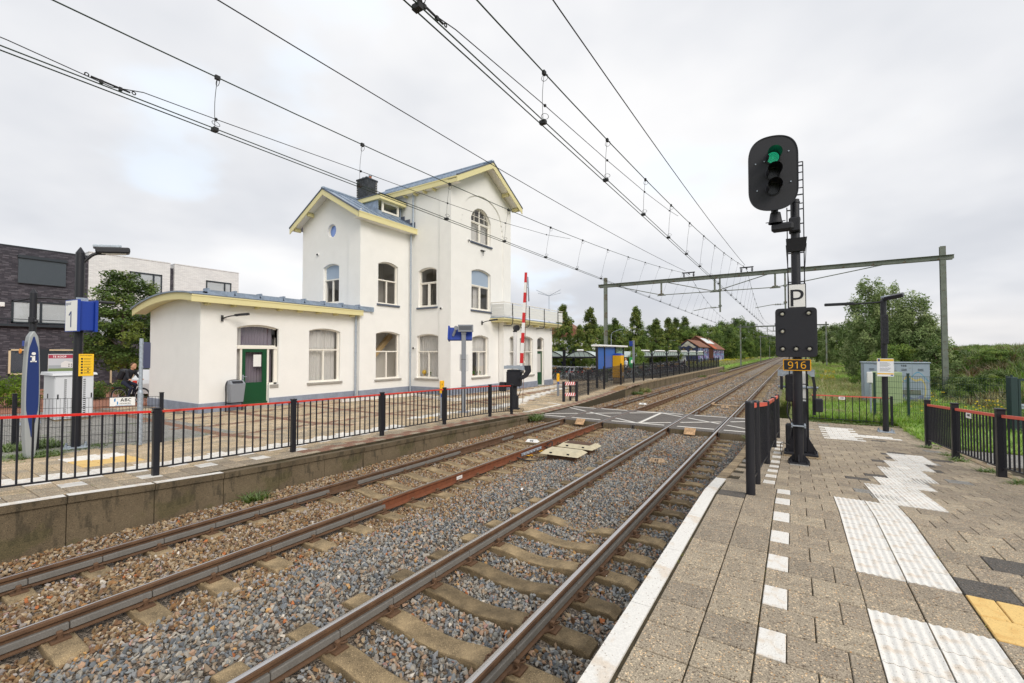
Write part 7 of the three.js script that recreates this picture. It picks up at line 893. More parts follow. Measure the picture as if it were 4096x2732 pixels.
// ---- people: one continuous skin each
function bodyGeo(bones, res, k = 0.03) {                           // bones: [a, b, ra, rb, colour]
  const lo = V(9, 9, 9), hi = V(-9, -9, -9); for (const [a, b, ra, rb] of bones) for (const [p, r] of [[a, ra], [b, rb]]) { lo.min(p.clone().addScalar(-r - 0.03)); hi.max(p.clone().addScalar(r + 0.03)); }
  const n = [0, 1, 2].map((i) => Math.ceil((hi.getComponent(i) - lo.getComponent(i)) / res) + 1), dist = (p, q) => { const [a, b, ra, rb] = q, ab = V().subVectors(b, a), h = clamp(V().subVectors(p, a).dot(ab) / Math.max(1e-6, ab.lengthSq())); return p.distanceTo(a.clone().addScaledVector(ab, h)) - lerp(ra, rb, h); };
  const f = (p) => { let d = 9; for (const q of bones) { const e = dist(p, q), h = clamp(0.5 + 0.5 * (d - e) / k); d = lerp(d, e, h) - k * h * (1 - h); } return d; };
  const N = n[0] * n[1] * n[2], val = new Float32Array(N), at = (i, j, l) => (l * n[1] + j) * n[0] + i, P = (i, j, l) => V(lo.x + i * res, lo.y + j * res, lo.z + l * res); for (let l = 0; l < n[2]; l++) for (let j = 0; j < n[1]; j++) for (let i = 0; i < n[0]; i++) val[at(i, j, l)] = f(P(i, j, l));
  const pos = [], col = []; const tets = [[0, 5, 1, 6], [0, 1, 2, 6], [0, 2, 3, 6], [0, 3, 7, 6], [0, 7, 4, 6], [0, 4, 5, 6]], off = [[0, 0, 0], [1, 0, 0], [1, 1, 0], [0, 1, 0], [0, 0, 1], [1, 0, 1], [1, 1, 1], [0, 1, 1]];
  const cut = (a, b) => a.p.clone().lerp(b.p, a.v / (a.v - b.v)), emit = (a, b, c, inn) => { const nn = V().subVectors(b, a).cross(V().subVectors(c, a)), out = V().addVectors(a, b).add(c).divideScalar(3).sub(inn); for (const q of nn.dot(out) >= 0 ? [a, b, c] : [a, c, b]) pos.push(q.x, q.y, q.z); };
  for (let l = 0; l < n[2] - 1; l++) for (let j = 0; j < n[1] - 1; j++) for (let i = 0; i < n[0] - 1; i++) { const c = off.map(([a, b, d]) => ({ p: P(i + a, j + b, l + d), v: val[at(i + a, j + b, l + d)] })); if (c.every((q) => q.v > 0) || c.every((q) => q.v <= 0)) continue; for (const t of tets) { const ins = t.map((q) => c[q]).filter((q) => q.v <= 0), out = t.map((q) => c[q]).filter((q) => q.v > 0); if (ins.length === 1) emit(cut(ins[0], out[0]), cut(ins[0], out[1]), cut(ins[0], out[2]), ins[0].p); else if (ins.length === 3) { const m = ins[0].p.clone().add(ins[1].p).add(ins[2].p).divideScalar(3); emit(cut(ins[0], out[0]), cut(ins[1], out[0]), cut(ins[2], out[0]), m); } else if (ins.length === 2) { const m = ins[0].p.clone().lerp(ins[1].p, 0.5), a = cut(ins[0], out[0]), b = cut(ins[0], out[1]), d = cut(ins[1], out[1]), e = cut(ins[1], out[0]); emit(a, b, d, m); emit(a, d, e, m); } } }
  const p = V(), g = new THREE.BufferGeometry(), nor = []; for (let i = 0; i < pos.length; i += 3) { p.set(pos[i], pos[i + 1], pos[i + 2]); let best = bones[0], bd = 9; for (const q of bones) { const d = dist(p, q); if (d < bd) { bd = d; best = q; } } col.push(best[4].r, best[4].g, best[4].b); const e = 0.004, nx = V(f(p.clone().add(V(e, 0, 0))) - f(p.clone().add(V(-e, 0, 0))), f(p.clone().add(V(0, e, 0))) - f(p.clone().add(V(0, -e, 0))), f(p.clone().add(V(0, 0, e))) - f(p.clone().add(V(0, 0, -e)))).normalize(); nor.push(nx.x, nx.y, nx.z); }
  g.setAttribute('position', new THREE.Float32BufferAttribute(pos, 3)); g.setAttribute('normal', new THREE.Float32BufferAttribute(nor, 3)); g.setAttribute('color', new THREE.Float32BufferAttribute(col, 3)); g.setAttribute('uv', new THREE.Float32BufferAttribute(new Float32Array(pos.length / 3 * 2), 2)); return g;
}
mat('skin_cloth', { color: lin(1, 1, 1), vertexColors: true, roughness: 0.85 });
function personOn(label, p, turn, o) {
  const S = srgb(o.skin ?? '#c99a7c'), J = srgb(o.top), T2 = srgb(o.legs), B = srgb('#1b1b1e'), t = thing('person', label, 'person', p, turn, o.group), sit = o.ride;
  const hip = sit ? V(-0.24, 0.98, 0) : V(0, 0.93, 0), sh = sit ? V(-0.02, 1.43, 0) : V(0.02, 1.42, 0), nk = sit ? V(0.04, 1.52, 0) : V(0.03, 1.5, 0), hd = sit ? V(0.11, 1.66, 0) : V(0.05, 1.65, 0), bones = [[hip, sh, 0.13, 0.135, J], [sh, nk, 0.07, 0.055, J], [nk, hd, 0.05, 0.085, S], [hd, hd.clone().add(V(0.02, 0.05, 0)), 0.095, 0.09, S], [hd.clone().add(V(0.07, -0.02, 0)), hd.clone().add(V(0.105, -0.025, 0)), 0.03, 0.012, S], [hd.clone().add(V(0.03, -0.07, 0)), hd.clone().add(V(0.07, -0.075, 0)), 0.05, 0.035, S]];
  for (const s of [-1, 1]) { const hp = hip.clone().add(V(0, -0.02, s * 0.09)), so = sh.clone().add(V(0, 0, s * 0.17));
    const kn = sit ? V(0.12, s > 0 ? 0.72 : 0.86, s * 0.11) : V(0.02, 0.5, s * 0.1), an = sit ? V(-0.02, s > 0 ? 0.26 : 0.42, s * 0.12) : V(0, 0.09, s * 0.11), el = sit ? V(0.1, 1.2, s * 0.26) : V(0.02 + (o.reach ?? 0), 1.16, s * 0.23), wr = sit ? V(0.2, 1.1, s * 0.29) : V(0.16, 1.02 + (o.reach ?? 0), s * 0.16);
    bones.push([hp, kn, 0.09, 0.06, T2], [kn, an, 0.058, 0.042, T2], [an, an.clone().add(V(0.16, -0.05, 0)), 0.042, 0.032, B], [sh, so, 0.09, 0.068, J], [so, el, 0.062, 0.046, J], [el, wr, 0.044, 0.032, J]); const pm = wr.clone().add(V(0.06, -0.01, 0)); bones.push([wr, pm, 0.032, 0.034, S]); for (let k = 0; k < 4; k++) bones.push([pm.clone().add(V(0, 0, (k - 1.5) * 0.02)), pm.clone().add(V(0.05 - Math.abs(k - 1.5) * 0.008, -0.025, (k - 1.5) * 0.022)), 0.009, 0.008, S]); bones.push([wr.clone().add(V(0.02, 0, -s * 0.025)), wr.clone().add(V(0.06, -0.015, -s * 0.05)), 0.01, 0.008, S]); }
  mesh('body', bodyGeo(bones, 0.022), M.skin_cloth, t); mat('hair', { color: srgb(o.hair ?? '#4a372a'), roughness: 0.9 });
  part('hair', [new THREE.SphereGeometry(0.106, 16, 12).scale(1.05, 0.95, 0.95).translate(hd.x - 0.03, hd.y + 0.07, 0), ...(o.long ? [new THREE.SphereGeometry(0.09, 12, 10).scale(0.7, 1.6, 1).translate(hd.x - 0.08, hd.y - 0.04, 0)] : [])], new THREE.MeshStandardMaterial({ color: srgb(o.hair ?? '#4a372a'), roughness: 0.9 }), t);
  if (o.pack) part('backpack', [cbox(-0.2, 0.06, -0.24, 0.24, -0.17, 0.17, 0.06).rotateZ(-0.45).translate(hip.x - 0.06, 1.28, 0), cbox(-0.08, 0.02, -0.12, 0.08, -0.13, 0.13, 0.04).rotateZ(-0.45).translate(hip.x - 0.24, 1.2, 0)], M.black, t);
  return t;
}
personOn('person in dark jacket with black backpack riding a bicycle past the wing', [-24.5, 0.22, -7.55], 0.52, { ride: 1, top: '#22242c', legs: '#1d2338', hair: '#5a4230', pack: 1 });
personOn('person in navy and white hooded jacket standing among the bicycles', [-19.9, 0.13, -41.2], 2.2, { top: '#2c3558', legs: '#23252c', hair: '#e6e6ea', skin: '#c99a7c' }); personOn('dark haired person in blue denim standing among the bicycles', [-19.0, 0.13, -41.6], 2.4, { top: '#4f6685', legs: '#23252c', hair: '#17140f' }); personOn('person in white shirt bending over a bicycle behind the yellow machine', [-13.6, 0.2, -41.9], -2.2, { top: '#dfe3ea', legs: '#2b3242', hair: '#6a4a34', reach: 0.1, long: 1 });
// ================================================================ trees, barns, waiting shelter, grass and small things
{
  const L = 'lindens behind the bicycle racks';
  [['tallest tree right beside the annex corner', -20.3, -42, 7.1, 1.75], ['short dense tree right of the tall one beside the annex', -18.2, -41.5, 5.0, 1.3], ['tree left of the near gantry mast', -19.5, -47.3, 7.2, 1.75], ['smaller tree just right of the near gantry mast', -20.6, -58.8, 6.7, 1.9], ['broad tree behind the blue panelled shelter', -15.8, -52.5, 7.6, 1.85], ['tree behind the grey sign post', -15.9, -62, 6.8, 1.9], ['tree standing in front of the taller pair', -15.4, -67, 7.2, 1.9], ['left one of the taller pair of trees behind the barns', -23.4, -109, 10, 3.0], ['right one of the taller pair of trees behind the barns', -22.2, -113, 10.5, 3.1], ['low tree showing above the roof of the first barn', -20.8, -117, 7.6, 3.0]].forEach(([w, x, z, h, r]) => tree('linden', 'linden_tree', 'linden, ' + w, x, 0.1, z, h, r, L));
  const F = 'trees beside the line in the distance';
  [['behind the first barn roof', -21, -112, 8.6, 4], ['behind the white roof panel of the second barn', -19, -125, 9.6, 4.4], ['right of the second barn', -15.6, -134, 9, 4.2], ['left of the second gantry mast', -17.5, -146, 11.5, 4.6], ['tallest by the second gantry', -15, -158, 13, 4.6], ['with an airy crown right of the second mast', -12.6, -172, 12.4, 3.8], ['low beside the second mast', -12.5, -150, 6.5, 3], ['by the third gantry mast', -12, -196, 10, 4], ['beyond the third gantry mast', -11.6, -225, 10.5, 4.2], ['near the vanishing rails', -11, -262, 11, 5], ['farthest on the flowery side', -11.5, -300, 12, 6], ['behind the shelters, far left', -30, -85, 8, 4], ['behind the shelters, half hidden', -36, -90, 8.5, 4.4], ['behind the lindens', -26, -98, 8.2, 4]].forEach(([w, x, z, h, r]) => tree('broad', 'broadleaf_tree', 'broadleaf tree ' + w, x, 0, z, h, r, F));
  const W = 'trees on the meadow side';
  [['willow_tree', 'willow', 'tall feathery willow left of the lamp post with the light bar', 5.2, -46, 8.3, 1.9], ['willow_tree', 'willow', 'willow top showing behind the speaker column', 6.7, -48, 8.2, 1.5], ['willow_tree', 'willow', 'broad willow right of the lamp post with the light bar', 7.7, -45, 6.9, 1.8], ['willow_tree', 'willow', 'low willow before the gantry mast', 8.5, -44.5, 4.8, 1.2], ['willow_tree', 'willow', 'slim dark willow behind the relay cabinet', 6.3, -60, 6.6, 1.8], ['willow_tree', 'willow', 'dark willow nearest the rails on the meadow side', 7.4, -112, 8.2, 3.2], ['alder_tree', 'broad', 'dark alder behind the meadow shrubs', 8.4, -84, 7.4, 3.0], ['alder_tree', 'broad', 'alder where meadow and rails meet', 5.8, -128, 8.0, 3.2], ['alder_tree', 'broad', 'alder beside the distant right mast', 6.8, -122, 8.8, 4.2], ['alder_tree', 'broad', 'far alder on the meadow side', 5.6, -160, 9, 4], ['alder_tree', 'broad', 'farthest alder on the meadow side', 6, -215, 10.5, 5], ['alder_tree', 'broad', 'dark alder behind the willows', 9.6, -62, 5.6, 2.2]].forEach(([n, k, l, x, z, h, r]) => tree(k, n, l, x, rightField(x, z) - 0.1, z, h, r, W));
  const B = 'shrubs on the meadow and the bank';
  [['grey green shrub behind the relay cabinet', 4.6, -36, 2.4, 1.5], ['shrub between relay cabinet and gantry mast', 7.4, -38, 1.8, 1.3], ['shrub at the foot of the gantry mast', 6.9, -30.5, 1.5, 0.9], ['dark shrub right of the gantry mast', 8.4, -31.5, 1.2, 0.9], ['low shrub by the meadow gate', 8.4, -25.5, 1.0, 0.9], ['shrub at the start of the bank', 10.8, -40, 1.0, 1.3], ['shrub on the crest of the bank', 15.5, -44, 0.6, 1.4], ['shrub at the frame edge on the bank', 12.2, -31, 0.8, 1.1], ['shrub half way up the bank', 13.5, -37, 0.8, 1.2], ['shrub under the tall willow', 6.2, -42, 3.2, 1.9], ['shrub under the broad willow', 8.2, -41, 3.0, 1.8]].forEach(([l, x, z, h, r]) => tree('bush', 'shrub', l, x, rightField(x, z) - 0.15, z, h, r, B, 'shrub'));
  [['clipped green shrub behind the bicycle racks', -21.5, -46, 1.9, 1.6], ['bright green shrub over the glass shelter', -16.6, -43.5, 2.9, 1.4], ['shrub right of the blue panelled shelter roof', -13.2, -44.2, 2.8, 1.0], ['round shrub by the second gantry mast', -13.5, -140, 3, 2.6], ['hedge like shrub behind the white van', -20.5, -80, 3, 2.2], ['shrub behind the blue car', -33, -62, 3.2, 3], ['wide shrub under the lindens', -18.6, -57, 2.4, 2.4], ['shrub at the barn corner', -21.8, -88, 3, 2]].forEach(([l, x, z, h, r]) => tree('bush', 'shrub', l, x, 0.05, z, h, r, 'shrubs around the yard', 'shrub'));
  const far = struct('distant_wood'); far.userData.kind = 'stuff'; const ls = [[], []]; const add = (x, z, h, r) => ls[Math.floor(rnd() * 2)].push([x, -1.3, z, 0, rr(0, 6), 0, r / 1.7, h / 2.6, r / 1.7]);
  for (let i = 0; i < 420; i++) { const a = rr(-1.35, 0.75), d = rr(360, 620); if (a > 0.12 && rnd() < 0.75) continue; add(Math.sin(a) * d, -Math.cos(a) * d, rr(5, 9.5), rr(6, 12)); }
  for (let i = 0; i < 40; i++) add(rr(42, 62), rr(-215, -190), rr(4, 6), rr(2, 4)); ls.forEach((l, i) => instanced('crowns', protos.bush[i].crown, M.leaf, l, far));
}
{ // two painted barns
  T.spray = tex(512, (u, v) => { let c = c255(52, 54, 82); const n = tfbm(u, v, 8, 4, 501), m = tfbm(u, v, 14, 3, 502), k = tfbm(u, v, 20, 3, 503); if (n > 0.55) c = c255(120, 100, 168); if (m > 0.6) c = c255(178, 190, 208); if (k > 0.66) c = c255(88, 160, 196); if (m < 0.36) c = c255(74, 78, 104); if (k < 0.3) c = c255(150, 96, 140); return c; });
  T.pan = tex(256, (u, v) => mixc(c255(112, 74, 58), c255(158, 108, 82), tfbm(u, v, 10, 4, 511)).map((q) => q * ((v * 24) % 1 < 0.2 ? 0.7 : 1)));
  mat('spraypaint', { map: rep(T.spray, 7), roughness: 0.85 }); mat('pantile', { map: rep(T.pan, 3), roughness: 0.85 }); painted('navy', srgb('#2e3450'), { roughness: 0.8 }); mat('oldplaster', { color: tint('#aeb0b2', 0.215), map: rep(T.conc, 2), roughness: 0.9 }); mat('brickbrown', { map: rep(T.pan, 2), color: lin(0.6, 0.6, 0.6), roughness: 0.9 }); painted('solarwhite', srgb('#dfe3e6')); mat('neworange', { color: srgb('#b0552f'), roughness: 0.85 });
  const barn = (l, x0, x1, z0, z1, e, r, gm, gableTop, par) => { const t = thing('barn', l, 'barn', [x1, 0, z0], 0, 'painted barns by the line'); const q = (n, g, m, p = t) => part(n, g.map((s) => s.translate(-x1, 0, -z0)), m, p), c = (x0 + x1) / 2; q('gable_wall', [new THREE.ExtrudeGeometry(shapeOf([[x0, -0.3], [x1, -0.3], [x1, e], [c, r - 0.1], [x0, e]]), { depth: 0.25, bevelEnabled: false }).translate(0, 0, z0 - 0.25)], gm); if (gableTop) q('bare_plaster', [extr(shapeOf([[x0 + 0.5, e - 0.1], [x0 + 1.1, e + 0.1], [x0 + 1.6, e - 0.05], [c + 0.2, e + 0.25], [x1 - 0.9, e - 0.25], [x1 - 0.35, e - 0.1], [c, r - 0.14]]), 0.01).translate(0, 0, z0 + 0.002)], M.oldplaster); q('side_wall', [box(x1 - 0.25, x1 + 0.003, -0.3, e, z0 - 0.26, z1)], M.spraypaint); q('rear_wall', [box(x0, x0 + 0.25, -0.3, e, z0 - 0.26, z1)], M.brickbrown);
    const rf = (a, b, n) => q(n, [hexa([[a[0], a[1], z0 + 0.15], [b[0], b[1], z0 + 0.15], [b[0], b[1], z1], [a[0], a[1], z1]], [[a[0], a[1] + 0.12, z0 + 0.15], [b[0], b[1] + 0.12, z0 + 0.15], [b[0], b[1] + 0.12, z1], [a[0], a[1] + 0.12, z1]])], M.pantile); const R = rf([x1 + 0.3, e - 0.12], [c, r], 'roof'); rf([x0 - 0.3, e - 0.12], [c, r], 'roof'); par && par(t, q, R, c); return t; };
  barn('nearer barn with dark painted gable and weathered pantiles', -19.2, -15.46, -90.8, -107.3, 3.65, 4.95, M.navy, true, (t, q) => { for (const x of [-18.05, -16.7]) { const w = q('window', [box(x - 0.35, x + 0.35, 2.9, 3.4, -90.79, -90.76)], M.black); q('glazing_bar', [box(x - 0.02, x + 0.02, 2.9, 3.4, -90.755, -90.74), box(x - 0.34, x + 0.34, 3.13, 3.16, -90.755, -90.742)], M.woodlight, w); } });
  barn('taller barn behind with white roof panel and orange patch', -21.6, -14.6, -103.6, -120.6, 3.3, 6.1, M.brickbrown, false, (t, q, R, c) => { const onR = (x) => lerp(3.18, 6.1, (-14.3 - x) / (-14.3 - c)) + 0.13; const pl = (n, x0, x1, z0, z1, m) => q(n, [hexa([[x0, onR(x0), z0], [x1, onR(x1), z0], [x1, onR(x1), z1], [x0, onR(x0), z1]], [[x0, onR(x0) + 0.06, z0], [x1, onR(x1) + 0.06, z0], [x1, onR(x1) + 0.06, z1], [x0, onR(x0) + 0.06, z1]])], m, R); pl('roof_panel', -15.9, -17.4, -104.5, -115, M.solarwhite); pl('new_tiles', -14.35, -15.6, -103.6, -108, M.neworange); });
}
{ // waiting shelter with blue panels, ticket machine, sign post
  const t = thing('waiting_shelter', 'small platform shelter with blue panels and a white flat roof', 'shelter', [-10.35, 0.36, -26.2]); painted('panelblue', srgb('#3768b8'), { roughness: 0.35 });
  for (const z of [0, -1.25, -3.3, -5.05]) part('post', cbox(-0.06, 0.06, -0.3, 2.5, z - 0.06, z + 0.06, 0.008), M.black, t);
  part('blue_panel', cbox(-0.02, 0.02, 1.08, 2.48, -0.07, -1.18, 0.005), M.panelblue, t); part('blue_panel', cbox(-0.02, 0.02, 1.08, 2.48, -1.32, -3.23, 0.005), M.panelblue, t); mat('tinted', { color: srgb('#c9ddd6'), transmission: 0.8, roughness: 0.05, thickness: 0 }); part('glass_panel', box(-0.006, 0.006, 0.3, 2.45, -3.37, -4.98), M.tinted, t); part('roof', [cbox(-0.3, 0.28, 2.5, 2.62, 0.22, -5.3, 0.03)], M.white, t);
  const m = thing('ticket_machine', 'tall yellow ticket machine with blue top beside the blue shelter', 'machine', [-10.02, 0.42, -29.2]); part('body', cbox(-0.3, 0.3, 0.4, 1.88, -0.3, 0.3, 0.02), M.yellow, m); part('plinth', box(-0.27, 0.27, -0.1, 0.4, -0.27, 0.27), M.concrete, m); part('top', hexa([[-0.3, 1.885, -0.3], [0.3, 1.885, -0.3], [0.3, 1.885, 0.3], [-0.3, 1.885, 0.3]], [[-0.2, 2.02, -0.2], [0.2, 2.02, -0.2], [0.2, 2.02, 0.05], [-0.2, 2.02, 0.05]]), M.blue, m); part('ventilation_bars', [0, 1, 2, 3, 4].map((k) => box(0.302, 0.31, 0.5, 0.75, -0.25 + k * 0.11, -0.2 + k * 0.11)), M.white, m);
  const s = thing('clock_post', 'square grey post with a small blue box at its top behind the dark fence', 'post', [-10.45, 0.36, -34]); part('post', [cbox(-0.07, 0.07, -0.2, 3.06, -0.07, 0.07, 0.01), cbox(-0.18, 0.18, 0, 0.02, -0.18, 0.18, 0.004)], M.grey, s); part('box', cbox(-0.3, -0.04, 2.62, 3.02, -0.12, 0.12, 0.01), M.blue, s);
  const g = thing('rental_sign', 'rounded green sign with white pictogram beside the grey post', 'sign', [-10.85, 0.36, -34.8]); painted('signgreen', srgb('#1f9a52')); part('panel', extr(rrect(0.42, 0.85, 0.16), 0.06, 0.01).rotateY(0.7).translate(0, 1.35, 0), M.signgreen, g); part('pole', cyl(0.03, 0.03, 1.0, 8), M.galv, g); part('pictogram', box(-0.1, 0.1, 1.3, 1.55, 0.065, 0.072).rotateY(0.7), M.white, g);
  const l = thing('street_lamp', 'thin grey street lamp curving above the bicycle racks', 'street lamp', [-20.5, 0.13, -57]); part('pole', [cyl(0.06, 0.04, 4.6, 8), tube([V(0, 4.6, 0), V(0.15, 5.0, 0), V(0.7, 5.25, 0), V(1.2, 5.4, 0)], 0.035, 12, 6)], M.galv, l); part('lamp_head', cbox(1.1, 1.6, 5.38, 5.46, -0.09, 0.09, 0.03), M.galv, l);
  const b = thing('bus_sign', 'white and blue bus stop sign above the glass shelter', 'sign', [-19.5, 0.13, -42], 0.4); part('pole', cyl(0.04, 0.04, 2.9, 8), M.galv, b); part('plate', cbox(-0.36, 0.36, 2.45, 3.1, -0.02, 0.02, 0.01), M.white, b); part('band', box(-0.3, 0.3, 2.82, 3.02, 0.021, 0.026), M.blue, b);
  const r = thing('rotary_dryer', 'rotary clothes dryer standing on the balcony of the annex', 'clothes dryer', [-15.1, 4.64, -28.9]); part('pole', cyl(0.025, 0.02, 2.05, 8), M.galv, r); for (let k = 0; k < 4; k++) { const a = 0.35 + k * Math.PI / 2; part('arm', rod(V(0, 2.0, 0), V(1.22 * Math.cos(a), 2.32, 1.22 * Math.sin(a)), 0.016, 6), M.galv, r); } const ln = []; for (const q of [0.5, 0.7, 0.9, 1.1]) for (let k = 0; k < 4; k++) { const a = 0.35 + k * Math.PI / 2, c = a + Math.PI / 2, y = 2.0 + 0.32 * q / 1.22; ln.push(rod(V(q * Math.cos(a), y, q * Math.sin(a)), V(q * Math.cos(c), y, q * Math.sin(c)), 0.003, 3)); } part('line', ln, M.white, r);
  const hse = (lb, x, z, w, h, d, m) => { const q = thing('far_house', lb, 'building', [x, 0, z], 0.2, 'houses beyond the trees'); part('wall', box(-w / 2, w / 2, 0, h, -d / 2, d / 2), m, q); part('roof', extr(shapeOf([[-w / 2 - 0.3, h], [w / 2 + 0.3, h], [0, h + w * 0.32]]), d + 0.4).translate(0, 0, -d / 2 - 0.2), M.pantile, q); for (const k of [-0.3, 0, 0.3]) { const f = part('window', box(k * w - 0.5, k * w + 0.5, h * 0.45, h * 0.8, d / 2, d / 2 + 0.04), M.frame, q); part('pane', box(k * w - 0.42, k * w + 0.42, h * 0.5, h * 0.76, d / 2 + 0.041, d / 2 + 0.05), M.carglass, f); } };
  hse('grey and white house glimpsed between annex and trees', -34, -72, 9, 5, 8, M.brick_white); hse('low brick house with red roof behind the lindens', -31, -104, 10, 3.4, 8, M.brickbrown); hse('white fronted house beyond the bicycle racks', -44, -86, 11, 4.6, 8, M.brick_white);
}
{ // grasses, weeds and flowers
  const blade = (n, h, w, lean) => { const pos = [], nor = []; for (let i = 0; i < n; i++) { const a = rr(0, 6.28), r = rr(0, 0.12), bx = Math.cos(a) * r, bz = Math.sin(a) * r, d = rr(0, 6.28), l = rr(0.1, lean), hh = h * rr(0.55, 1), px = Math.cos(d + 1.57) * w, pz = Math.sin(d + 1.57) * w, tx = bx + Math.cos(d) * l, tz = bz + Math.sin(d) * l, mx = lerp(bx, tx, 0.35), mz = lerp(bz, tz, 0.35), my = hh * 0.6; for (const q of [[bx - px, 0, bz - pz], [bx + px, 0, bz + pz], [mx + px * 0.8, my, mz + pz * 0.8], [bx - px, 0, bz - pz], [mx + px * 0.8, my, mz + pz * 0.8], [mx - px * 0.8, my, mz - pz * 0.8], [mx - px * 0.8, my, mz - pz * 0.8], [mx + px * 0.8, my, mz + pz * 0.8], [tx, hh, tz]]) { pos.push(...q); nor.push(Math.cos(d) * 0.5, 0.8, Math.sin(d) * 0.5); } } const g = new THREE.BufferGeometry(); g.setAttribute('position', new THREE.Float32BufferAttribute(pos, 3)); g.setAttribute('normal', new THREE.Float32BufferAttribute(nor, 3)); g.setAttribute('uv', new THREE.Float32BufferAttribute(new Float32Array(pos.length / 3 * 2), 2)); return g; };
  const tufts = [blade(14, 1, 0.011, 0.5), blade(18, 1, 0.009, 0.35)], fine = [blade(10, 1, 0.02, 0.6)]; mat('grass', { color: lin(1, 1, 1), roughness: 0.85, transmission: 0.45, thickness: 0, specularIntensity: 0.3 });
  const lush = ['#92bf36', '#a0cb42', '#82b232', '#b2cc58'].map(srgb), dry = ['#bcb478', '#c8be88', '#a8ae62', '#98ac54', '#b2b868', '#88a24c'].map(srgb), yel = ['#c2ba48', '#cfc44c', '#aab44a'].map(srgb);
  const sow = (name, list, g) => { const o = struct(name); o.userData.kind = 'stuff'; g.forEach((q, k) => instanced('tufts', q, M.grass, list.filter((_, i) => i % g.length === k), o)); };
  const one = (x, y, z, h, w, cols, v = 0.18) => { const c = cols[Math.floor(rnd() * cols.length)], f = rr(1 - v, 1 + v); return [x, y - 0.02, z, rr(-0.12, 0.12), rr(0, 6.28), rr(-0.12, 0.12), w, h, w, c.r * f, c.g * f, c.b * f]; };
  let l = []; for (let i = 0; i < 5200; i++) { const x = rr(0.2, 7.5), z = -19.45 - Math.pow(rnd(), 1.2) * 8.5; l.push(one(x, rightField(x, z), z, rr(0.2, 0.5), rr(0.5, 1), rnd() < 0.12 ? dry : lush)); }
  for (let i = 0; i < 1800; i++) { const x = rr(2.9, 9.5), z = rr(-15.4, -19.4); if (x < 3.0 && z > -16) continue; l.push(one(x, 0.03, z, rr(0.1, 0.3), rr(0.5, 0.9), lush)); } sow('tall_grass', l, tufts);
  l = []; for (let i = 0; i < 9000; i++) { const x = rr(-0.6, 9), z = -27 - Math.pow(rnd(), 1.3) * 75; l.push(one(x, rightField(x, z), z, rr(0.25, 0.7) * (1 + (-z - 27) / 120), rr(0.8, 1.8), fbm3(x * 0.4, 1, z * 0.25, 3) > 0.5 ? dry : lush)); } sow('meadow_grass', l, tufts);
  l = []; for (let i = 0; i < 9000; i++) { const x = 6.5 + Math.pow(rnd(), 1.2) * 32, z = rr(-18.8, -80); l.push(one(x, rightField(x, z), z, rr(0.35, 0.9), rr(1.1, 2.2), fbm3(x * 0.3, 4, z * 0.3, 3) > 0.52 ? ['#7c5a3e', '#8a7048', '#6b6a3a'].map(srgb) : [...lush.slice(2, 3), ...dry.slice(3), ...G1])); } sow('bank_grass', l, tufts);
  l = []; for (let i = 0; i < 11000; i++) { const z = -74.3 - Math.pow(rnd(), 1.5) * 200, x = -9.3 - Math.pow(rnd(), 1.1) * 22, near = x > -10.9; l.push(one(x, 0.02, z, near ? rr(0.15, 0.35) : rr(0.4, 0.9), rr(1.2, 2.6), near ? lush : x < -12.5 && fbm3(x * 0.2, 8, z * 0.08, 3) > 0.45 ? yel : dry)); } sow('verge_grass', l, tufts);
  // ragwort heads
  const dot = new THREE.IcosahedronGeometry(1, 0); mat('petal', { color: lin(1, 1, 1), roughness: 0.8 }); const fl = []; for (let i = 0; i < 2600; i++) { const z = -80 - Math.pow(rnd(), 1.2) * 110, x = -12.5 - rr(0, 12); fl.push([x, 0.75 + rr(-0.15, 0.2), z, 0, 0, 0, 0.1, 0.05, 0.1, 0.62, 0.55, 0.03]); } for (const [cx, cz, n] of [[6.4, -24.8, 16], [5.6, -29, 10], [2.4, -47, 110], [3.3, -60, 90], [7.4, -22.8, 12], [4.4, -23.5, 6], [8.5, -27, 12], [5.2, -21.6, 8]]) for (let i = 0; i < n; i++) { const x = cx + rr(-0.5, 0.5), z = cz + rr(-0.9, 0.9); fl.push([x, rightField(x, z) + rr(0.35, 0.8), z, 0, 0, 0, 0.04, 0.025, 0.04, 0.7, 0.52, 0.02]); }
  const fo = struct('wild_flowers'); fo.userData.kind = 'stuff'; instanced('flower_heads', dot, M.petal, fl, fo);
  // weeds in joints, at wall feet and beside the deck
  l = []; const spot = (x, y, z, n, s, h, cols = ['#74903e', '#829c48', '#667f38'].map(srgb)) => { for (let i = 0; i < n; i++) l.push(one(x + rr(-s, s), y, z + rr(-s, s), rr(0.4, 1) * h, rr(0.35, 0.8) * Math.min(1, h * 6), cols)); };
  spot(-8.35, -0.2, -4.4, 26, 0.22, 0.22); spot(-8.5, -0.05, -14.9, 60, 0.4, 0.28); spot(-9.05, 0.05, -26.8, 30, 0.3, 0.2); spot(-8.6, -0.2, -28.5, 60, 0.4, 0.3); spot(-8.6, -0.2, -30.2, 40, 0.4, 0.5, dry); spot(-8.6, -0.2, -52, 30, 0.5, 0.4); spot(-8.7, -0.2, -68, 60, 1.2, 0.5, dry); spot(-0.9, -0.05, -14.6, 30, 0.25, 0.2); spot(-13.2, 0.34, -2.5, 60, 0.4, 0.16); spot(-13.7, 0.32, -3.4, 40, 0.35, 0.1); spot(-14.6, 0.34, -2.7, 60, 0.45, 0.25);
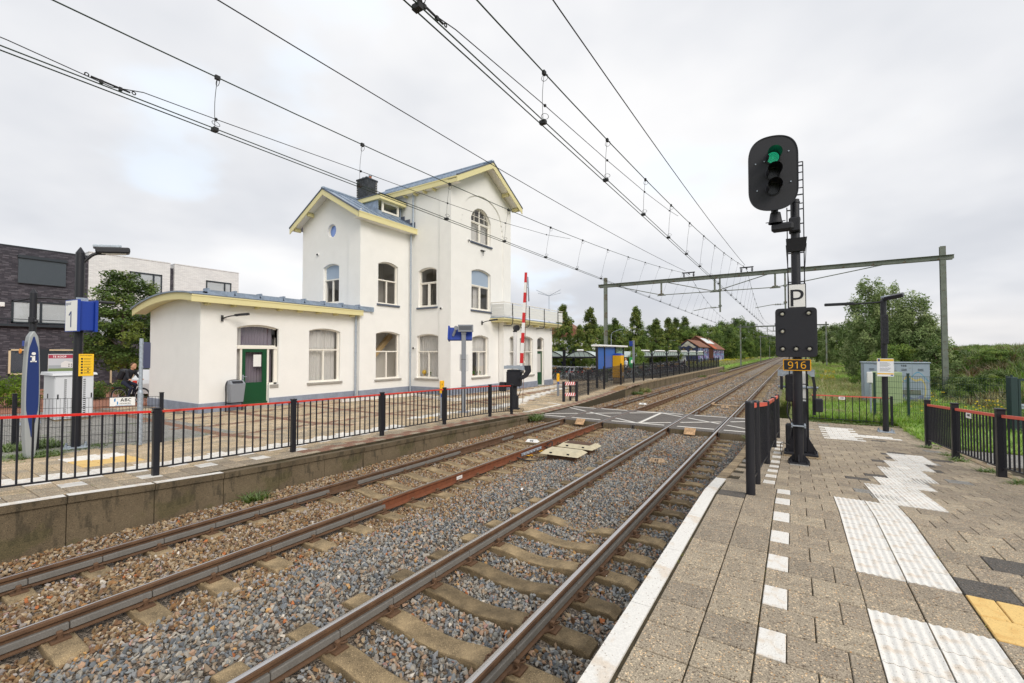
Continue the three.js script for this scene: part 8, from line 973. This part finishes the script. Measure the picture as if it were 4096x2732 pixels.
  for (let k = 0; k < 60; k++) { const x = pick([0.39, 0.7, 1.0, -0.212, 1.3, -0.84]), z = rr(-2.5, -9); spot(x, rightY(z) - 0.004, z, 3, 0.018, 0.03, yel); } for (let k = 0; k < 26; k++) spot(rr(2.2, 2.95), rightY(-9) - 0.0, -9 + rr(-0.1, 0.1), 0, 0, 0); for (const [x, z] of [[2.75, -12.4], [2.85, -13.2], [2.9, -11.2], [2.7, -14.4], [3.0, -10.2]]) spot(x, rightY(z), z, 12, 0.14, 0.12); for (let k = 0; k < 40; k++) { const x = rr(-18.5, -12), z = rr(-1.5, -6.5); spot(x, leftY(x, z), z, 5, 0.12, 0.07); } for (let k = 0; k < 16; k++) { const z = rr(-1, -12); spot(-9.2 + rr(-0.4, 0.4), leftY(-9.2, z), z, 3, 0.05, 0.04); } for (let x = 0.4; x < 2.7; x += 0.06) spot(x, 0.02, -19.2, 2, 0.08, 0.14);
  sow('joint_weeds', l, fine);
}
{ // things in and beside the track
  const plate = (name, lb, x, y, z, txt, m, w) => { const t = thing(name, lb, 'marker', [x, y, z], 0.12); part('plate', hexa([[-w, 0, 0.1], [w, 0, 0.1], [w, 0, -0.1], [-w, 0, -0.1]], [[-w * 0.72, 0.07, 0.03], [w * 0.72, 0.07, 0.03], [w * 0.72, 0.07, -0.03], [-w * 0.72, 0.07, -0.03]]), m, t); part('lettering', text(txt, 0.062, 0.002).rotateX(-0.78).translate(0, 0.039, 0.068), M.black, t); };
  mat('buff', { color: tint('#ab9784', 0.215), map: rep(T.conc, 0.3), roughness: 0.9 });
  plate('track_marker', 'white sloping marker reading VG between the brown rails before the crossing', -6.57, -0.15, -11.5, 'VG', M.white, 0.19); plate('track_marker', 'buff sloping marker reading RE between the bright rails before the crossing', -2.84, -0.15, -11.05, 'RE', M.buff, 0.19); plate('track_marker', 'white sloping marker reading VG beyond the crossing', -6.55, -0.15, -22.8, 'VG', M.white, 0.19); plate('track_marker', 'buff sloping marker reading RE beyond the crossing', -2.84, -0.15, -23.6, 'RE', M.buff, 0.19);
  mat('fibre', { color: tint('#c9bfa8', 0.3), map: rep(tex(128, (u, v) => { const k = ((u * 16 + v * 16) % 1 < 0.5) !== ((u * 16 - v * 16 + 16) % 1 < 0.5); const n = tfbm(u, v, 5, 4, 601); const g = (k ? 0.6 : 0.56) + 0.12 * (n - 0.5); return [g, g, g * 0.97]; }), 0.6), roughness: 0.8 }); mat('rustplate', { map: rep(T.rust, 0.5), color: lin(0.8, 0.75, 0.8), roughness: 0.8 });
  const cb = (lb, x, z, top, turn) => { const t = thing('impedance_box', lb, 'trackside box', [x, -0.17, z], turn, 'boxes between the tracks'); part('case', box(-0.36, 0.36, -0.05, 0.2, -0.2, 0.2), M.rust, t); const lid = part('lid', hexa([[-0.5, 0.17, -0.34], [0.5, 0.17, -0.34], [0.5, 0.17, 0.34], [-0.5, 0.17, 0.34]], [[-0.4, 0.25, -0.2], [0.4, 0.25, -0.2], [0.4, 0.25, 0.2], [-0.4, 0.25, 0.2]]), M.fibre, t); if (top) part('worn_top', box(-0.36, 0.36, 0.2505, 0.256, -0.17, 0.17), M.rustplate, lid); part('lid_hole', [box(-0.25, -0.19, 0.19, 0.225, 0.275, 0.3), box(0.2, 0.26, 0.19, 0.225, 0.275, 0.3)], M.black, lid); return t; };
  cb('pale chequered lid box nearest between the two tracks', -4.85, -10.05, false, 0.05); cb('pale lid box with brown worn top behind the chequered one', -4.85, -11.0, true, 0.0);
  const j = thing('insulated_joint', 'grey bolted joint plate on the orange rail with yellow clips', 'rail joint', [-5.89, -0.1, -10.2]); part('fishplate', cbox(0.02, 0.06, -0.045, 0.035, -0.52, 0.52, 0.01), M.grey, j); part('bolt', [-0.42, -0.25, -0.08, 0.08, 0.25, 0.42].map((z) => new THREE.SphereGeometry(0.026, 8, 6).translate(0.068, -0.005, z)), M.galv, j); part('yellow_clip', [-0.3, 0.28].flatMap((z) => [new THREE.TorusGeometry(0.04, 0.011, 6, 14, 4.6).rotateX(1.3).translate(0.1, -0.06, z), new THREE.TorusGeometry(0.04, 0.011, 6, 14, 4.6).rotateX(1.3).translate(0.14, -0.06, z - 0.09)]), M.yellow, j);
  const cable = (lb, pts) => { const o = mesh(numbered('track_cable'), soup(tube(pts.map((p) => V(...p)), 0.016, 30, 6)), M.cable, scene); tag(o, lb, 'cable', 'cables by the rail joint'); };
  cable('black cable from the rail joint lying along the ballast to the lid box', [[-5.84, -0.12, -9.45], [-5.62, -0.17, -9.5], [-5.35, -0.18, -9.75], [-5.15, -0.17, -10.05], [-4.9, -0.2, -9.75]]); cable('black cable looping from the far end of the joint into the box', [[-5.84, -0.1, -10.9], [-5.6, -0.15, -10.8], [-5.4, -0.14, -10.6], [-5.25, -0.12, -10.35]]); cable('short black cable bending over the stones behind the joint', [[-5.84, -0.08, -11.05], [-5.75, 0.0, -11.15], [-5.65, -0.15, -11.0], [-5.4, -0.16, -10.95]]);
  const rl = thing('rail_label', 'small white paper label stuck on the orange rail web', 'label', [-5.88, -0.1, -7.25]); part('paper', box(0.0, 0.003, -0.03, 0.035, -0.09, 0.09), M.white, rl); part('print', [box(0.003, 0.0045, 0.0, 0.006, -0.07, 0.05), box(0.003, 0.0045, -0.012, -0.006, -0.07, 0.07)], M.grey, rl);
  const cd = thing('cable_duct', 'pale conduit laid across between the bright rails beyond the crossing', 'duct', [-2.85, -0.14, -24.3]); part('duct', cbox(-0.66, 0.66, -0.02, 0.03, -0.06, 0.06, 0.01), M.buff, cd); const dj = thing('rail_joint', 'buff joint block with yellow clips on the bright rail beyond the crossing', 'rail joint', [-3.55, -0.1, -24.6]); part('block', cbox(0.0, 0.08, -0.03, 0.04, -0.4, 0.4, 0.01), M.buff, dj); part('yellow_clip', [-0.15, 0.2].map((z) => new THREE.TorusGeometry(0.04, 0.012, 6, 12, 4.6).rotateX(1.3).translate(0.13, -0.06, z)), M.yellow, dj);
  const fm = [['tiny white scrap of paper on the stones between the tracks', -4.4, -7.3], ['tiny white scrap beside the bright rail', -1.93, -5.1], ['second tiny white scrap on the stones between the tracks', -4.25, -7.35]]; for (const [lb, x, z] of fm) { const t = thing('paper_scrap', lb, 'litter', [x, ballastY(x, z) + 0.035, z], rr(0, 3)); part('scrap', cbox(-0.035, 0.035, 0, 0.006, -0.018, 0.018, 0.002).rotateZ(0.3), M.white, t); }
  const km = thing('distance_board', 'small white board on a stick in the flowery verge', 'sign', [-13.3, 0.05, -138]); part('post', cyl(0.04, 0.04, 0.7, 6), M.galv, km); part('board', box(-0.5, 0.5, 0.45, 0.65, 0, 0.04), M.white, km);
  const fx = thing('far_crossing_lights', 'far level crossing with raised barriers and red white boards', 'crossing', [-9.6, 0, -300], 0); part('post', [cyl(0.08, 0.08, 3.4, 6), cyl(0.08, 0.08, 3.4, 6).translate(2.2, 0, 0)], M.galv, fx); part('boards', [box(-0.6, 0.6, 2.2, 3.0, 0.1, 0.14), box(1.7, 2.8, 2.1, 2.9, 0.1, 0.14)], M.red, fx); part('boom', box(0.5, 0.7, 1, 7.5, 0, 0.1), M.stripes, fx, true);
  const vf = meshFence('distant dark fence between the yard and the flowery verge', [[-24, -76], [-23, -110], [-20, -160], [-16, -230]], () => 0.1, { h: 1.5, vg: 3, hg: 0.35, r: 0.03 });
}
for (const o of scene.children) if (o.isGroup) o.updateMatrixWorld(true);
renderer.render(scene, camera);
